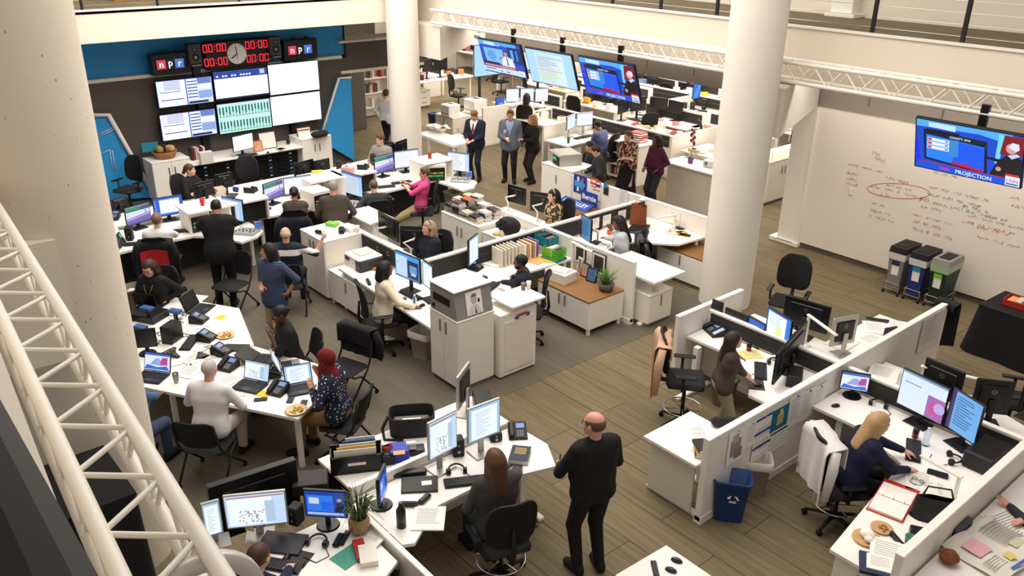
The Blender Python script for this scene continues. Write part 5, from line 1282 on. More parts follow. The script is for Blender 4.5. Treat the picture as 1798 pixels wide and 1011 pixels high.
    return dict(o=t, loc=loc, yaw=yaw, lw=wl(lw), rw=wl(rw), lt=wl(lw+nrm(lw-le)*.08*S), rt=wl(rw+nrm(rw-re)*.08*S), head=wl(hc), hz=hz)
def sit_chair(p, label, kind='guest', dx=0, dy=-.03, **kw):
    yr = p['yaw']*D2R; l = p['loc']; q = (l.x+math.cos(yr)*dx-math.sin(yr)*dy, l.y+math.sin(yr)*dx+math.cos(yr)*dy, 0)
    if kind == 'guest': return guest_chair(label, q, p['yaw'], **kw)
    return task_chair(label, q, p['yaw'], hz=p['hz']-.02, style=kind, **kw)
W = lambda x, y, z: ('w', x, y, z)
# standing group at the back
person('man in a navy suit and red tie looking down at his phone', (833, 196), 1.68, -155, skin='pink', hair=('short', '7a5a3e'), top='f2f0ec', collar='f2f0ec', jacket='1b2233', tie='8c1a2a', bottom='171c2a', rh=(.08, .28, 1.05), lh=(-.08, .28, 1.05), nod=25, sc=1.0)
pg = person('man in a grey blazer and blue shirt holding a cup', (896, 197), 1.70, -140, skin='pink', hair=('short', '6b4a35'), top='9fb6d6', collar='9fb6d6', jacket='6b7280', bottom='15161a', lh=(-.27, .05, .86), rh=(.06, .26, 1.12), glasses='2a2320', badge=(.1, .62), fing=('relax', 'grip'), sc=1.02)
person('woman in a black blazer with curly blonde hair facing the man in grey', (934, 205), 1.60, 165, fem=True, hair=('curly', 'a8763f'), top='1a1718', jacket='141214', bottom='1c1a1b', rh=(.05, .28, 1.08), lh=(-.08, .28, 1.1), look=-20, glasses='6a4a35', badge=(.12, .2), sc=.95)
pw = person('man in a dark suit holding a wine glass behind the poster partition', (1047, 258), 1.56, 130, skin='pink', hair=('short', '3c2a20'), top='a9bede', collar='a9bede', jacket='2b2a2c', bottom='1f1f22', rh=(.0, .33, 1.02), lh=(-.22, .12, .9), nod=18, fing=('relax', 'grip'), sc=.93, lean=5)
person('woman in a burgundy floral top and long black skirt with folded arms', (1103, 235), 1.60, -150, fem=True, hair=('pony', '5a3a28'), top='6d2a2c', pattern='FLORAL', skirt='141315', sleeve='roll', lh=(.06, .2, 1.08), rh=(-.06, .22, 1.1), look=-40, elb=((-1, -.1, -.6), (1, -.1, -.6)), fing=('grip', 'grip'), sc=.97)
person('woman in a purple sweater leaning on the white counter', (1153, 243), 1.60, 172, fem=True, skin='brown', hair=('shoulder', '17110f'), top='4d1836', bottom='2b2a2e', belly=.035, rh=(.1, .22, .98), lh=(-.2, .1, .98), look=-15, sc=.97)
person('man in a white shirt walking past the grey lockers', (678, 160), 1.68, 20, hair=('short', '4a382c'), top='e9e6e4', collar='e9e6e4', bottom='1b2030', rh=(.1, .28, 1.15), lanyard='20202a', sc=1.0)
p = person('man in a purple blue shirt at a desk with his hand to his chin', (1050, 222), 1.22, 100, 'sit', skin='tan', hair=('short', '1c1512'), top='5b5f8c', collar='5b5f8c', lean=14, nod=20, rh=(.1, .36, .8), lh=(-.06, .28, 1.02), h=.013)
sit_chair(p, 'black office chair of the man in the purple blue shirt', 'mesh')
p = person('woman in a white top spreading her arms before three screens', (925, 173), 1.24, 38, 'sit', fem=True, skin='tan', hair=('shoulder', '1f1514'), top='ebe3da', rh=(.42, .3, 1.12), lh=(-.42, .22, .95), elb=((-1, -.2, -.2), (1, -.2, -.2)), h=.013)
sit_chair(p, 'large black chair behind the woman at three screens', 'mesh')
p = person('man sitting behind the dark suited man by the poster partition', (1036, 262), 1.22, 140, 'sit', skin='pink', hair=('short', '3a2a20'), top='23262e', bottom='17171a', h=.014)
sit_chair(p, 'black chair of the man sitting by the filing drawers', 'mesh')
# control desk
p = person('man in glasses and a grey shirt behind dark screens', (668, 251), 1.2, -150, 'sit', hair=('short', '5a3c28'), top='8f8a85', collar='8f8a85', look=-25, glasses='2a2320', lh=(-.15, .3, .76), rh=(.15, .3, .76))
sit_chair(p, 'black chair of the man in glasses at the rear control desk', 'mesh')
p = person('woman in a black blouse looking over her shoulder to the wall displays', (334, 303), 1.22, -60, 'sit', fem=True, hair=('pony', '4a3020'), top='121114', look=20, lh=(-.1, .32, .95), rh=(.12, .32, .9), sleeve='elbow')
sit_chair(p, 'grey mesh chair of the woman in the black blouse', 'mesh')
p = person('man in a white shirt at the left control desk seen from behind', (276, 390), 1.24, 60, 'sit', hair=('short', '7a5f4a'), top='ece8e6', collar='ece8e6', rh=W(315, 412, .76), lean=6)
c = sit_chair(p, 'black office chair draped with a red and black coat', 'mesh')
drape('black coat with red lining hung over the chair of the white shirted man', p['loc'], p['yaw'], M('141215', .9, 0, .1, 30), .56, 1.08, .62, 'coat', 'coat', -.3, lining=M('b01c22', .8, 0, .1), seed=4)
person('man in a black jacket leaning over the control desk seen from behind', (379, 361), 1.66, 62, skin='tan', hair=('crop', '1c1513'), top='0e0e12', jacket='101014', bottom='0d0d11', lean=14, lh=W(338, 415, .78), rh=W(425, 405, .78), elb=((-1, -.5, .2), (1, -.5, .2)), sc=1.04, nod=15)
p = person('woman in a sleeveless brown top holding a pen at the control desk', (517, 345), 1.2, 60, 'sit', fem=True, skin='tan', hair=('bun', '17100e'), top='4a4238', sleeve='none', lh=W(505, 370, .76), rh=W(541, 362, .77), lean=10, fing=('relax', 'grip'))
sit_chair(p, 'black high backed chair of the sleeveless woman', 'mesh', dy=-.1)
drape('dark navy coat over the chair of the sleeveless woman', (p['loc'].x+.1, p['loc'].y-.07, 0), p['yaw'], M('14161f', .9, 0, .1, 30), .54, 1.02, .66, 'coat', 'coat', -.3, seed=9)
person('grey haired man in a brown shirt standing at the control desk', (585, 327), 1.62, 60, skin='pink', hair=('short', '8d8680'), top='4c4139', collar='4c4139', bottom='39465e', untuck=.08, lh=(-.2, .2, .95), rh=(.2, .2, .98), belly=.03, lean=5, sc=1.0, look=-10, elb=((-1, -.4, -.3), (1, -.4, -.3)))
p = person('man in a dark grey polo leaning at the control desk', (656, 327), 1.24, 70, 'sit', hair=('crop', '5c5048'), top='2f3133', sleeve='elbow', lh=W(637, 372, .78), rh=W(690, 350, .8), lean=16, collar='2f3133')
sit_chair(p, 'black chair of the man in the dark grey polo', 'mesh', arms=False)
p = person('man in a bright pink polo shirt reclining in his chair', (746, 310), 1.2, 140, 'sit', skin='pink', hair=('short', '5a4433'), top='d84a86', sleeve='elbow', bottom='a08a66', collar='d84a86', shoes='2a211b', lean=-12, look=10, lh=(-.05, .3, 1.02), rh=(.05, .3, 1.06), fl=(-.1, .75, .085), fr=(.1, .7, .085), glasses='201c1a', fing=('grip', 'grip'), nod=5)
PINK = p
sit_chair(p, 'black office chair of the man in the pink polo', 'mesh')
p = person('bald man in a navy and white polo raising a white cup', (502, 417), 1.22, 55, 'sit', skin='pink', hair=('ring', 'c9b8a8'), top='1a2030', collar='1a2030', yoke='ece8e4', sleeve='elbow', rh=W(566, 420, 1.15), lh=(-.2, .32, .74), bottom='23252e', fing=('relax', 'grip'), elb=((-.6, -.5, -.4), (.2, -.1, -.9)))
BALD = p
sit_chair(p, 'black mesh stacking chair of the bald man', 'guest')
p = person('man with shoulder length black hair in a striped blue shirt, hand on hip', (470, 438), 1.58, 202, skin='tan', hair=('bob', '14100f'), top='2c3a58', pattern='STRIPE', collar='2c3a58', sleeve='roll', bottom='b09a76', shoes='201914', lh=W(507, 512, .98), rh=W(459, 502, 1.08), elb=((-1, -.4, -.1), (.6, -.6, -.4)), untuck=.1, fr=(.1, -.15, .085), sc=.97, look=-55, fing=('relax', 'grip'))
STRIPE = p
# meeting table
p = person('woman in black with glasses and a long necklace at the meeting table', (262, 478), 1.2, -140, 'sit', fem=True, hair=('shoulder', '3a231b'), top='121113', nod=22, glasses='15110f', lanyard='9b8a52', lh=W(292, 527, .77), rh=W(242, 537, .78))
sit_chair(p, 'grey office chair of the woman in black with glasses', 'mesh', arms=False)
p = person('woman in a black top resting her chin on her hand', (492, 560), 1.2, 166, 'sit', fem=True, skin='dark', hair=('bun', '120d0c'), top='131214', sleeve='elbow', lean=8, lh=(-.02, .26, .99), rh=W(486, 636, .75), elb=((-.3, .5, -.8), (.8, -.2, -.5)), nod=5, look=8)
sit_chair(p, 'black stacking chair of the woman with her chin on her hand', 'guest')
p = person('woman in a dark red headscarf and dotted navy blouse with raised hands', (572, 640), 1.2, 128, 'sit', fem=True, skin='tan', hair=('hijab', '6d1119'), top='1b2138', pattern='DOTS', bottom='8a6a44', lh=W(548, 684, .95), rh=W(562, 660, 1.05), lean=8, fing=('flat', 'flat'))
sit_chair(p, 'black stacking chair of the woman in the red headscarf', 'guest')
p = person('white haired man in a white shirt seen from behind at the meeting table', (369, 657), 1.2, 42, 'sit', skin='pink', hair=('crop', 'c2b8b0'), top='ece9e8', collar='ece9e8', bottom='cfc6b8', lean=10, lh=(-.2, .36, .76), rh=W(425, 700, .77))
sit_chair(p, 'black mesh stacking chair of the white haired man', 'guest', dy=-.08)
p = person('person in a blue denim shirt half hidden by the pitted column', (226, 668), 1.2, 40, 'sit', skin='brown', hair=('crop', '1a1210'), top='4f6a8c', bottom='3a4a64', sleeve='roll', rh=W(286, 690, .77), lh=W(255, 690, .77), lean=10)
sit_chair(p, 'black stacking chair beside the pitted column', 'guest', dy=-.08)
# near desks
p = person('woman in a grey hooded sweatshirt typing seen from behind', (868, 812), 1.24, 72, 'sit', fem=True, hair=('long', '5b3d28'), top='3f3d3c', lh=W(832, 872, .76), rh=W(905, 822, .77), lean=6, h=.009, bottom='1c2026')
pad_ = [('c', (0, -.1, 1.06), (0, -.12, .95), .07, .06, .03, 'h')]
sit_chair(p, 'black mesh drafting chair of the woman in grey', 'mesh2', ring=True, dy=-.08)
HOOD = p
p = person('tall man in a black sweater and black trousers seen from behind', (1043, 737), 1.73, 75, skin='pink', hair=('ring', '5e4a3a'), top='131315', bottom='141416', lh=W(983, 815, 1.12), rh=(.12, .2, 1.05), belly=.03, sc=1.05, h=.009, fing=('grip', 'relax'), look=30, elb=((-.8, -.5, -.5), (1, -.4, -.5)), glasses='4a3a30')
TALL = p
p = person('woman with tied back brown hair at the bottom edge reaching for her mouse', (457, 992), 1.18, 30, 'sit', fem=True, hair=('bun', '4a3020'), top='1c2036', rh=W(512, 992, .77), lh=(-.15, .3, .76), lean=10, h=.009)
sit_chair(p, 'black office chair of the woman with tied back hair', 'mesh', arms=False)
p = person('woman in a cream jacket with a black bob facing two screens', (678, 480), 1.2, -20, 'sit', fem=True, skin='brown', hair=('bob', '0e0b0c'), top='e3d6bf', collar='e3d6bf', lh=W(712, 535, .77), rh=W(728, 538, .77), bottom='15151a', lean=4, look=15, untuck=.06)
sit_chair(p, 'black mesh office chair of the woman in the cream jacket', 'mesh')
p = person('man in a navy sweatshirt with headphones, hand on his mouth', (914, 466), 1.22, 136, 'sit', skin='brown', hair=('crop', '140e0c'), top='171c2c', collar='e8e6e2', beard='1a120e', headset='1c2436', glasses='1a1513', lh=W(868, 496, .78), rh=W(902, 485, 1.0), lean=4, elb=((-.6, -.5, -.4), (.8, .3, -.7)))
sit_chair(p, 'black mesh chair of the man with headphones', 'mesh')
p = person('woman in a pale grey sweater with a black headset, hand at her mouth', (1085, 397), 1.2, 140, 'sit', fem=True, skin='brown', hair=('back', '120e0e'), top='b9bcc2', headset='131316', lanyard='2a3a6a', lh=W(1047, 418, .78), rh=W(1076, 405, 1.0), nod=12, lean=8, elb=((-.6, -.5, -.4), (.8, .3, -.7)))
c = sit_chair(p, 'black chair with a leather jacket of the woman in the pale sweater', 'mesh')
drape('black leather jacket over the chair of the woman in the pale sweater', p['loc'], p['yaw'], M('111113', .35, 0, .1, 20), .54, 1.05, .58, seed=2)
p = person('woman in a flowered brown top with a headset and long black hair', (971, 348), 1.22, 168, 'sit', fem=True, hair=('back', '18110f'), top='6b4a35', pattern='FLOWER', sleeve='short', headset='c9c4b8', lh=W(962, 376, .77), rh=W(985, 372, .77), nod=8, look=-8)
sit_chair(p, 'black chair of the woman in the flowered top', 'mesh')
p = person('grey blonde woman with a black headset behind three dark screens', (752, 406), 1.22, -172, 'sit', fem=True, hair=('shoulder', 'a58a6c'), top='1e2230', headset='121214', lh=W(705, 433, .77), rh=(.15, .3, .78), look=-15, skin='pink')
sit_chair(p, 'black mesh chair of the grey blonde woman', 'mesh')
# right pod
p = person('woman in a brown grey sweater standing at a corner desk', (1291, 590), 1.44, -38, fem=True, hair=('long', '2a1c18'), top='443a35', bottom='9a8d78', sleeve='roll', lh=W(1313, 636, .78), rh=W(1325, 674, .78), lean=6, sc=.87, fing=('relax', 'relax'))
p = person('blonde woman in a navy top typing before a large monitor', (1545, 742), 1.24, -35, 'sit', fem=True, hair=('long', 'b8976a'), top='161a38', bottom='14151c', lh=W(1603, 798, .77), rh=W(1595, 824, .77), lean=18, nod=10, h=.009)
sit_chair(p, 'black drafting chair draped with the white garment', 'mesh', ring=True, dy=-.05)
drape('white garment draped over the chair of the blonde woman', p['loc'], p['yaw'], M('dcd8d4', .85, 0, .08, 12), .56, 1.15, .66, seed=5)
p = person('person at the right edge reaching over the open newspaper', (1838, 838), 1.22, 105, 'sit', skin='pink', hair=('short', '3a2a20'), top='2c2e36', lh=W(1772, 888, .8), rh=W(1800, 912, .8), fing=('flat', 'flat'), lean=12)
sit_chair(p, 'black office chair of the person reaching over the newspaper', 'mesh')
# ================================================================ the office beyond the atrium
def bx(name, label, cat, k, x, y, z, yaw, w, d, h, m, b=.006, group=None, px=None):
    q = at(*Z(k, x, y), z); return slab(name, label, cat, q, yaw, w, d, h, M(m) if isinstance(m, str) else m, b, group)
for lab, p, q, dk in (('white partition left of the low desk where the blonde woman in black stands', (-18.3, 14.5), (-18.3, 16.15), 0), ('white partition beside the desk with two bright screens in the office behind', (-15.7, 14.4), (-15.7, 16.15), 0),
                      ('long white partition with papers behind the standing group', (-17.3, 16.2), (-13.0, 16.2), 1), ('white partition with a red stack of papers beside it', (-12.95, 16.1), (-12.95, 18.2), 0),
                      ('white partition with dark insets in the office row under the bulkhead', (-19.2, 20.9), (-13.8, 20.9), 1), ('white partition end under the orange figure', (-16.0, 19.1), (-16.0, 20.8), 0), ('white partition behind the three screens of the woman in white', (-20.2, 17.4), (-18.2, 17.4), 1)):
    partition(lab, p, q, 1.07, .07, dk)
desk('white standing desk by the middle column', [(-24.2, 15.6), (-23.3, 15.6), (-23.3, 18.1), (-24.2, 18.1)], .9, .04, [(-23.4, 15.7), (-23.4, 18)])
cabinet('white drawer pedestal under the standing desk', -24.1, -23.5, 15.9, 16.4, .6, '+x', 0, 3)
cabinet('white cabinet under the two office printers', -20.4, -19.55, 14.4, 15.1, .58, '-y', 1, feet=True, base=.08)
for lab, X, Y, z, s in (('front white laser printer on the cabinet behind the man in navy', -19.85, 14.55, .585, .42), ('taller white laser printer behind the front printer', -19.7, 15.35, .6, .5)):
    t = T('printer', lab, 'printer', (X, Y, z), 0); MB(M('efece6', .4)).box(-s/2, s/2, -s/2, s/2, 0, s*.8, b=.02).box(-s*.3, s*.3, -s*.25, s*.3, s*.8, s*.84, b=.01).obj('body', t)
    MB(DARK).box(-s*.22, s*.22, -s*.15, s*.2, s*.84, s*.845).box(-s*.35, s*.35, -s/2-.004, -s/2+.01, s*.2, s*.23).obj('paper_slot', t)
tag(MB(WHITE).box(-20.1, -19.3, 15.15, 15.6, 0, .6, b=.005).obj('cabinet'), 'white low cabinet carrying the taller printer', 'cabinet')
bin_('blue waste bin left of the printer cabinet', (-20.75, 14.6, 0), 0, M('1e3566', .5), .3, .3, .5)
t = desk('white side table with serving bowls beside the middle column', [(-18.1, 12.15), (-16.45, 12.15), (-16.48, 12.75), (-18.1, 12.75)], .75, .06, [(-16.52, 12.2), (-16.52, 12.68), (-17.6, 12.2)], name='side_table', cat='table')
for lab, x, y in (('white serving bowl on the side table beside the column', 365, 760), ('white napkin lined tray right of the serving bowl', 450, 780)):
    q = at(*Z('o', x, y), .76); t = T('serving_bowl', lab, 'bowl', q); MB(M('e8dfd2', .5)).lathe([(0, .005), (.09, 0), (.19, .12), (.18, .125), (.09, .01), (0, .01)], n=20).obj('bowl', t)
    if y == 780: MB(PAPER).grid(lambda u, v: ((u-.5)*.4, (v-.5)*.36, .11+.07*abs(u-.5)+.05*math.sin(7*u+5*v)), 8, 8, None, .004).obj('napkin', t)
q = at(*Z('o', 625, 830), .75); wg = T('wine_glass', 'white wine glass at the far edge of the side table', 'glass', (q.x-.1, q.y+.05, .75)); MB(glass('f2e8c0')).lathe([(0, 0), (.03, .003), (.004, .01), (.004, .07), (.035, .1), (.03, .17)], n=14).obj('bowl', wg)
slab('counter_pedestal', 'slim white pedestal under the wine glass beside the table', 'pedestal', (q.x-.1, q.y+.05, 0), 0, .3, .3, .748, WHITE)
desk('white adjustable desk behind the man in the grey blazer', [(-18.9, 14.95), (-18.36, 14.95), (-18.36, 15.9), (-18.36, 16.1), (-18.9, 16.1)], .73, .035, tleg=[(-18.6, 15.1, 'x')])
desk('white desk with two bright screens right of the blonde woman in black', [(-15.6, 14.35), (-14.75, 14.35), (-14.85, 15.4), (-14.4, 16.1), (-15.6, 16.1)], .73, .035, [(-14.85, 14.45), (-15.5, 14.45)])
cabinet('white filing drawers under the desk with two bright screens', -15.4, -14.9, 14.5, 15.0, .6, '-y', 0, 2)
desk('white desk in front of the woman in the white top', [(-20.1, 16.3), (-18.3, 16.3), (-18.3, 17.3), (-20.1, 17.3)], .73, .035, [(-20, 17.2), (-18.4, 17.2)])
desk('white desk covered with loose papers behind the red file stack', [(-15.9, 16.9), (-13.1, 16.9), (-13.1, 17.8), (-15.9, 17.8)], .73, .035, [(-15.8, 17), (-13.2, 17)])
desk('white desk with dark speakers in the row left of the right column', [(-15.9, 19.3), (-14.0, 19.3), (-14.0, 20.8), (-15.9, 20.8)], .73, .035, [(-15.8, 19.4), (-14.1, 19.4)])
sh = T('bookcase', 'white open bookcase between the two standing women', 'bookcase', (-13.5, 15.35, 0), 0)
MB(WHITE).box(-.5, -.46, -.35, .35, 0, .95).box(.46, .5, -.35, .35, 0, .95).box(-.5, .5, .33, .35, 0, .95).box(-.52, .52, -.37, .37, .95, .98, b=.004).obj('carcass', sh)
for z in (.08, .38, .67): MB(WHITE).box(-.46, .46, -.34, .33, z, z+.025).obj('shelf', sh)
rb = random.Random(5)
for z in (.105, .405, .695):
    x = -.44
    while x < .4:
        w_ = rb.uniform(.02, .05); hh_ = rb.uniform(.16, .23); c = rb.choice(['7a2230', 'd8cfc0', '2b2b30', 'b5762e', 'e7e2da', '394a66'])
        tag(MB(M(c)).box(-13.5+x, -13.5+x+w_, 15.1, 15.3, z, z+hh_).obj('book'), 'upright book on a shelf of the bookcase between the standing women', 'book', 'books in the open bookcase'); x += w_+.004+(.12 if rb.random() < .15 else 0)
ct = T('counter_unit', 'white reception counter with the orchid beside the right column', 'counter', (-10.95, 14.85, 0)); MB(M('e9dfd0', .6)).box(-.8, .8, -.28, .3, 0, .93, b=.006).obj('body', ct); MB(LAM).box(-.9, .85, -.36, .36, .93, .965, b=.005).obj('top', ct)
q = (-11.35, 14.85, .965)
t = T('potted_orchid', 'magenta orchid in a purple pot on the counter', 'plant', q); MB(M('8a4a8f', .4)).lathe([(0, 0), (.055, 0), (.075, .14), (.065, .14), (.05, .12), (0, .12)], n=16).obj('pot', t)
MB(M('4c6a30', .6)).tube([(0, 0, .12), (.02, .01, .35), (.0, .03, .6), (-.05, .05, .72)], .006, 6).obj('stem', t)
lf = MB(M('3f6d2e', .5))
for a in (20, 150, 260): lf.grid(lambda u, v: (math.cos(a*D2R)*u*.2-math.sin(a*D2R)*(v-.5)*.07*math.sin(3.1*u+.05), math.sin(a*D2R)*u*.2+math.cos(a*D2R)*(v-.5)*.07*math.sin(3.1*u+.05), .14+.07*u-.1*u*u), 6, 2)
lf.obj('leaf', t)
fl_ = MB(M('b02a5e', .6))
for k in range(9):
    c = (.03*math.sin(k*2.1)-.006*k, .02+.03*math.cos(k*1.7), .42+k*.037)
    for a in range(5): fl_.ball((c[0]+.022*math.cos(a*1.26), c[1]+.012, c[2]+.022*math.sin(a*1.26)), (.02, .008, .02), None, 8, 5)
fl_.obj('blossom', t)
t = T('tissue_box', 'white tissue dispenser on the counter right of the orchid', 'box', (-10.9, 14.95, .965)); MB(M('ede8e0', .5)).box(-.13, .13, -.1, .1, 0, .15, b=.02).obj('body', t); MB(M('6a5a4a', .5)).cyl((-.03, -.102, .08), (-.03, -.09, .08), .04, None, 14).obj('opening', t)
slab('desk_organizer', 'black organiser at the end of the counter by the column', 'organizer', (-10.5, 14.9, .965), 0, .16, .2, .24, DARK)
desk('white low desk behind the orchid counter', [(-12.8, 16.3), (-11.0, 16.3), (-11.0, 17.4), (-12.8, 17.4)], .73, .035, [(-12.7, 16.4), (-11.1, 16.4)])
cabinet('long white counter at the end of the corridor right of the column', -10.9, -10.2, 16.2, 18.4, 1.0, '+x', 4)
tag(MB(glass('f0ead0', .3)).box(-10.25, -10.23, 16.3, 18.3, 1.0, 1.2).obj('glass_screen'), 'low glass screen on the long corridor counter', 'screen')
# screens, backs first found in the photo
mz('left of the two bright screens on the desk of the purple shirted man', 'q', (240, 690), (318, 655), .95, .36, 'page', silver=True, logo=False)
mz('right of the two bright screens on the desk of the purple shirted man', 'q', (330, 655), (480, 640), .95, .36, 'blank', silver=True, logo=False)
for i, (a, b_, lab) in enumerate((((1120, 480), (1258, 476), 'left white screen facing the woman in the white top'), ((1268, 475), (1412, 470), 'middle white screen hidden by the woman in the white top'), ((1422, 478), (1560, 470), 'right white screen facing the woman in the white top'))):
    mz(lab, 'o', a, b_, .9, .42, 'blank', logo=False)
mz('small blue screen on the adjustable desk behind the grey blazer', 'o', (1015, 550), (1105, 535), .85, .34, 'blue', logo=False)
mz('left black screen on the standing desk by the column', 'o', (255, 160), (360, 140), 1.15, .4, 'off', zt=.9, logo=False)
mz('right black screen on the standing desk by the column', 'o', (368, 142), (510, 132), 1.15, .4, 'off', zt=.9, logo=False)
mz('left dark screen over the desk of loose papers', 'q', (720, 540), (820, 505), .95, .4, 'off', logo=False)
mz('wide dark screen over the desk of loose papers', 'q', (830, 510), (980, 500), .95, .4, 'off', logo=False)
mz('bright blue upright screen in the cubicle row left of the right column', 'q', (1412, 395), (1485, 385), 1.05, .46, 'desktop', logo=False)
for lab, x, y in (('black speaker in the cubicle row under the blue upright screen', 1335, 520), ('second black speaker on the desk under the blue upright screen', 1410, 515), ('third black speaker near the right column in the cubicle row', 1520, 490)):
    speaker(lab, at(*Z('q', x, y), .73), 30, .13, .16, .3)
keyboard('black keyboard near the right column in the cubicle row', at(*Z('q', 1530, 510), .735), 20)
# large projection screen on a stand
pj = monitor('large pale screen with a yellow marked schedule behind the TVs', Vector((-20.6, 16.0, 1.42)), Vector((-20.6, 18.9, 1.42)), 1.42, .95, 'sched', zt=0, stand=None, logo=False, name='projection_screen', cat='screen', s=1.1)
for x in (-1.2, 1.2): MB(DARK).box(x-.04, x+.04, .03, .07, 0, 1.5).box(x-.04, x+.04, -.2, .3, 0, .04).obj('stand_leg', pj)
# locker, bookcase in the passage
lc = T('locker', 'tall grey two door locker left of the passage bookcase', 'locker', (-22.1, 12.55, 0), math.pi/2); MB(M('5f5a54', .6)).box(-.5, .5, -.05, .5, 0, 2.25, b=.006).obj('body', lc)
for x in (-.25, .25): d_ = MB(M('625d57', .6)).box(x-.24, x+.24, -.07, -.05, .05, 2.22, b=.004).obj('door', lc); MB(STEEL).box(x*.3-.01, x*.3+.01, -.09, -.07, 1.0, 1.15).obj('handle', d_)
sh2 = T('bookcase', 'white wall bookcase behind the man in the white shirt', 'bookcase', (-23.3, 13.9, 0), math.pi/2)
MB(WHITE).box(-.7, .7, .28, .3, 0, 2.2).box(-.72, -.69, -.05, .3, 0, 2.2).box(.69, .72, -.05, .3, 0, 2.2).obj('carcass', sh2)
for z in (.3, .75, 1.2, 1.65, 2.15): MB(WHITE).box(-.7, .7, -.05, .3, z, z+.03).obj('shelf', sh2)
for z in (.33, .78, 1.23, 1.68):
    y = 13.25
    while y < 14.5:
        w_ = rb.uniform(.03, .06); hh_ = rb.uniform(.2, .32)
        tag(MB(M(rb.choice(['9a2c2a', 'd8c9b0', '3a3a40', 'b56a3a', 'e7dfd2', '7a7a80']))).box(-23.5, -23.3, y, y+w_, z, z+hh_).obj('book'), 'book on the white wall bookcase in the passage', 'book', 'books in the passage bookcase'); y += w_+.003+(.25 if rb.random() < .2 else 0)
# far rows
pm = monitor('black backed screen in the far office rows', Vector((0, 0, .95)), Vector((.55, 0, .95)), .95, .34, 'off', group='screens in the far rows', logo=False)
pl = monitor('lit pale screen in the far office rows', Vector((0, 0, .95)), Vector((.55, 0, .95)), .95, .34, 'blank', group='lit screens in the far rows', logo=False)
chf = task_chair('black office chair in the far office rows', (0, 0, 0), 0, group='chairs in the far rows')
rf = random.Random(11); first = [1, 1, 1]
def place(o, i, loc, rz):
    if first[i]: o.location = loc; o.rotation_euler = (0, 0, rz); first[i] = 0
    else: dup(o, loc, rz)
for Y in (22.6, 26.6, 30.8, 35.5):
    for X in np.arange(-41, -13.5, 2.3):
        if Y < 24 and (X > -20 or X < -34): continue
        if Y > 34 and X > -22: continue
        X = float(X)
        pa = tag(MB(WHITE).box(X, X+2.2, Y-.03, Y+.03, 0, 1.05, b=.006).box(X+.1, X+2.1, Y-.045, Y-.03, .72, .98, CHAR).obj('cubicle_panel'), 'white cubicle partition with charcoal inset in the far rows', 'partition', 'partitions in the far rows')
        tag(MB(WHITE).box(X-.03, X+.03, Y-1.5, Y-.03, 0, 1.05, b=.006).obj('cubicle_panel'), 'white cubicle side partition in the far rows', 'partition', 'side partitions in the far rows')
        d = T('desk', 'white cubicle desk in the far rows', 'desk', (X+1.1, Y-.42, 0), 0, 'desks in the far rows'); MB(LAM).box(-1.05, 1.05, -.38, .36, .7, .73).obj('tabletop', d)
        for sx in (-1, 1): MB(WHITE).box(sx*1.0-.03, sx*1.0+.03, -.35, -.29, 0, .7).obj('leg', d)
        if rf.random() < .8:
            lit = rf.random() < .45
            for k in range(2): place(pl if lit else pm, 1 if lit else 0, (X+.7+k*.62, Y-.3, .73), rf.uniform(-.2, .2))
        if rf.random() < .7: place(chf, 2, (X+1.1+rf.uniform(-.3, .3), Y-1.35, 0), rf.uniform(-.8, .8))
        for k in range(4):
            w_, d_, h_ = rf.uniform(.1, .3), rf.uniform(.1, .25), rf.choice([.02, .04, .1, .2])
            tag(MB(M(rf.choice(['efe9df', 'f3efe6', 'd9a24a', 'b5404a', '2a2a2c', 'e2d2b4', 'd78c96', '6d84a8']))).box(0, w_, 0, d_, 0, h_).obj('paper_stack' if h_ < .05 else 'clutter_stack', None, (X+rf.uniform(.1, 1.8), Y-.7+rf.uniform(0, .4), .73), rf.uniform(-.3, .3)), 'stack of papers or box on a desk in the far rows', 'papers', 'clutter in the far rows')
task_chair('black mesh chair standing at the wall in front of the standing desk', (-22.6, 16.9, 0), -60)
task_chair('black chair with a curved back left of the orange figure', at(*Z('q', 1000, 720), 0), 70)
# clutter on the near office desks
rc = random.Random(21)
def scatter(lab, n, x0, x1, y0, y1, z, cols, hs=(.01, .03, .08), grp=None, cat='papers', sz=(.12, .3)):
    for _ in range(n): hh_ = rc.choice(hs); slab('paper_stack' if hh_ < .05 else 'clutter_stack', lab, cat, (rc.uniform(x0, x1), rc.uniform(y0, y1), z), rc.uniform(-40, 40), rc.uniform(*sz), rc.uniform(*sz), hh_, M(rc.choice(cols)), .002, grp)  # thicker paper stacks and other clutter, named apart by height alone
WC = ['f4efe6', 'efe8dc', 'e9dfd0', 'd9c9a8', 'd08a8a', 'c9b27a']
scatter('loose papers on the desk behind the red file stack', 26, -15.7, -13.3, 17.0, 17.7, .73, WC+['b5333f', '2a2a2e', 'd6a92e'], grp='papers on the littered desk')
scatter('papers on the desk of the woman in the white top', 10, -20.0, -18.5, 16.4, 17.1, .73, WC, grp='papers at the three screens')
scatter('colourful clutter on the standing desk by the column', 12, -24.1, -23.4, 15.8, 18.0, .9, ['f0c9b8', 'd97a4a', 'efe9df', 'c9a24a', 'b5404a', '2a2a2c'], (.02, .06, .18, .24), 'things on the standing desk', sz=(.05, .18))
scatter('papers on the low desk behind the orchid', 14, -12.7, -11.3, 16.4, 17.2, .73, WC, grp='papers behind the orchid')
scatter('pink and white sheets along the long partition behind the standing group', 12, -17.9, -15.9, 15.7, 16.1, .73, ['f1d5cf', 'e9b8b8', 'f4efe6', 'd9a03a'], (.02, .12, .2), 'sheets behind the standing group', sz=(.08, .2))
desk('white desk along the long partition behind the standing group', [(-18.2, 15.4), (-15.76, 15.4), (-15.76, 16.12), (-18.2, 16.12)], .73, .03, [(-18.1, 15.5), (-15.85, 15.5)])
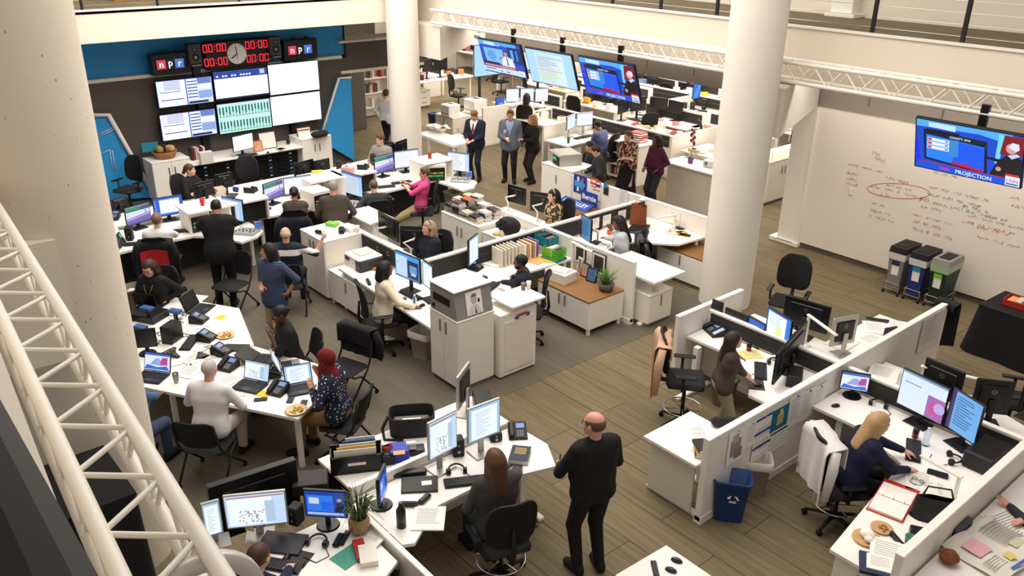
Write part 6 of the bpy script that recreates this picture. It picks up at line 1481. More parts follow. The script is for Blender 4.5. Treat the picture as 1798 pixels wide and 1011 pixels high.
for i in range(9): slab('file_folder', 'file in the leaning red and white stack beside the floral woman', 'file', (-13.35+.02*math.sin(i*2), 15.35+.03*math.cos(i*3), .98+i*.026), 8*math.sin(i*1.7), .34, .28, .024, M(['c23a4a', 'efe4da', 'd88a92', 'f3ece2'][i % 4]), .002, 'red and white file stack')
keyboard('dark keyboard at the desk with two bright screens', at(*Z('q', 370, 755), .735), 95)
keyboard('second dark keyboard nearer the purple shirted man', at(*Z('q', 430, 745), .735), 95)
cup('dark green tumbler at the corner of the desk with two bright screens', at(*Z('q', 255, 805), .73), M('1f5a3c', .4), .04, .14)
desk_phone('desk phone on the partition desk right of the woman in the white top', (-18.5, 16.6, .73), 20)
ah = T('amplifier', 'grey rack amplifier with green lights on a white stand behind the posters', 'equipment', (-12.75, 12.35, 1.08), -.35)
MB(M('b9b4ac', .4, .3)).box(-.32, .28, -.25, .28, 0, .24, b=.008).obj('case', ah); b = MB(DARK).box(-.05, .28, -.262, -.248, .02, .2)
for q in range(7): b.box(-.03+q*.025, -.012+q*.025, -.268, -.26, .11+.03*(q % 2), .17, E('38e28a', .9))
b.obj('front_panel', ah); MB(STEEL).box(-.3, .26, -.2, .2, .24, .245).obj('vent', ah)
cabinet('white stand with pinned cards carrying the amplifier', -13.1, -12.15, 12.0, 12.7, 1.08, '-y', 1)

# busy desks of the rows seen under the TVs
mm = ['f4efe6', 'efe8dc', 'd08a8a', 'c9b27a', '2a2a2e', 'b5333f', '8a9ab0', 'd6a92e']
for i, (X, Y) in enumerate(((-18.6, 20.15), (-21, 19.6), (-23.5, 20.5), (-26, 17.5), (-13.2, 18.9), (-11.6, 20.4), (-20.6, 22.4), (-17.6, 22.4), (-14.6, 22.6), (-26, 14.6), (-17.9, 18.6), (-15.2, 18.5))):
    d = T('desk', 'white cluttered desk in the middle office rows', 'desk', (X, Y, 0), 0, 'cluttered middle desks'); MB(LAM).box(-1.1, 1.1, -.38, .38, .7, .73).obj('tabletop', d)
    for sx in (-1, 1): MB(WHITE).box(sx*1.05-.03, sx*1.05+.03, -.35, .35, 0, .7).obj('side_panel', d)
    tag(MB(WHITE).box(X-1.15, X+1.15, Y+.4, Y+.46, 0, 1.07, b=.005).box(X-1.0, X+1.0, Y+.385, Y+.4, .74, 1.0, CHAR).obj('cubicle_panel'), 'white partition with charcoal inset behind a cluttered middle desk', 'partition', 'partitions behind the cluttered desks')
    for k in range(2): place(pl if i % 3 == 1 else pm, 1 if i % 3 == 1 else 0, (X-.4+k*.6, Y+.2, .73), rf.uniform(-.3, .3))
    place(chf, 2, (X+rf.uniform(-.4, .4), Y-.8, 0), rf.uniform(-1.2, 1.2))
    scatter('papers and small things on the cluttered middle desks', 9, X-1, X+1, Y-.3, Y+.1, .73, mm, (.01, .03, .1, .16), 'clutter on the middle desks', sz=(.06, .26))

scatter('things along the desks beside the long partition', 14, -17.2, -13.2, 16.25, 16.7, .73, mm+['e9b8b8', 'd97a4a'], (.02, .08, .18, .25), 'things behind the long partition', sz=(.05, .2))
desk('white worktop behind the long partition', [(-17.3, 16.25), (-13.05, 16.25), (-13.05, 16.8), (-17.3, 16.8)], .73, .035, [(-17.2, 16.7), (-13.2, 16.7)])
scatter('pinned sheets and boxes on the desk end by the corridor', 8, -12.7, -11.2, 16.35, 17.0, .73, mm, (.05, .2, .3), 'boxes near the orchid', sz=(.05, .16))
# ================================================================ things on desks
# --- meeting tables
zt = .73
laptop('closed-over black laptop turned away on the far end of the meeting table', zat('g', 520, 405, zt), 128, 'off', 110)
laptop('black laptop in front of the woman with glasses', zat('g', 190, 372, zt), -145, 'off', 100)
laptop('laptop with a snowy web page beside the pitted column', zat('g', 178, 868, zt), 38, 'chart', 108)
laptop('laptop with a web page in front of the white haired man', zat('g', 850, 930, zt), 30, 'web', 108)
laptop('laptop with a light blue page held by the woman in the headscarf', zat('g', 1200, 950, zt), 72, 'page', 108, w=.33)
laptop('silver laptop open toward the woman in the black top', zat('g', 1130, 800, zt), 160, 'page', 112, m=SILVER)
laptop('black notebook computer lying open beside the woman in black', zat('g', 955, 755, zt), 130, 'off', 150, w=.32)
sheets('yellow sticky note beside the far laptop', zat('g', 652, 455, zt), 20, .13, .13, .001, M('f0c63a', .8), 0, name='sticky_note', cat='note')
sheets('yellow pad under the pen of the woman with a hand on her chin', zat('g', 800, 735, zt), 40, .2, .15, .006, M('ecc22f', .8), 0, name='notepad', cat='note')
sheets('yellow note under the phone of the white haired man', zat('g', 935, 975, zt), 30, .16, .12, .002, M('eec52f', .8), 0, name='sticky_note', cat='note')
for lab, k, x, y, m in (('plate of salad near the yellow sticky note', 'g', 685, 583, 'd8b070'), ('plate of salad at the table corner by the headscarf woman', 'h', 1125, 530, 'e6cf9a')):
    q = zat(k, x, y, zt); t = T('plate', lab, 'plate', q); MB(M('d9bd92', .6)).lathe([(0, .004), (.08, .004), (.125, .02), (.122, .024), (.08, .01), (0, .01)], n=24).obj('dish', t)
    b = MB(); r_ = random.Random(4)
    for i in range(22): a, d = r_.uniform(0, 6.3), r_.uniform(0, .075); b.ball((d*math.cos(a), d*math.sin(a), .018), (r_.uniform(.012, .024), .012, .012), M(r_.choice(['d9822b', '5f8a2e', 'e8c26a', '3f6d24', 'c9502a', m])), 7, 4)
    f = b.obj('food', t); f['kind'] = 'stuff'
for lab, x, y, yw in (('black desk phone nearest the far laptop', 505, 482, 130), ('black desk phone beside the upright keyboard', 560, 605, 125), ('black desk phone with its handset raised behind papers', 660, 700, 120)): desk_phone(lab, zat('g', x, y, zt), yw, sc=1.1)
desk_phone('black desk phone with a blue display beside the white haired man', zat('g', 705, 800, zt), 28, sc=1.15)
desk_phone('black desk phone with a blue display in front of the headscarf woman', zat('g', 1045, 965, zt), 28, sc=1.15)
desk_phone('black desk phone turned away behind the headscarf laptop', zat('g', 1010, 850, zt), 150, sc=1.1)
t = T('conference_phone', 'grey three armed conference phone on the meeting table', 'phone', zat('g', 305, 710, zt))
b = MB(M('3a3836', .4))
for k in range(3): a = (k*120+20)*D2R; b.tube([(0, 0, .03), (.1*math.cos(a), .1*math.sin(a), .02), (.17*math.cos(a), .17*math.sin(a), .012)], [.07, .045, .025], 8)
b.V = [Vector((v.x, v.y, max(.0, v.z*.7))) for v in b.V]; b.obj('body', t); MB(STEEL).cyl((0, 0, .04), (0, 0, .062), .045, .03, 16).obj('keypad', t)
mz('small black screen with a round foot at the column side of the meeting table', 'g', (62, 668), (222, 655), .83, .26, 'off', stand='round', logo=False)
slab('computer_tower', 'small black computer box standing on the meeting table', 'computer', zat('g', 325, 610, zt), 35, .16, .26, .24, BEZ, .01)
slab('computer_tower', 'low black computer case covered in cables by the column', 'computer', zat('g', 150, 455, zt), 30, .5, .34, .1, BEZ, .01)
keyboard('black keyboard standing lengthwise on the meeting table', zat('g', 442, 630, zt), 140)
slab('graphics_tablet', 'black graphics tablet lying at the joint of the meeting tables', 'tablet', zat('g', 755, 665, zt), 48, .32, .2, .01, M('2c2b2e', .5))
for lab, x, y in (('blue adapter box left on the black case', 148, 392), ('blue adapter box on the stand right of the black case', 338, 412), ('blue adapter box above the small black screen', 102, 522)):
    q = zat('g', x, y, .95); t = T('adapter_box', lab, 'box', (q.x, q.y, zt), .5); MB(M('2f5590', .5)).box(-.09, .09, -.05, .05, .2, .24, b=.006).obj('box', t); MB(BEZ).box(-.02, .02, -.02, .02, 0, .2).obj('post', t)
rc2 = random.Random(8)
for i, (x, y) in enumerate(((300, 480), (400, 490), (250, 540), (480, 560), (240, 640), (420, 430), (540, 660), (380, 560), (620, 640), (1010, 900))):
    q = zat('g', x, y, zt+.006); P_ = [q]
    for s_ in range(8): P_.append(P_[-1]+Vector((rc2.uniform(-.12, .14), rc2.uniform(-.12, .12), 0)))
    P_ = [Vector((p_.x, p_.y, zt+.006)) for p_ in P_]
    c = MB(BEZ if i % 3 else M('c9c5be', .5)); S_ = []
    for a, b_ in zip(P_, P_[1:]):
        for u in range(4): S_.append(a.lerp(b_, u/4)+Vector((0, 0, .004*math.sin(u))))
    tag(c.tube(S_, .0045, 5).obj('cable'), 'loose cable of the tangle on the meeting table', 'cable', 'cables on the meeting table')
for lab, x, y, yw in (('white papers spread in the middle of the meeting table', 470, 735, 20), ('stack of white papers before the white haired man', 440, 825, 30), ('white sheet left of the conference phone', 560, 700, 60), ('white sheet at the far edge of the meeting table', 480, 335, 40), ('white sheet right of the white haired man', 690, 890, 10)): sheets(lab, zat('g', x, y, zt), yw, .24, .31, .006)
cup('clear glass beside the denim sleeve', zat('g', 350, 900, zt), glass('f3efe8'), .038, .13)
for lab, x, y in (('black mobile phone beside the white haired man laptop', 890, 455), ('black mobile phone between the desk phone and blue laptop', 1087, 455), ('black mobile phone left of the salad plate corner', 1172, 482)): slab('mobile_phone', lab, 'phone', zat('h', x, y, zt), -30 if x < 1000 else 50, .075, .15, .01, BEZ, .004)
tag(MB(M('a8c83a', .4)).cyl((0, 0, .006), (.1, .08, .006), .006, None, 6).obj('pen', None, zat('h', 1045, 535, zt)), 'green pen at the table edge left of the salad', 'pen')
slab('mouse_pad', 'black round mouse pad by the blue laptop of the white haired man', 'pad', zat('g', 935, 905, zt), 0, .1, .1, .03, BEZ, .01)
# empty seats
guest_chair('empty black stacking chair left of the man with his hand on his hip', at(410, 545, 0), -150)
c = zat('g', 1500, 800, .45); guest_chair('black stacking chair with a black jacket behind the headscarf woman', (c.x, c.y, 0), -160)
drape('black jacket hung over the stacking chair near the bob haired woman', (c.x, c.y, 0), -160, M('17171a', .85, 0, .1, 25), .56, .97, .5, seed=6)
task_chair('empty black armchair in front of the left blue wall panel', at(232, 372, 0), -150, hz=.5)
task_chair('empty black chair behind the middle rear screens', (-16.9, 7.0, 0), -120)
# --- control desk clutter
keyboard('black keyboard by the column on the control desk', zat('c', 190, 435, .735), 65); keyboard('black keyboard right of the white shirted man', zat('c', 535, 335, .735), 62, w=.36)
keyboard('black keyboard under the sloped console', zat('c', 1140, 225, .735), 60); keyboard('black keyboard left of the grey polo man', zat('a', 1035, 432, .735), 70); keyboard('black keyboard in front of the pink polo man', zat('a', 1165, 398, .735), 80); keyboard('black keyboard on the white topped rack', zat('b', 1340, 365, .825), 80)
mouse('black mouse beside the black jacket man', zat('c', 622, 338, .735), 60); mouse('black mouse in front of the sleeveless woman', zat('a', 150, 600, .735), 60); mouse('black mouse on the white topped rack under the wall displays', zat('b', 1520, 345, .825), 80)
for lab, k, x, y in (('black speaker by the column on the control desk', 'c', 170, 400), ('black speaker left of the red cup rack', 'c', 615, 290), ('black speaker left of the tissue box', 'a', 685, 310), ('black speaker right of the pale columns screen', 'a', 1275, 350), ('black speaker left of the man in glasses', 'a', 945, 260), ('black speaker under the blank pale screen', 'a', 450, 525)): speaker(lab, zat(k, x, y, .73), 60, .12, .14, .24)
for lab, k, x, y, z in (('desk phone on the raised shelf behind the sheet screen', 'b', 1370, 690, 1.15), ('desk phone on the raised shelf by the tissue box', 'a', 870, 290, 1.15), ('desk phone by the column beside the sloped console', 'c', 45, 230, .76)): desk_phone(lab, zat(k, x, y, z), -140 if z > 1 else 60, sc=1.1)
for lab, x, y in (('audio mixer with a small blue display at the left desk tip', 1060, 345), ):
    pass
def mixer(label, q, yaw):
    t = T('audio_mixer', label, 'mixer', q, yaw*D2R); MB(M('a5a4a0', .4, .3)).box(-.2, .2, -.15, .15, 0, .05, b=.01).obj('body', t)
    k = MB(BEZ); [k.box(-.17+i*.045, -.15+i*.045, -.1+.05*(i % 3), -.07+.05*(i % 3), .05, .065) for i in range(8)]; k.obj('faders', t)
    d = MB(SILVER); d.T = Matrix.Translation((.17, .1, .05)) @ Matrix.Rotation(.4, 4, 'Z'); d.box(-.06, .06, 0, .015, 0, .14, b=.004).quad((-.05, -.001, .02), (.05, -.001, .02), (.05, -.001, .12), (-.05, -.001, .12), E('3f6fd8', .9)); d.obj('display', t)
mixer('audio mixer with a small blue display left of the striped shirt man', zat('c', 1070, 345, .73), 40)
mixer('audio mixer with a small blue display in front of the brown shirted man', zat('a', 825, 575, .73), 30)
mixer('audio mixer with a small blue display at the right desk tip', zat('a', 1620, 385, .73), 40)
cup('red cup on the raised shelf', zat('b', 940, 812, 1.15), M('c4202e', .4), .045, .13)
t = cup('red pen cup on the raised shelf over the right rack', zat('a', 1383, 212, 1.15), M('9a2a22', .5), .045, .12)
for i, cc in enumerate(('2f7fd0', 'e0b020', '3a9a50')): MB(M(cc)).cyl((.01*i-.01, 0, .03), (.03*i-.03, .02, .18), .005, None, 6).obj('pen', t)
t = T('tissue_box', 'pink flowered tissue box on the raised shelf', 'box', zat('a', 752, 322, 1.15), .5); MB(M('d9a5a0', .7, 0, .3, 30)).box(-.12, .12, -.07, .07, 0, .12, b=.005).obj('box', t); MB(PAPER).grid(lambda u, v: ((u-.5)*.1, (v-.5)*.05, .12+.08*math.sin(3.1*u)*(.6+.4*math.sin(8*v))), 6, 4, None, .002).obj('tissue', t)
for i in range(4): book(['book at the foot of the pile behind the red cup', 'second book of the pile behind the red cup', 'third book of the pile behind the red cup', 'topmost book of the pile behind the red cup'][i], zat('b', 1100, 715, 1.15)+Vector((0, 0, i*.032)), 60+i*8, .17, .24, .03, M(['c9b79a', 'b08a6a', 'ded2bf', 'c7a58a'][i]))
slab('notebook', 'dark notebook on an orange pad on the raised shelf', 'notebook', zat('b', 1200, 730, 1.15), 50, .17, .23, .03, M('3a3a44')); bx('tape_gun', 'blue plastic dispenser on the raised shelf beside a white sheet', 'dispenser', 'b', 1235, 690, 1.15, 30, .1, .06, .09, '27427f')
for lab, k, x, y, z in (('papers on the raised shelf under the red cup', 'b', 885, 785, 1.15), ('loose papers on the raised shelf over the middle rack', 'a', 570, 330, 1.15), ('papers left of the pen cup on the right shelf', 'a', 1430, 200, 1.15), ('paper on the blank desk between timeline screens', 'b', 790, 800, .75)): sheets(lab, zat(k, x, y, z), rc2.uniform(0, 90), .24, .3, .008)
slab('folder', 'yellow folder propped over the middle raised shelf', 'folder', zat('a', 515, 320, 1.15), 70, .22, .1, .04, M('dcbf4a'))
cup('paper cup held up by the bald man', BALD['rt']+Vector((0, 0, -.05)), M('f0ebe2', .6), .042, .11)
# on the rack and cabinets
def frame(label, q, yaw, w, h, mf, mp, lean=12, strip=None):
    t = T('picture_frame', label, 'frame', q, yaw*D2R); b = MB(mf); b.T = Matrix.Rotation(-lean*D2R, 4, 'X'); b.box(-w/2, w/2, 0, .02, 0, h, b=.004).obj('frame', t)
    b = MB(mp); b.T = Matrix.Rotation(-lean*D2R, 4, 'X'); bw = .022; b.quad((-w/2+bw, -.002, bw), (w/2-bw, -.002, bw), (w/2-bw, -.002, h-bw), (-w/2+bw, -.002, h-bw))
    if strip: b.quad((-w/2+bw*1.4, -.004, h*.78), (w/2-bw*1.4, -.004, h*.78), (w/2-bw*1.4, -.004, h*.86), (-w/2+bw*1.4, -.004, h*.86), strip)
    b.obj('picture', t); return t
frame('small orange framed picture beside the pale screen on the rack', zat('b', 1440, 335, .82), 88, .22, .26, M('b5603a'), M('d9a27a'))
frame('red framed certificate on the rack', zat('b', 1530, 310, .82), 88, .42, .4, M('6a2a24'), PAPER, strip=None)
frame('brown framed card with a red heading on the white cabinet', onx(*Z('s', 1320, 975), -18.6), 88, .36, .4, M('6b3a22'), PAPER, strip=M('b02a40'))
slab('camera_bag', 'black pouch lying on the white cabinet by the blue panel', 'bag', at(562, 240, 1.0), 100, .42, .22, .14, SOFT, .05)
for i, cc in enumerate(('2a2a2e', 'a5202a', 'b8b2a8', 'd9d4ca', '3a3a44', '8a2a2a', 'efeae0')): tag(MB(M(cc)).box(-.1, .1, -.018, .018, 0, .27, b=.003).obj('binder', None, (-18.75, 6.55+i*.045, .82), 0), 'binder in the upright row at the left end of the rack', 'binder', 'binders on the rack')
bx('paper_box', 'white patterned file box at the left end of the rack', 'box', 'b', 975, 440, .82, 88, .28, .14, .27, 'd8d2c8')
bx('headset_stand', 'black web camera on the right end of the rack', 'camera', 'b', 1700, 268, .82, 88, .09, .09, .14, '2a2a2c', .03)
scatter('papers lying on the white topped rack', 5, -18.55, -18.4, 7.2, 8.7, .82, ['e9e0cf', 'd9c9a0', 'efe9df'], (.006, .012), 'papers on the rack')
bk = T('basket', 'wicker basket full of paper bags on the white cabinet', 'basket', (-18.8, 6.0, .95)); MB(M('9a6a40', .8, 0, .3, 40)).lathe([(0, 0), (.2, 0), (.27, .16), (.25, .16), (.19, .02), (0, .02)], n=20).obj('basket', bk)
slab('folder', 'teal folder sticking out behind the basket of bags', 'folder', (-18.92, 5.75, 1.1), 80, .34, .02, .2, M('2a8aa0'))
for i, (dx, dy, cc) in enumerate(((0, -.1, 'b08a5a'), (.05, .12, 'c9a26a'), (-.08, .02, '2a2a2a'))): slab('paper_bag', ['crumpled tan bag left in the basket', 'upright brown paper bag right in the basket', 'dark bag at the back of the basket'][i], 'bag', (-18.8+dx, 6.0+dy, 1.08), i*30, .2, .14, .14, M(cc, .9), .04)
# --- pod
def printer_at(label, q, yaw):
    t = T('printer', label, 'printer', q, yaw*D2R); MB(M('e9e4da', .45)).box(-.24, .24, -.22, .22, .0, .34, b=.02).obj('body', t); MB(M('2e2d30', .45)).box(.1, .26, -.225, .225, .02, .32, b=.02).box(-.245, .245, -.1, .23, .0, .03).obj('side_cover', t)
    MB(M('c9c4ba', .5)).box(-.16, .1, -.12, .14, .34, .355, b=.004).obj('paper_tray', t); MB(M('44464a', .4)).box(-.2, -.06, -.225, -.215, .24, .3).obj('control_panel', t)
printer_at('white and black laser printer on the low cabinet by the cream jacket woman', (-11.15, 6.4, .6), 0)
slab('cardboard_box', 'open brown cardboard box right of the laser printer', 'box', zat('f', 320, 355, .61), 20, .3, .22, .16, M('b5824a', .8), .004)
for lab, bl, br, kd in (('left screen with an app window facing the cream jacket woman', (425, 352), (562, 410), 'app'), ('right screen with a pale page facing the cream jacket woman', (577, 408), (634, 452), 'page')): mz(lab, 'f', bl, br, .93, .4, kd)
keyboard('black keyboard of the cream jacket woman', zat('f', 510, 470, .735), 2); mouse('black mouse right of the water bottle', zat('f', 572, 528, .735), 0)
bottle('small water bottle beside the cream jacket woman', zat('f', 533, 535, .73), glass('dfeefa'), .03, .2); slab('stapler', 'black stapler on the low cabinet edge by the printer', 'stapler', zat('f', 275, 402, .73), -20, .2, .05, .05, BEZ, .01)
slab('mobile_phone', 'purple red mobile phone on the cream jacket desk', 'phone', zat('f', 460, 490, .735), -20, .08, .14, .01, M('5a3a6a'))
bin_('grey waste bin under the cream jacket desk', at(743, 625, 0), 20, M('a59c90', .6), .34, .26, .42, liner=M('d8d2ca', .5))
sheets('paper tag hanging at the cream jacket chair base', zat('f', 375, 715, .1), 20, .18, .2, .006, PAPER, 3)
for lab, bl, br in (('left dark screen back of the grey blonde woman', (1000, 775), (1150, 860)), ('middle dark screen back of the grey blonde woman', (1160, 895), (1385, 905))): mz(lab, 'a', bl, br, .9, .38, 'off', back=True, stand='arm')
mz('squat black screen back beside the grey blonde woman', 'a', (1300, 950), (1485, 960), .78, .38, 'off', back=True, stand='round', logo=False)
keyboard('black keyboard behind the squat dark screen', zat('a', 1250, 945, .735), 180)
mz('tall screen with a lit page left of the man with headphones', 'e', (268, 625), (338, 565), .88, .44, 'page', stand='arm')
desk_phone('desk phone beside the tall lit screen of the man with headphones', zat('e', 315, 640, .73), 110, sc=1.2); keyboard('black keyboard of the man with headphones', zat('e', 425, 780, .735), 115); mouse('dark mouse under the hand of the man with headphones', zat('e', 385, 705, .735), 110)
slab('speaker_box', 'dark box speaker behind the tall lit screen', 'speaker', zat('e', 78, 640, .73), 100, .2, .2, .24, M('1d1c1c'), .01)
sheets('stack of white papers before the patterned file boxes', zat('e', 452, 605, .73), 20, .3, .26, .03)
for i in range(6):
    q = Vector((-10.15, 8.05+i*.075, .73)); t = MB(M('d5cbb8', .8, 0, .25, 26)); t.box(-.014, .014, -.14, .14, 0, .3, b=.003); tag(t.obj('magazine_file', None, q+Vector((.35, .02, 0)), 1.5), 'patterned cream file standing in the row behind the papers', 'file', 'patterned files')
for i, cc in enumerate(('efe8dc', 'c9a26a', 'f3efe8', 'b58a5a', 'e9e0d0', '8a6aa0')): tag(MB(M(cc)).box(-.012, .012, -.13, .13, 0, .27+.02*(i % 2)).obj('folder', None, (-9.8, 8.58+i*.05, .73), 1.45+.03*i), 'folder leaning in the row between the patterned files and teal crate', 'folder', 'leaning folders')
def crate(label, q, yaw, m, w, d, h, holes=True, fill=None):
    t = T('storage_crate', label, 'crate', q, yaw*D2R); b = MB(m); s = .006
    b.box(-w/2, w/2, -d/2, d/2, 0, s)
    for (x0, x1, y0, y1) in ((-w/2, w/2, -d/2, -d/2+s), (-w/2, w/2, d/2-s, d/2), (-w/2, -w/2+s, -d/2, d/2), (w/2-s, w/2, -d/2, d/2)):
        if not holes: b.box(x0, x1, y0, y1, 0, h)
        else:
            for k in range(5): b.box(x0, x1, y0, y1, k*h/4.4, k*h/4.4+.014)
            n = 7
            for k in range(n):
                if x1-x0 > y1-y0: xx = x0+k*(x1-x0-.012)/(n-1); b.box(xx, xx+.012, y0, y1, 0, h)
                else: yy = y0+k*(y1-y0-.012)/(n-1); b.box(x0, x1, yy, yy+.012, 0, h)
    b.obj('shell', t)
    if fill:
        f = MB()
        for i, c in enumerate(fill): f.box(-w*.4+i*w*.8/len(fill), -w*.4+(i+.9)*w*.8/len(fill), -d*.38, d*.38, .01, h*(.9+.2*(i % 2)), M(c), b=.01)
        f.obj('contents', t)
    return t
crate('teal plastic crate on top of stacked trays by the partition crossing', (-9.74, 9.08, .88), 0, M('1a7f8e', .5), .34, .24, .17, False, ['5a3a2a', '2a2a2c', '8a6a4a'])
slab('letter_tray', 'cream letter tray under the teal crate', 'tray', (-9.74, 9.08, .73), 0, .34, .25, .148, M('d5c8b0'), .01)
crate('bright green plastic basket with bottles beside the teal crate', (-9.46, 9.0, .762), 8, M('5fc42a', .5), .32, .24, .17, True, ['d9a05a', 'e9e4da', '2a2a2c'])
slab('plastic_tray', 'teal tray under the green basket', 'tray', (-9.46, 9.0, .73), 8, .36, .27, .03, M('167a80'), .01)
slab('envelope', 'orange envelope in front of the green basket', 'envelope', zat('e', 835, 570, .735), 25, .33, .24, .006, M('e0a63a', .8)); slab('envelope', 'tan folder left of the orange envelope', 'folder', zat('e', 750, 580, .735), 15, .3, .22, .008, M('cfa468', .8))
slab('white_box', 'white box with red papers on the low brown topped cabinet', 'box', (-9.0, 8.72, .58), 8, .42, .3, .16, M('ece6dc'), .005); sheets('printed red and white papers on the white box', (-9.0, 8.72, .742), 15, .3, .22, .02, M('f0e4dc'))
for lab, x, y, w_, h_ in (('left black framed photo hanging on the pod partition', 1092, 530, .26, .33), ('right black framed photo hanging on the pod partition', 1232, 600, .3, .36)):
    q = ony(*Z('e', x, y), 9.26); t = T('picture_frame', lab, 'frame', (q.x, 9.262, q.z-h_/2)); MB(BEZ).box(-w_/2, w_/2, -.02, 0, 0, h_, b=.004).obj('frame', t); MB(PAPER).box(-w_/2+.015, w_/2-.015, -.022, -.018, .015, h_-.015).box(-w_/2+.045, w_/2-.045, -.024, -.021, .05, h_-.05, M('3c3532', .5, 0, .6, 9)).obj('picture', t)
frame('white framed photo strip standing on the brown cabinet top', (-8.99, 9.12, .58), -10, .12, .28, WHITE, M('8a8078', .5, 0, .5, 14), 5)
frame('left black framed portrait standing on the brown cabinet top', (-8.84, 9.08, .58), -5, .2, .24, BEZ, M('b08a78', .5, 0, .4, 14), 14); frame('right black framed portrait in blue standing on the brown cabinet top', (-8.62, 9.02, .58), 10, .2, .24, BEZ, M('4a6a98', .5, 0, .5, 12), 14)
def desk_lamp(label, q, yaw, h=.42, L=.5):
    t = T('desk_lamp', label, 'lamp', q, yaw*D2R); MB(WHITE).box(-.08, .08, -.06, .06, 0, .025, b=.01).obj('base', t); MB(WHITE).box(-.015, .015, -.015, .015, .025, h).obj('post', t); MB(WHITE).box(-.03, L, -.025, .025, h, h+.025, b=.008).obj('light_bar', t)
desk_lamp('white bar desk lamp over the white box of papers', (-9.13, 9.1, .58), -8, .5); desk_lamp('white bar desk lamp at the poster partition desk', (-9.0, 11.5, .73), -100, .35, .4)
desk_lamp('white bar desk lamp before the dark screens of the sweater woman', (-5.1, 9.5, .73), -25, .42, .6); desk_lamp('white bar desk lamp left of the two large dark screen backs', (-3.5, 9.35, .73), 20, .4, .6); desk_lamp('white bar desk lamp over the black handset at the near right desk', (-2.33, 7.72, .73), 172, .26, .42)
t = T('potted_herb', 'feathery green herb in a grey pot on the brown cabinet top', 'plant', (-8.24, 8.98, .58)); MB(M('57534e', .7)).lathe([(0, 0), (.1, 0), (.13, .13), (.115, .13), (.09, .11), (0, .11)], n=20).obj('pot', t)
b = MB(M('5f8a3e', .7, 0, .3)); rp = random.Random(6)
for i in range(60): a, L = rp.uniform(0, 6.28), rp.uniform(.12, .3); r_ = rp.uniform(.02, .11); b.tube([(r_*.4*math.cos(a), r_*.4*math.sin(a), .1), (r_*math.cos(a), r_*math.sin(a), .1+L*.6), (r_*1.9*math.cos(a), r_*1.9*math.sin(a), .1+L)], [.004, .006, .001], 4)
b.obj('foliage', t)
cup('glass of red drink on the raised counter', zat('e', 668, 795, 1.095), glass('f4efe8'), .038, .11, M('6a1f22', .2)); cup('paper cup with red marks beside the glass on the raised counter', zat('e', 708, 790, 1.095), M('efe2da', .6, 0, .15, 40), .035, .12)
# books on the pod cabinet
rk2 = random.Random(3)
BC = ['e6dfd2', 'd5c9b4', 'f0eae0', '5a4a5a', 'b9502a', '3a3430', 'efe9dd', 'c7b79c', '8a7f8f', '2a2a30', 'd9d2c6']
for ci in range(4):
    for cj in range(3):
        x, y, z = -11.85+ci*.245, 8.66+cj*.2, .98
        for k in range([7, 9, 6, 5][ci]-(cj == 0)*1+(cj == 2)):
            h_ = rk2.uniform(.02, .04); t = book('book in the piles on the white cabinet behind the grey blonde woman', (x+rk2.uniform(-.015, .015), y+rk2.uniform(-.015, .015), z), 90+rk2.uniform(-9, 9), .15, .215, h_, M(rk2.choice(BC), .5), 'book piles on the pod cabinet'); z += h_+.0005
bg = T('backpack', 'black backpack slumped beside the book piles', 'bag', (-10.5, 8.9, .9)); MB(SOFT).ball((0, 0, .14), (.24, .18, .15), None, 14, 9).ball((.12, -.06, .2), (.14, .12, .12)).obj('body', bg); MB(BEZ).tube([(-.15, -.15, .1), (-.1, -.2, .2), (.05, -.16, .3), (.18, -.1, .2)], .02, 6).obj('strap', bg)
bottle('cream jar on the side shelf before the backpack', (-10.4, 8.66, .9), M('e2d6b8', .4), .035, .13, M('d8cdb0')); slab('tissue_pack', 'orange packet beside the cream jar', 'packet', (-10.55, 8.66, .9), 20, .12, .08, .05, M('e0b07a'), .01)
# flowered top desk
for lab, bl, br, in (('left dark screen back on an arm in front of the flowered top', (560, 135), (690, 172)), ('right wide dark screen back on an arm in front of the flowered top', (722, 205), (918, 235))): mz(lab, 'e', bl, br, .86, .34 if bl[0] < 600 else .38, 'off', back=True, stand='arm')
# pale sweater desk
for lab, bl, br, zb in (('screen turned edge on before the pale sweater woman', (1100, 420), (1172, 450), .85), ): mz(lab, 'e', (1088, 400), (1165, 452), .82, .42, 'tree', stand='arm', s=.5)
desk_phone('desk phone with two blue displays before the pale sweater woman', zat('e', 1215, 335, .73), 110, sc=1.3, side=True); keyboard('black keyboard beside the edge on screen', zat('e', 1190, 460, .735), 110, w=.36)
sheets('white pad under the elbow of the pale sweater woman', zat('e', 1250, 470, .735), 25, .22, .3, .012); laptop('black laptop closed on the corner of the pale sweater desk', zat('e', 1495, 365, .73), 20, 'off', 172, w=.32)
lb = T('leather_tote', 'tall brown leather bag standing on the pale sweater desk', 'bag', zat('e', 1515, 320, .73), .3); MB(M('7a3f1e', .55, 0, .12, 12)).grid(lambda u, v: (.17*math.cos(u*6.2832)*(1-.1*v), .07*math.sin(u*6.2832)*(1-.6*v), .4*v+.02*math.sin(u*12)*v), 24, 8, None, .006).obj('body', lb); MB(M('5f2f16', .5)).tube([(-.1, 0, .38), (-.06, .01, .48), (.06, .01, .48), (.1, 0, .38)], .008, 6).obj('handle', lb)
scatter('small papers and books at the end of the pale sweater desk', 7, -9.2, -8.7, 11.5, 11.8, .73, ['efe4c0', '2a2a2c', 'c9a24a', 'e9e0d0', 'b5404a'], (.01, .025), 'papers by the brown bag', sz=(.1, .22))
cup('orange tomato shaped jar lid on the pale sweater desk', zat('e', 1305, 385, .73), M('d8502a', .5), .05, .05)
PC = [0]
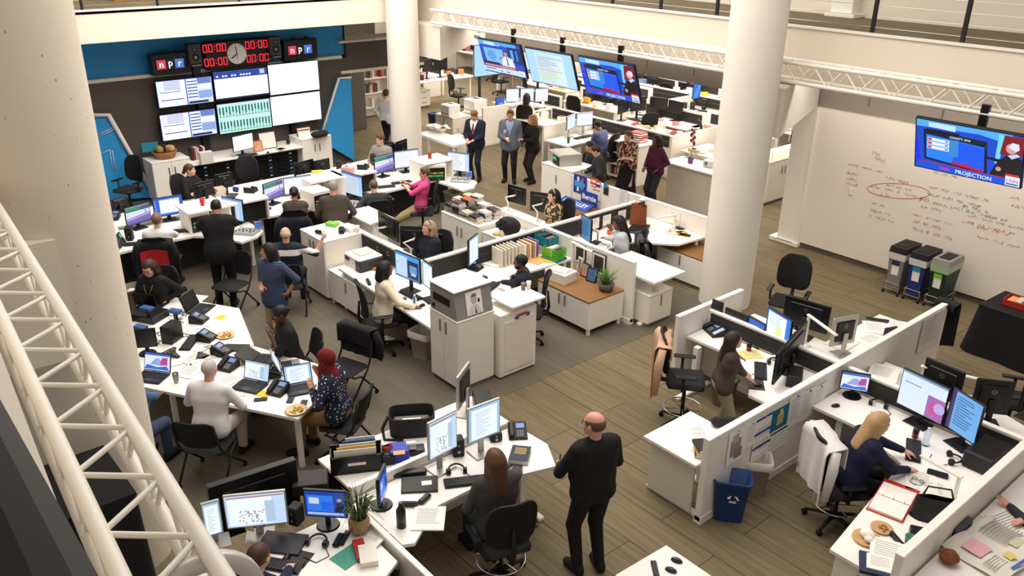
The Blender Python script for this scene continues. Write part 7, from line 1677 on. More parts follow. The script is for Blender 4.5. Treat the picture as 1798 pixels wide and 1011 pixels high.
# pinned sheets: helper for sheets on a partition face
def pinned(name, label, cat, P, axis, w, h, mats, pin=None, drawing=None):
    """P lower centre on the face; axis 'x' faces +X, 'y' faces -Y"""
    rz = math.pi/2 if axis == 'x' else 0; w *= .86; PC[0] += 1; P = Vector(P)+Vector((.0011, 0, 0) if axis == 'x' else (0, -.0011, 0))*(PC[0] % 9)
    t = T(name, label, cat, P, rz); MB(mats[0]).box(-w/2, w/2, -.004, -.001, 0, h).obj('sheet', t)
    if drawing:
        b = MB()
        for i, (x0, y0, x1, y1, m) in enumerate(drawing): e = -.0045-.0003*(i % 5); b.quad((-w/2+x0*w, e, y0*h), (-w/2+x1*w, e, y0*h), (-w/2+x1*w, e, y1*h), (-w/2+x0*w, e, y1*h), M(m, .7, 0, 0))
        b.obj('print', t)
    if pin: MB(M(pin, .4, 0, 0)).ball((0, -.012, h-.015), .012, None, 8, 6).obj('pin', t)
    return t
LN = [(.15, .86-.07*i, .8-.1*(i % 3), .875-.07*i, 'a8a39b') for i in range(10)]
def pinX(label, k, x, y, x2, y2, pin, name='paper', cat='paper', dr=LN, m=PAPER, w=None, X=-4.185):
    a, b_ = onx(*Z(k, x, y), X), onx(*Z(k, x2, y2), X); w = w or abs(b_.y-a.y); return pinned(name, label, cat, (X, (a.y+b_.y)/2, min(a.z, b_.z)), 'x', w, abs(a.z-b_.z), [m], pin, dr)
pinX('pinned black and white spotted print nearest the partition end', 'm', 500, 300, 600, 430, '6fc04a', dr=[(.15, .2, .75, .7, '9a968f'), (.25, .6, .6, .85, 'b5b0a8'), (.4, .1, .85, .4, '8a867f')])
pinX('small pinned sheet beside the spotted print', 'm', 610, 245, 680, 345, '2f9aa5')
cal = [(.0, .94-.33*i, 1, 1-.33*i, '27509a') for i in range(3)]+[(.1+.13*(c % 6), .74-.33*i-.06*(c//6), .17+.13*(c % 6), .76-.33*i-.06*(c//6), '8d8f98') for i in range(3) for c in range(24)]
pinX('narrow white wall calendar with three blue headed months', 'm', 668, 215, 760, 405, 'd8506a', 'calendar', 'calendar', cal)
pinX('calendar with an underwater photo and a month page', 'm', 768, 160, 872, 345, '2f4fb0', 'calendar', 'calendar', [(.0, .5, 1, 1, '0f6f86'), (.3, .6, .62, .85, 'c9b27a'), (.4, .8, .55, .95, 'e0d0a0'), (.06, .42, .94, .46, '333333')]+[(.08+.13*(c % 7), .34-.08*(c//7), .14+.13*(c % 7), .36-.08*(c//7), 'a8a8a8') for c in range(28)])
pinX('left of the two pinned text sheets beside the underwater calendar', 'm', 885, 75, 958, 205, '3a3fb0'); pinX('right of the two pinned text sheets beside the underwater calendar', 'm', 962, 40, 1036, 165, '3a3fb0')
pinX('pinned sheet with a teal pin near the small chart screen', 'm', 1040, 10, 1105, 110, '2f9aa5'); pinX('clear sleeve hanging at the far end of the long partition', 'l', 770, 170, 885, 300, 'b02a50', m=M('e3ddd6', .2))
# campaign posters on the partition facing the camera
def pinY(name, label, cat, bl, tr, m, dr=None, txt=None, Y=11.86, k='q2'):
    a, b_ = ony(*bl, Y), ony(*tr, Y); w, h = b_.x-a.x, b_.z-a.z
    t = pinned(name, label, cat, ((a.x+b_.x)/2, Y, a.z), 'y', w, h, [M(m, .6, 0, 0)], None, dr)
    for s_, x, y, hh, c, q in txt or ():
        b = MB(); b.T = Matrix.Translation((-w/2+x*w, -.006, y*h)) @ Matrix.Rotation(math.pi/2, 4, 'X') @ Matrix.Rotation(q*D2R, 4, 'Z'); b.text(s_, hh*h, M(c, .6, 0, 0), bold=.002); b.obj('lettering', t)
    return t
HB = [(.28, .12, .44, .85, 'e8edf5'), (.6, .12, .78, .85, 'e8edf5'), (.36, .6, .48, .8, 'c8303a'), (.6, .3, .78, .5, 'c8303a')]
t = pinY('campaign_poster', 'dark blue campaign poster with a large H and arrow', 'poster', (1005, 335), (1033, 312), '1f3f8f', [(.26, .1, .42, .9, 'e8e6ea'), (.6, .1, .76, .9, 'c8303a'), (.0, .0, .0, .0, 'e8e6ea')])
b = MB(); w_, h_ = .3, .3
b.add([(-.16, -.0072, .13), (.02, -.0072, .13), (.02, -.0072, .07), (.16, -.0072, .19), (.02, -.0072, .31), (.02, -.0072, .25), (-.16, -.0072, .25)], [tuple(range(7))], M('4a9ad8', .6, 0, 0)); b.obj('arrow', t)
pinY('campaign_sign', 'white campaign sign with a red swoosh right of the H poster', 'poster', (1034, 347), (1058, 320), 'efe9e2', [(.1, .62, .6, .68, 'c8405a'), (.25, .48, .9, .54, 'c8405a'), (.2, .2, .8, .24, '8a8a90')])
pinY('bumper_sticker', 'red bumper sticker above the white campaign sign', 'sticker', (1036, 322), (1053, 315), 'd0402a', [(.1, .3, .9, .7, 'f0d8cc')]); pinY('bumper_sticker', 'red white and blue sticker right of the red one', 'sticker', (1046, 327), (1056, 320), 'b03040', [(.0, .0, 1, .4, '27408f'), (.1, .5, .9, .8, 'f0e8e0')])
pinY('campaign_flyer', 'blue flyer with a dark photo at the right end of the posters', 'poster', (1059, 340), (1070, 322), '2b2a2c', [(.0, .55, .7, 1, '3a78b8'), (.72, .7, .98, .95, 'c9a088')])
pinY('paper', 'pale printed sheets pinned beyond the campaign posters', 'paper', (1085, 356), (1105, 336), 'e6e4ea', LN)
sgn = T('campaign_sign', 'blue Bernie campaign sign leaning on the brown box', 'sign', (-11.4, 11.76, .6), -.02); w_, h_ = .46, .27
b = MB(M('2347a0', .5, 0, 0)); b.box(-w_/2, w_/2, 0, .01, 0, h_).obj('board', sgn)
b = MB(M('f0eef2', .5, 0, 0)); b.T = Matrix.Translation((0, -.003, .15)) @ Matrix.Rotation(math.pi/2, 4, 'X'); b.text('Bernie', .15, None, bold=.005); b.T = ROT0
b.tube([(-.15, -.004, .075), (0, -.004, .067), (.15, -.004, .085)], .005, 4, M('c8404a', .5)).obj('lettering', sgn)
s2 = T('campaign_sign', "blue O'MALLEY campaign sign lying tilted on the brown box", 'sign', (-11.62, 11.6, .605), -.02); b = MB(M('2a55b0', .5, 0, 0)); b.T = Matrix.Rotation(.35, 4, 'X'); b.box(-.42, .42, -.12, .12, 0, .008).obj('board', s2)
b = MB(M('eef0f5', .5, 0, 0)); b.T = Matrix.Rotation(.35, 4, 'X') @ Matrix.Translation((0, 0, .011)); b.text("O'MALLEY", .15, None, bold=.004).obj('lettering', s2)
cabinet('white cabinet with a brown front under the campaign signs', -12.0, -10.7, 11.25, 11.84, .56, '-y', 1, top=BROWN)
for lab, x, y in (('pinned sheet left behind the pale sweater desk phone', 1135, 290), ('pinned sheet over the pale sweater desk phone', 1200, 255), ('pinned chart right of the desk phone', 1285, 260), ('pinned sheet above the headset woman', 1400, 215)):
    q = onx(*Z('e', x, y), -9.985); pinned('paper', lab, 'paper', (-9.985, q.y, .78), 'x', .24, .2, [PAPER], None, LN[:6])
pinned('paper', 'pinned sheet with a yellow note on the poster partition by the brown bag', 'paper', (-9.3, 11.86, .76), 'y', .3, .24, [PAPER], None, LN[:6]+[(.6, .1, .85, .4, 'e6d23a')])
for i, x in enumerate((-11.2, -10.9, -10.55)): pinned('note', ['small note pinned over the printer desk', 'second small note pinned right of the printer', 'third small note pinned above the cardboard box'][i], 'note', (x, 6.712, .85), 'y', .1, .12, [PAPER], 'd0a040', LN[:3])
# --- right pod
kz = .73
desk_phone('desk phone with a side module behind the long brown hair', zat('k', 400, 365, kz), -25, sc=1.35, side=True); slab('remote_control', 'black handset lying at the outer partition', 'remote', zat('k', 325, 335, kz), -60, .05, .19, .03, BEZ, .01)
mz('small blue screen behind the drink can', 'k', (616, 378), (722, 440), .83, .26, 'blue', logo=False); mz('large screen with yellow highlighted lines', 'k', (727, 392), (878, 490), .88, .42, 'hilite', stand='base')
mz('dark screen seen from behind on the sweater woman desk', 'k', (772, 705), (962, 480), .8, .42, 'tree', s=.5, back=True)
mz('small black frame screen by the outer partition', 'k', (388, 262), (455, 290), .9, .24, 'off', logo=False); mz('dim green landscape screen behind the brown hair', 'k', (470, 315), (615, 375), .85, .24, 'off', logo=False)
can('black drink can on the yellow pad', zat('k', 630, 490, kz), M('1a1a1c', .3)); sheets('yellow legal pad under the drink can', zat('k', 640, 515, kz), -30, .22, .28, .008, M('e6d488', .8)); t = cup('clear cup with a red straw', zat('k', 715, 480, kz), glass('f5efe8'), .04, .1); MB(M('c02a2a')).cyl((0, 0, .01), (.03, -.02, .2), .004, None, 6).obj('straw', t)
keyboard('black keyboard of the brown sweater woman', zat('k', 705, 620, kz+.004), -55); slab('mouse_pad', 'dark mouse pad at the desk edge of the sweater woman', 'pad', zat('k', 675, 705, kz), -50, .26, .2, .004, M('3a3638')); mouse('mouse under the hand of the sweater woman', zat('k', 690, 712, kz+.005), -50)
tag(MB(M('2f5fc0')).cyl((0, 0, .005), (.1, .06, .005), .005, None, 6).obj('pen', None, zat('k', 650, 640, kz)), 'blue pen left of the sweater woman keyboard', 'pen'); headphones('black headphones by the highlighted screen', zat('k', 800, 580, kz), 40); slab('computer_tower', 'black computer box behind the angled dark screen', 'computer', zat('k', 915, 690, kz), 30, .18, .3, .16, BEZ, .01)
sheets('crumpled white tissue before the highlighted screen', zat('k', 775, 535, kz), 10, .16, .12, .004, PAPER, 0, curl=.05); slab('controller', 'black game style controller by the dark partition', 'controller', zat('k', 1015, 560, kz), 20, .14, .09, .04, BEZ, .02)
for lab, bl, br in (('left large dark screen back on the desk beyond the fabric partition', (845, 300), (1130, 385)), ('right dark screen back with a silver edge beyond the fabric partition', (1135, 460), (1290, 430))):
    mz(lab, 'k', bl, br, .86, .4, 'off', back=True, silver='right' in lab)
for lab, X, Y, z in (('left papers on the desk under the clear sleeve wall', -4.6, 10.3, kz), ('middle papers with a black clip strip', -4.75, 10.7, kz), ('stack of papers at the far desk end', -4.55, 11.0, kz), ('papers beside the silver edged screen', -4.8, 9.9, kz)): sheets(lab, (X, Y, z), rc2.uniform(-40, 40), .3, .38, .02)
slab('binder', 'black binder on the far desk papers', 'binder', (-4.85, 10.95, kz+.02), 30, .3, .06, .02, DARK); slab('book', 'dark purple book standing open at the far desk', 'book', (-4.45, 10.5, kz), 70, .2, .03, .2, M('2c2238'))
task_chair('black mesh chair with a rounded back beyond the sweater woman desk', (-6.25, 10.9, 0), -160, hz=.55, style='mesh2')
ch = task_chair('black mesh armchair turned left beyond the long partition', (-2.85, 10.6, 0), 120, style='mesh2', hz=.52)
c = at(1195, 745, 0); dc = task_chair('black drafting chair with a beige coat', (c.x, c.y, 0), -50, hz=.66, style='plain', ring=True); drape('long beige coat hung over the drafting chair', (c.x, c.y, 0), -50, M('d0a98c', .9, 0, .06, 12), .56, 1.24, .72, 'coat', 'coat', -.3, seed=12, front=.2)
drape('black jacket hung on the far end of the long partition', (-4.23, 11.62, 0), 180, M('121114', .85, 0, .1, 20), .3, 1.1, .7, y=.02, front=.1, sleeve=False, seed=3)
slab('pouch', 'black soft pouch on the white side table', 'pouch', zat('k', 495, 965, kz), 50, .38, .14, .1, SOFT, .045)
for i in range(3): book(['book at the bottom of the small pile on the side table', 'middle book of the small pile on the side table', 'top book with a yellow spine on the side table'][i], zat('m', 335, 415, kz)+Vector((0, 0, i*.036)), 40+i*9, .16, .23, .034, M(['5a4a3a', 'c9a83a', '2a2422'][i]))
sheets('thin white sheet on the side table', zat('m', 320, 290, kz), 50, .22, .3, .001)
bin_('blue recycling bin with a white recycling symbol at the partition end', at(1277, 905, 0), 38, M('1d3f7a', .5), .38, .28, .52, mark=True, name='recycling_bin'); bin_('beige waste bin with a clear liner behind the blue bin', at(1318, 862, 0), 40, M('9c9184', .6), .34, .26, .46, liner=M('cfc8be', .3))
bin_('brown waste basket under the sweater woman desk', (-5.55, 8.45, 0), 0, M('7a6a58', .7), .3, .24, .4)
bin_('grey waste bin beneath the round desk corner', at(796, 372, 0), 10, M('a39c8c', .6), .36, .28, .46, name='waste_bin')
bin_('grey bin with white paper beside the woman with glasses', at(238, 545, 0), 0, M('7d7466', .6), .34, .28, .42, paper=True)
# blonde desk
mz('small screen with a colour chart on the blonde woman desk', 'l', (205, 628), (402, 660), .82, .24, 'chart', logo=False, stand='round'); mz('large bright screen with a purple photo', 'l', (594, 728), (905, 885), .87, .46, 'photo'); mz('angled blue screen right of the large bright screen', 'l', (922, 880), (1130, 1020), .87, .48, 'tree')
mouse('black mouse near the small chart screen', zat('l', 183, 752, kz), -30); keyboard('black keyboard of the blonde woman', zat('n', 560, 340, kz+.004), -65); can('black drink can behind the blonde woman keyboard', zat('n', 568, 270, kz), M('1c1a1c', .3)); bottle('clear water bottle right of the drink can', zat('n', 625, 310, kz), glass('dceaf8'), .035, .22, M('e8e8f0'))
headphones('large black headphones before the angled blue screen', zat('n', 750, 390, kz), -60); headphones('black headphones behind the blonde woman', zat('n', 370, 105, kz), 20); slab('remote_control', 'black handset under the lamp bar on the blonde woman desk', 'remote', zat('n', 690, 470, kz), -70, .08, .2, .035, BEZ, .012)
gl = T('eyeglasses', 'folded eyeglasses on white papers', 'glasses', zat('n', 588, 500, kz+.008)); b = MB(BEZ)
for q in (-1, 1): b.tube([(q*.035+.026*math.cos(a), .02*math.sin(a), .01) for a in [2*math.pi*i/12 for i in range(13)]], .003, 5).tube([(q*.06, 0, .01), (q*.05, -.08, .006), (q*-.02, -.1, .006)], .0025, 5)
b.obj('frame', gl); sheets('loose white papers under the eyeglasses', zat('n', 600, 500, kz), 30, .3, .38, .006); sheets('white papers beside the lamp base', zat('n', 680, 545, kz), 10, .24, .3, .004)
rb_ = T('ring_binder', 'large open red ring binder with white pages and tabs', 'binder', zat('n', 450, 612, kz), -78*D2R); MB(M('c4302a', .45)).box(-.34, .29, -.17, .17, 0, .006, b=.002).obj('cover', rb_); MB(PAPER).box(-.25, -.012, -.155, .155, .006, .022).box(.012, .27, -.155, .155, .006, .03).obj('pages', rb_)
b = MB(CHROME)
for y in (-.1, 0, .1): b.tube([(.03*math.cos(a), y, .012+.03*math.sin(a)) for a in [math.pi*i/8 for i in range(9)]], .003, 5)
b.obj('ring', rb_)
hb = T('handbag', 'black soft handbag beside the red binder', 'bag', zat('n', 665, 705, kz), .6); MB(M('141315', .5, 0, .15, 12)).grid(lambda u, v: ((.2+.02*math.sin(u*18))*math.cos(u*6.2832)*(1-.15*v), (.1+.015*math.sin(u*25))*math.sin(u*6.2832)*(1-.55*v), .24*v), 26, 8, None, .006).ball((0, 0, .1), (.17, .08, .1)).obj('body', hb); MB(M('3a3024', .5)).tube([(-.14, 0, .22), (-.1, .02, .34), (.1, .02, .34), (.14, 0, .22)], .01, 6).obj('handle', hb)
for lab, x, y, r_ in (('tan paper plate with a napkin on the blonde woman desk', 310, 815, .13), ('small tan paper plate with crumbs', 390, 760, .1)):
    t = T('paper_plate', lab, 'plate', zat('n', x, y, kz)); MB(M('c79f72', .8)).lathe([(0, .004), (r_*.65, .004), (r_, .018), (r_*.98, .022), (r_*.65, .009), (0, .009)], n=24).obj('dish', t)
    if x == 310: MB(PAPER).ball((-.01, .02, .045), (.07, .06, .045), None, 10, 7).ball((.03, -.03, .04), (.04, .04, .03)).obj('napkin', t)
    else: b = MB(M('a5783a')); [b.ball((rc2.uniform(-.05, .05), rc2.uniform(-.05, .05), .014), (.015, .012, .01), None, 7, 4) for _ in range(12)]; b.obj('crumbs', t)['kind'] = 'stuff'
t = cup('green mug with a white handle near the partition end', zat('n', 535, 845, kz), M('3a8a6a', .4), .045, .1, name='mug', cat='mug'); MB(WHITE).tube([(.045, 0, .08), (.075, 0, .07), (.075, 0, .035), (.045, 0, .02)], .008, 6).obj('handle', t)
slab('stapler', 'black stapler left of the green mug', 'stapler', zat('n', 470, 825, kz), -30, .19, .04, .05, BEZ, .01); slab('pen_holder', 'black desk tidy behind the green mug', 'holder', zat('n', 580, 800, kz), 30, .14, .1, .09, BEZ, .01)
sheets('white sheets beside the partition end of the blonde desk', zat('n', 430, 890, kz+.035), 25, .32, .36, .01); slab('book', 'large dark blue book under white sheets at the desk corner', 'book', zat('n', 380, 965, kz), 30, .34, .28, .033, M('27324e'))
sheets('white pages over the dark blue book', zat('n', 395, 950, kz+.034), 28, .26, .2, .012)
# far right desk
for lab, bl, br in (('left of the two large dark screen backs with a round emblem', (762, 625), (1022, 742)), ('right of the two large dark screen backs with a round emblem', (1090, 775), (1350, 805))): mz(lab, 'l', bl, br, .85, .42, 'off', back=True)
mz('dark screen at the right edge of the picture', 'l', (1415, 785), (1560, 720), .85, .4, 'off', back=True)
sheets('thick pile of white papers on the far right desk', (-4.0, 9.5, kz), 20, .34, .42, .06); slab('folder', 'pale blue folder right of the thick paper pile', 'folder', (-3.55, 9.45, kz), 25, .3, .24, .12, M('b9cde6'), .004)
slab('laptop', 'black laptop closed before the right dark screen back', 'laptop', (-2.75, 9.25, kz), 10, .36, .25, .03, BEZ); slab('remote_control', 'black handset before the right dark screen back', 'remote', (-2.0, 9.3, kz), 60, .06, .2, .03, BEZ, .01)
desk_phone('black desk phone behind the angled blue screen', (-1.75, 9.3, kz), 160)
slab('computer_tower', 'large black computer case lying behind the angled blue screen', 'computer', (-2.4, 8.6, kz), 0, .3, .5, .2, BEZ, .02)
# newspaper desk
nw = zat('n', 930, 830, kz+.01)+Vector((.12, 0, 0)); t = T('newspaper', 'open newspaper spread with a pink photo and blue headline', 'newspaper', nw, 82*D2R); MB(M('ded8cc', .85, 0, .05, 12)).grid(lambda u, v: ((u-.5)*.8, (v-.5)*.56, .012+.035*abs(math.sin((u-.5)*6))+.01*math.sin(v*7)), 16, 8, None, .004).obj('sheet', t)
b = MB()
for (x0, y0, x1, y1, c) in [(-.3, -.02, -.1, .17, 'd9a9b0'), (-.2, -.26, .3, -.23, '4a6ab0'), (.1, -.12, .26, -.04, 'c9c2a8'), (-.1, -.18, .0, -.1, 'd8c86a')]+[(.06+.0*i, .2-.03*i, .36, .215-.03*i, 'a5a098') for i in range(9)]+[(-.36, -.08-.025*i, -.14, -.07-.025*i, 'b0aaa0') for i in range(5)]: b.rect(x0, y0, x1, y1, .056, M(c, .8, 0, 0))
b.obj('print', t)
bx('document_tray', 'grey document tray beside the newspaper', 'tray', 'n', 800, 765, kz, 85, .3, .1, .1, '4b4e54'); sheets('striped printed sheets above the newspaper', zat('n', 930, 640, kz)+Vector((.28, 0, 0)), 80, .4, .4, .01); sheets('yellow edged papers near the reaching hand', zat('n', 1060, 690, kz+.02)+Vector((.1, 0, 0)), 75, .44, .36, .012)
slab('flower_basket', 'dark basket of colourful dried things at the bottom right corner', 'basket', zat('n', 745, 940, kz), 30, .16, .16, .13, M('7a4a2a', .8, 0, .5, 30), .05)
# bottom table
for lab, x, y in (('upper dark mouse on the bottom table corner', 1188, 985), ('lower dark mouse on the bottom table corner', 1178, 1002)): mouse(lab, at(x, y, kz), -70, m=M('2b2d36', .3))
slab('remote_control', 'black remote control on the bottom table corner', 'remote', at(1150, 1000, kz), 50, .05, .2, .02, BEZ, .006)
# --- near desks
mz('silver framed screen with a pale page before the grey hooded woman', 'j', (592, 398), (742, 318), .93, .44, 'web', silver=True); mz('silver framed screen with a text page near the desk phone', 'j', (800, 308), (972, 240), .93, .42, 'page', silver=True)
mz('small blue screen turned edge on near the potted grass', 'j', (330, 640), (368, 545), .82, .3, 'tv', stand='round', logo=False)
mz('silver screen back leaning at the far end of the rear shelf', 'j', (735, 125), (800, 30), .87, .42, 'off', back=True, silver=True)
slab('computer_tower', 'black computer case lying behind the silver framed screens', 'computer', zat('j', 880, 110, .73), 60, .2, .42, .12, BEZ, .01)
speaker('black speaker between the silver framed screens', zat('j', 745, 355, .73), 65, .12, .14, .2); speaker('black speaker right of the text page screen', zat('j', 945, 275, .73), 65, .13, .14, .1)
desk_phone('desk phone at the far corner of the hooded woman desk', zat('j', 1065, 255, .73), 55, sc=1.5)
t = book('thick dark blue book with gold lettering', zat('j', 1078, 375, .73), 40, .2, .27, .055, M('1c2438', .5)); b = MB(M('b89a4a', .4)); [b.rect(-.06+.0*q, .075-.03*q, .06, .092-.03*q, .0565) for q in range(4)]; b.obj('gilt_lines', t)
keyboard('black curved keyboard before the hooded woman', zat('j', 800, 505, .734), 62, w=.48); headphones('black headset beside the keyboard of the hooded woman', zat('j', 740, 465, .73), 60); slab('laptop', 'closed dark laptop with a white card', 'laptop', zat('j', 540, 525, .73), 55, .36, .25, .022, M('262628', .5)); slab('card', 'white card lying on the closed dark laptop', 'card', zat('j', 578, 512, .753), 60, .1, .07, .002, PAPER, 0)
slab('glasses_case', 'brown glasses case in front of the closed laptop', 'case', zat('j', 567, 605, .73), 20, .07, .17, .045, M('3a2419', .4), .02); bottle('black water bottle near the desk corner', zat('j', 443, 745, .73), M('19191c', .35), .045, .27, BEZ); slab('flashlight', 'black cylindrical case behind the black bottle', 'case', zat('j', 485, 635, .73), 140, .06, .18, .05, M('2a2a2d'), .02)
sheets('white spiral notebook at the front edge of the desk', zat('j', 590, 705, .73), 50, .3, .34, .014); slab('mouse_pad', 'patterned mouse pad right of the hooded woman', 'pad', zat('j', 1040, 440, .73), 50, .2, .22, .004, M('4a4540', .7, 0, .4, 40)); mouse('black mouse on the patterned pad', zat('j', 1022, 435, .735), 60)
slab('docking_station', 'black docking station along the low divider', 'dock', zat('j', 465, 470, .73), 60, .42, .09, .05, BEZ, .01)
cb_ = T('camera_bag', 'open grey and black camera bag on the rear shelf', 'bag', zat('j', 500, 230, .73), 58*D2R)
MB(M('2a292a', .9, 0, .15, 30)).grid(lambda u, v: (lambda a: (.24*math.copysign(abs(math.cos(a))**.5, math.cos(a))*(1+.05*v), .16*math.copysign(abs(math.sin(a))**.5, math.sin(a))*(1+.05*v), .24*v))(u*6.2832), 32, 6, None, .015).box(-.2, .2, -.13, .13, 0, .02).obj('body', cb_)
MB(M('85807a', .9)).box(-.2, .2, -.13, .13, .02, .12, b=.02).obj('lining', cb_); MB(PAPER).box(-.1, .1, -.09, .04, .12, .135).obj('card', cb_); MB(BEZ).tube([(-.25, 0, .2), (-.32, -.05, .08), (-.3, -.16, .01), (-.1, -.2, .01)], .018, 6).obj('strap', cb_)
fo = T('file_organizer', 'black file box with upright papers on the rear shelf', 'organizer', zat('j', 205, 430, .73), 62*D2R); MB(BEZ).box(-.26, .26, -.1, -.085, 0, .2).box(-.26, .26, .085, .1, 0, .24).box(-.26, -.245, -.1, .1, 0, .22).box(.245, .26, -.1, .1, 0, .22).box(-.26, .26, -.1, .1, 0, .01).box(-.09, .09, -.104, -.1, .1, .13, PAPER).obj('box', fo)
b = MB()
for i, c in enumerate(('efe9df', 'e0c070', 'efe9df', '3a6a9a', 'f3efe8')): b.box(-.22+.03*i, .2, -.07+i*.03, -.062+i*.03, .01, .27+.015*i, M(c))
b.obj('papers', fo)
slab('desk_tray', 'black tray with red cables on the rear shelf', 'tray', zat('j', 345, 385, .73), 62, .22, .24, .1, BEZ, .006); tag(MB(M('a5202a', .5)).tube([(.06*math.cos(i*.9)*(1-.02*i), .06*math.sin(i*.9), .008+.0015*i) for i in range(30)], .006, 5).obj('cable', None, zat('j', 365, 335, .84)), 'coil of red cable on the black tray', 'cable')
slab('storage_bin', 'blue plastic bin with an orange label on the rear shelf', 'bin', zat('j', 430, 375, .73), 62, .2, .2, .13, M('2438b0', .45), .008); slab('label_card', 'orange label card on the blue plastic bin', 'card', zat('j', 430, 350, .862), 62, .12, .07, .003, M('e8a860'), 0)
t = T('tape_dispenser', 'black tape holder with silver rolls right of the blue bin', 'dispenser', zat('j', 495, 350, .73), 60*D2R); MB(BEZ).box(-.14, .14, -.07, .07, 0, .06, b=.008).obj('base', t); MB(SILVER).cyl((-.05, 0, .09), (.05, 0, .09), .055, None, 18).obj('roll', t)
slab('stapler', 'dark stapler at the outer end of the rear shelf', 'stapler', zat('j', 95, 425, .73), 150, .18, .05, .06, M('4a4846', .35, .4), .012)
# lower left desk
mz('wide bright screen with a map page at the lower left', 'i', (345, 655), (818, 605), .87, .36, 'web', silver=True); mz('partly hidden blue screen left of the map page', 'i', (180, 720), (322, 680), .85, .36, 'page', silver=True); mz('small television with a blue programme beside the potted grass', 'i', (945, 552), (1272, 572), .84, .3, 'tv', stand='round', logo=False)
p0, p1 = zat('i', 225, 500, .74), zat('i', 848, 400, .74)
monitor('big black television back standing behind the lower left desk', Vector((-6.66, 2.03, .48)), Vector((-6.56, 2.86, .48)), .48, .62, 'off', back=True, zt=0, stand='base', logo=False, deep=.08)
speaker('black speaker right of the map page screen', zat('i', 880, 600, .73), 30, .11, .13, .2); keyboard('black keyboard before the woman with tied hair', zat('i', 735, 930, .734), 38); slab('laptop', 'closed dark laptop on the lower left desk', 'laptop', zat('i', 770, 765, .73), 42, .4, .27, .022, M('27262a', .5)); slab('mouse_pad', 'patterned dark mouse pad at the lower left', 'pad', zat('i', 890, 875, .73), 32, .22, .2, .004, M('3a3634', .7, 0, .5, 50)); mouse('black mouse under the reaching hand', zat('i', 800, 880, .735), 30)
headphones('black headphones on the lower left desk', zat('i', 1030, 785, .73), 40); slab('remote_control', 'long black remote control on the lower left desk', 'remote', zat('i', 1248, 725, .73), 40, .05, .2, .025, BEZ, .008); slab('remote_control', 'rounded black handset left of the long remote', 'remote', zat('i', 1203, 745, .73), 40, .07, .18, .035, BEZ, .02)
sheets('teal patterned folder beside the red book', zat('i', 1280, 865, .73), 10, .22, .26, .004, M('4f9c86', .7, 0, .3, 30), 0, name='folder', cat='folder'); t = book('thick white book with a red and black spine', zat('i', 1430, 875, .73), 65, .16, .24, .06, M('e9e4dc', .5)); slab('book', 'red and black book leaning on the thick white book', 'book', zat('i', 1370, 830, .73), 70, .1, .26, .05, M('b02a26', .4))
sheets('folded white booklet beside the potted grass', zat('i', 1450, 735, .73), 20, .24, .26, .012, PAPER, 6, curl=.03); slab('sticky_note', 'yellow sticky note under the map page screen', 'note', zat('i', 520, 665, .8), 35, .09, .002, .07, M('ecd98a'), 0); slab('sticky_note', 'yellow sticky note at the right corner of the map page screen', 'note', zat('i', 765, 640, .8), 35, .09, .002, .07, M('ecd98a'), 0)
t = T('potted_grass', 'spiky green grass plant in a gold lined glass vase', 'plant', zat('i', 1365, 670, .73)); MB(M('a58a62', .35, .3)).lathe([(0, 0), (.07, 0), (.1, .06), (.1, .13), (.085, .17), (.075, .17), (.085, .12), (0, .1)], n=20).obj('vase', t); b = MB(M('4c5f34', .6, 0, .3))
for i in range(70):
    a, L = rp.uniform(0, 6.28), rp.uniform(.22, .42); tl_ = rp.uniform(.25, 1.0); q = Vector((math.cos(a), math.sin(a), 0)); P_ = [q*.03+Vector((0, 0, .14)), q*(.05+L*.25*tl_)+Vector((0, 0, .14+L*.6)), q*(.08+L*.7*tl_)+Vector((0, 0, .14+L*(.95-.55*tl_)))]
    b.tube(P_, [.005, .005, .001], 4)
b.obj('foliage', t)
slab('file_tray', 'dark grey file tray between the lower left and near desks', 'tray', zat('i', 990, 330, .73), 60, .34, .26, .12, M('2a2522'), .008)
cl_ = T('shoulder_bag', 'small dark blue bag on the floor below the hooded woman', 'bag', (-4.85, 3.6, 0)); MB(M('1c2430', .8)).ball((0, 0, .14), (.22, .16, .16), None, 12, 8).obj('body', cl_); MB(M('5a5a3a', .7)).tube([(-.12, 0, .26), (0, .02, .36), (.12, 0, .26)], .014, 6).obj('handle', cl_)
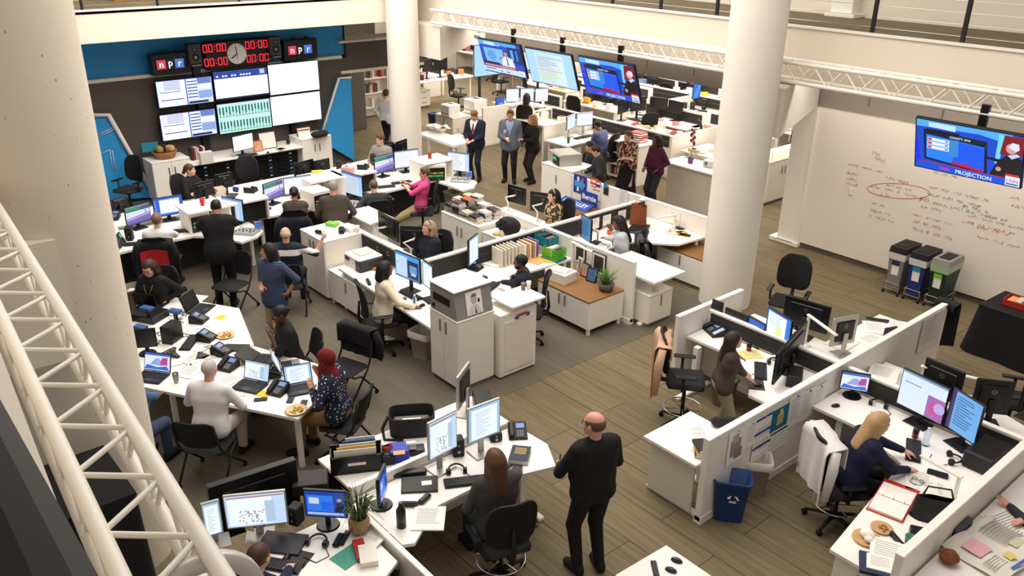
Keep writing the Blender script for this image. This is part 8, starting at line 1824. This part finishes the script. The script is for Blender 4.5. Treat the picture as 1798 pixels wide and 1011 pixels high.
# --- recycling station and black table
for i, (lab, x, y, c, lid, ln, st) in enumerate((('grey slim recycling bin with a black lid at the whiteboard', 1612, 520, '85837f', '1c1a19', 'd8d2c8', '1f2f55'), ('blue slim recycling bin with a black lid at the whiteboard', 1645, 533, '1c3476', '1c1a19', 'd5d3d6', '1f8a9a'), ('green slim recycling bin with a grey lid at the whiteboard', 1682, 548, '14301f', '8d8984', '9fb890', '7ac03a'))):
    q = Vector((-5.95+i*.36, 13.95, 0)); t = T('slim_bin', lab, 'bin', q, 0)
    def fr(w0, d0, w1, d1, z0, z1, m): return MB(m).add([(-w0, -d0, z0), (w0, -d0, z0), (w0, d0, z0), (-w0, d0, z0), (-w1, -d1, z1), (w1, -d1, z1), (w1, d1, z1), (-w1, d1, z1)], [(3, 2, 1, 0), (4, 5, 6, 7), (0, 1, 5, 4), (1, 2, 6, 5), (2, 3, 7, 6), (3, 0, 4, 7)])
    fr(.1, .22, .14, .27, .1, .74, M(c, .5)).obj('body', t); fr(.143, .273, .15, .28, .64, .76, M(ln, .35)).obj('liner', t); fr(.15, .28, .14, .26, .76, .86, M(lid, .5)).box(-.09, .09, -.18, .18, .862, .866, M('0e0d0d')).obj('lid', t)
    b = MB(PAPER); b.quad((-.06, -.245, .36), (.06, -.245, .36), (.065, -.262, .6), (-.065, -.262, .6)).quad((-.065, -.266, .54), (.065, -.266, .54), (.067, -.27, .62), (-.067, -.27, .62), M(st, .5)); b.obj('sign', t)
    b = MB(CHROME)
    for sx in (-1, 1):
        for sy in (-1, 1): b.cyl((sx*.13, sy*.25, .07), (sx*.13, sy*.25, .2), .008, None, 6)
    for z in (.09, .2):
        for a_, b_ in (((-.13, -.25, z), (.13, -.25, z)), ((-.13, .25, z), (.13, .25, z)), ((-.13, -.25, z), (-.13, .25, z)), ((.13, -.25, z), (.13, .25, z))): b.cyl(a_, b_, .007, None, 6)
    b.obj('trolley', t)
    for sx in (-1, 1):
        for sy in (-1, 1): MB(BEZ).cyl((sx*.13-.012, sy*.25, .035), (sx*.13+.012, sy*.25, .035), .035, None, 12).obj('caster', t)
bt = T('draped_table', 'table under a black floor length cloth at the right edge', 'table', (-3.4, 13.0, 0), -.05); MB(M('100f10', .9, 0, .2, 8)).grid(lambda u, v: (lambda a, k: ((.75*k)*max(-1, min(1, 1.35*math.cos(a)))*(1+.02*math.sin(a*14)*v), .42*k*max(-1, min(1, 1.35*math.sin(a)))*(1+.04*math.sin(a*11)*v), .76*(1-v)))(u*6.2832, 1+.16*v), 60, 8).box(-.75, .75, -.42, .42, .74, .762).obj('cloth', bt)
crate('red tray of small things on the black draped table', (-3.75, 13.0, .765), 0, M('b52a26', .5), .4, .3, .1, False, ['d9a05a', 'c9b8a0', '7a2a22'])
# whiteboard handwriting
b = MB(); rw_ = random.Random(17)
def scrawl(x, y, n, h, c, sp=.8):
    q = ony(x, y, 14.495); X = q.x; Zz = q.z
    for w_ in range(n):
        L = rw_.uniform(.06, .26)
        for s_ in range(int(L/.028)):
            a = [(X+.028*s_+rw_.uniform(0, .02), 14.494, Zz+rw_.uniform(-h/2, h/2)) for _ in range(4)]; b.tube(a, .0028, 3, M(c, .6, 0, 0))
        X += L+.05
for x, y, n, h, c in ((1532, 268, 1, .09, 'e08a82'), (1536, 278, 1, .09, 'e08a82'), (1490, 288, 3, .05, 'e4837c'), (1487, 303, 1, .06, 'e4837c'), (1486, 312, 1, .06, 'e4837c'), (1486, 321, 1, .06, 'e4837c'), (1528, 325, 5, .06, 'e0605a'), (1545, 340, 2, .06, 'e0605a'), (1556, 312, 2, .06, '77726c'), (1556, 324, 3, .05, '77726c'), (1632, 328, 5, .05, '6d7896'), (1628, 340, 4, .06, '6a655f'), (1615, 350, 6, .06, '6a655f'), (1618, 362, 2, .06, '4a4642'), (1690, 362, 3, .09, '4a4642'), (1530, 356, 2, .05, '77726c'), (1528, 368, 2, .05, '77726c'), (1526, 378, 3, .05, '77726c'), (1603, 376, 3, .05, 'eaa59c'), (1604, 388, 3, .07, 'dd5a52'), (1602, 400, 4, .07, 'dd5a52'), (1690, 388, 4, .06, 'dd5a52'), (1716, 415, 3, .05, 'dd5a52'), (1715, 398, 3, .05, 'dd5a52'), (1640, 302, 3, .05, '77726c'), (1775, 345, 2, .06, 'dd5a52'), (1776, 360, 2, .06, 'dd5a52'), (1700, 378, 4, .05, '8a857f')): scrawl(x, y, n, h, c)
b.tube([ony(1578+55*math.cos(a), 335+13*math.sin(a)+.24*55*math.cos(a)*.3, 14.494) for a in [2*math.pi*i/40 for i in range(41)]], .004, 4, M('e0605a', .6, 0, 0))
o = b.obj('whiteboard_writing'); tag(o, None, None, None, 'structure')
tag(MB(WHITE).box(-.04, .04, -.02, 0, 0, .12, b=.004).obj('light_switch', None, ony(1494, 342, 14.499)), 'white light switch on the whiteboard wall', 'switch')
# things in hands and clutter on the tall cabinet
cup('paper cup in the hand of the man in the grey blazer', pg['rt']+Vector((0, 0, -.04)), M('efe4d2', .6), .035, .09)
wg2 = T('wine_glass', 'glass of white wine held by the man in the dark suit', 'glass', pw['rt']+Vector((0, 0, -.1))); MB(glass('f2e8b0')).lathe([(0, 0), (.032, .003), (.004, .01), (.004, .08), (.036, .11), (.03, .18)], n=14).obj('bowl', wg2)
tag(MB(BEZ).box(-.035, .035, -.006, .006, -.07, .07, b=.004).obj('mobile_phone', None, STRIPE['lt']), 'black phone in the hand of the striped shirt man', 'phone'); tag(MB(BEZ).box(-.035, .035, -.006, .006, -.07, .07, b=.004).obj('mobile_phone', None, PINK['lt']), 'black phone held by the pink polo man', 'phone'); tag(MB(BEZ).cyl((0, 0, -.05), (0, 0, .09), .006, None, 6).obj('pen', None, TALL['lt']), 'dark pen held by the tall man in black', 'pen')
slab('raised_shelf', 'small raised white counter top above the pink papers', 'counter', (-12.35, 7.25, 1.06), 0, .85, .5, .03, LAM); tag(MB(WHITE).box(-12.7, -12.0, 7.1, 7.4, 0, 1.06, b=.005).obj('counter_pedestal'), 'white pedestal under the raised counter top', 'pedestal'); sheets('pink papers pinned below the raised white counter top', (-11.98, 7.25, .6), 80, .3, .3, .003, M('e0a0a5'), 0)
slab('hole_punch', 'black hole punch on the tall white cabinet left of the printer', 'punch', (-12.05, 6.15, 1.06), 20, .24, .07, .06, BEZ, .02); slab('video_camera', 'small black camera on the tall white cabinet', 'camera', (-11.9, 6.45, 1.06), 60, .1, .16, .09, BEZ, .02); slab('green_box', 'white and green box on the tall white cabinet', 'box', (-12.3, 6.5, 1.06), 30, .2, .14, .06, M('7ac04a'), .004); slab('paper_tray', 'white paper tray right of the black camera', 'tray', (-11.95, 6.62, 1.06), 10, .3, .2, .07, WHITE, .006)
cup('paper cup with red letters on the tall white cabinet', (-11.75, 6.66, 1.06), M('efe0da', .6, 0, .2, 40), .04, .12)
# upper left: boxes beyond the railing
slab('storage_cabinet', 'white cabinet beyond the upper left railing', 'cabinet', (-20.2, 4.9, 4.2), 0, .6, .5, 1.0, WHITE); slab('cardboard_box', 'brown box beyond the upper left railing', 'box', (-19.6, 6.1, 4.2), 0, .5, .9, .4, M('a8743a', .8), .004); slab('black_case', 'black case beyond the upper left railing', 'case', (-19.8, 7.3, 4.2), 0, .4, .7, .3, DARK)
tag(MB(M('121113', .9, 0, .2, 8)).grid(lambda u, v: (-6.45+(.42+.06*v)*max(-1, min(1, 1.4*math.cos(u*6.2832)))*(1+.03*math.sin(u*80)*v), 1.05+(.26+.05*v)*max(-1, min(1, 1.4*math.sin(u*6.2832))), 1.72*(1-v)), 60, 8).box(-6.87, -6.03, .79, 1.31, 1.7, 1.724).obj('draped_stand'), 'tall stand under a black cloth behind the near truss', 'stand')
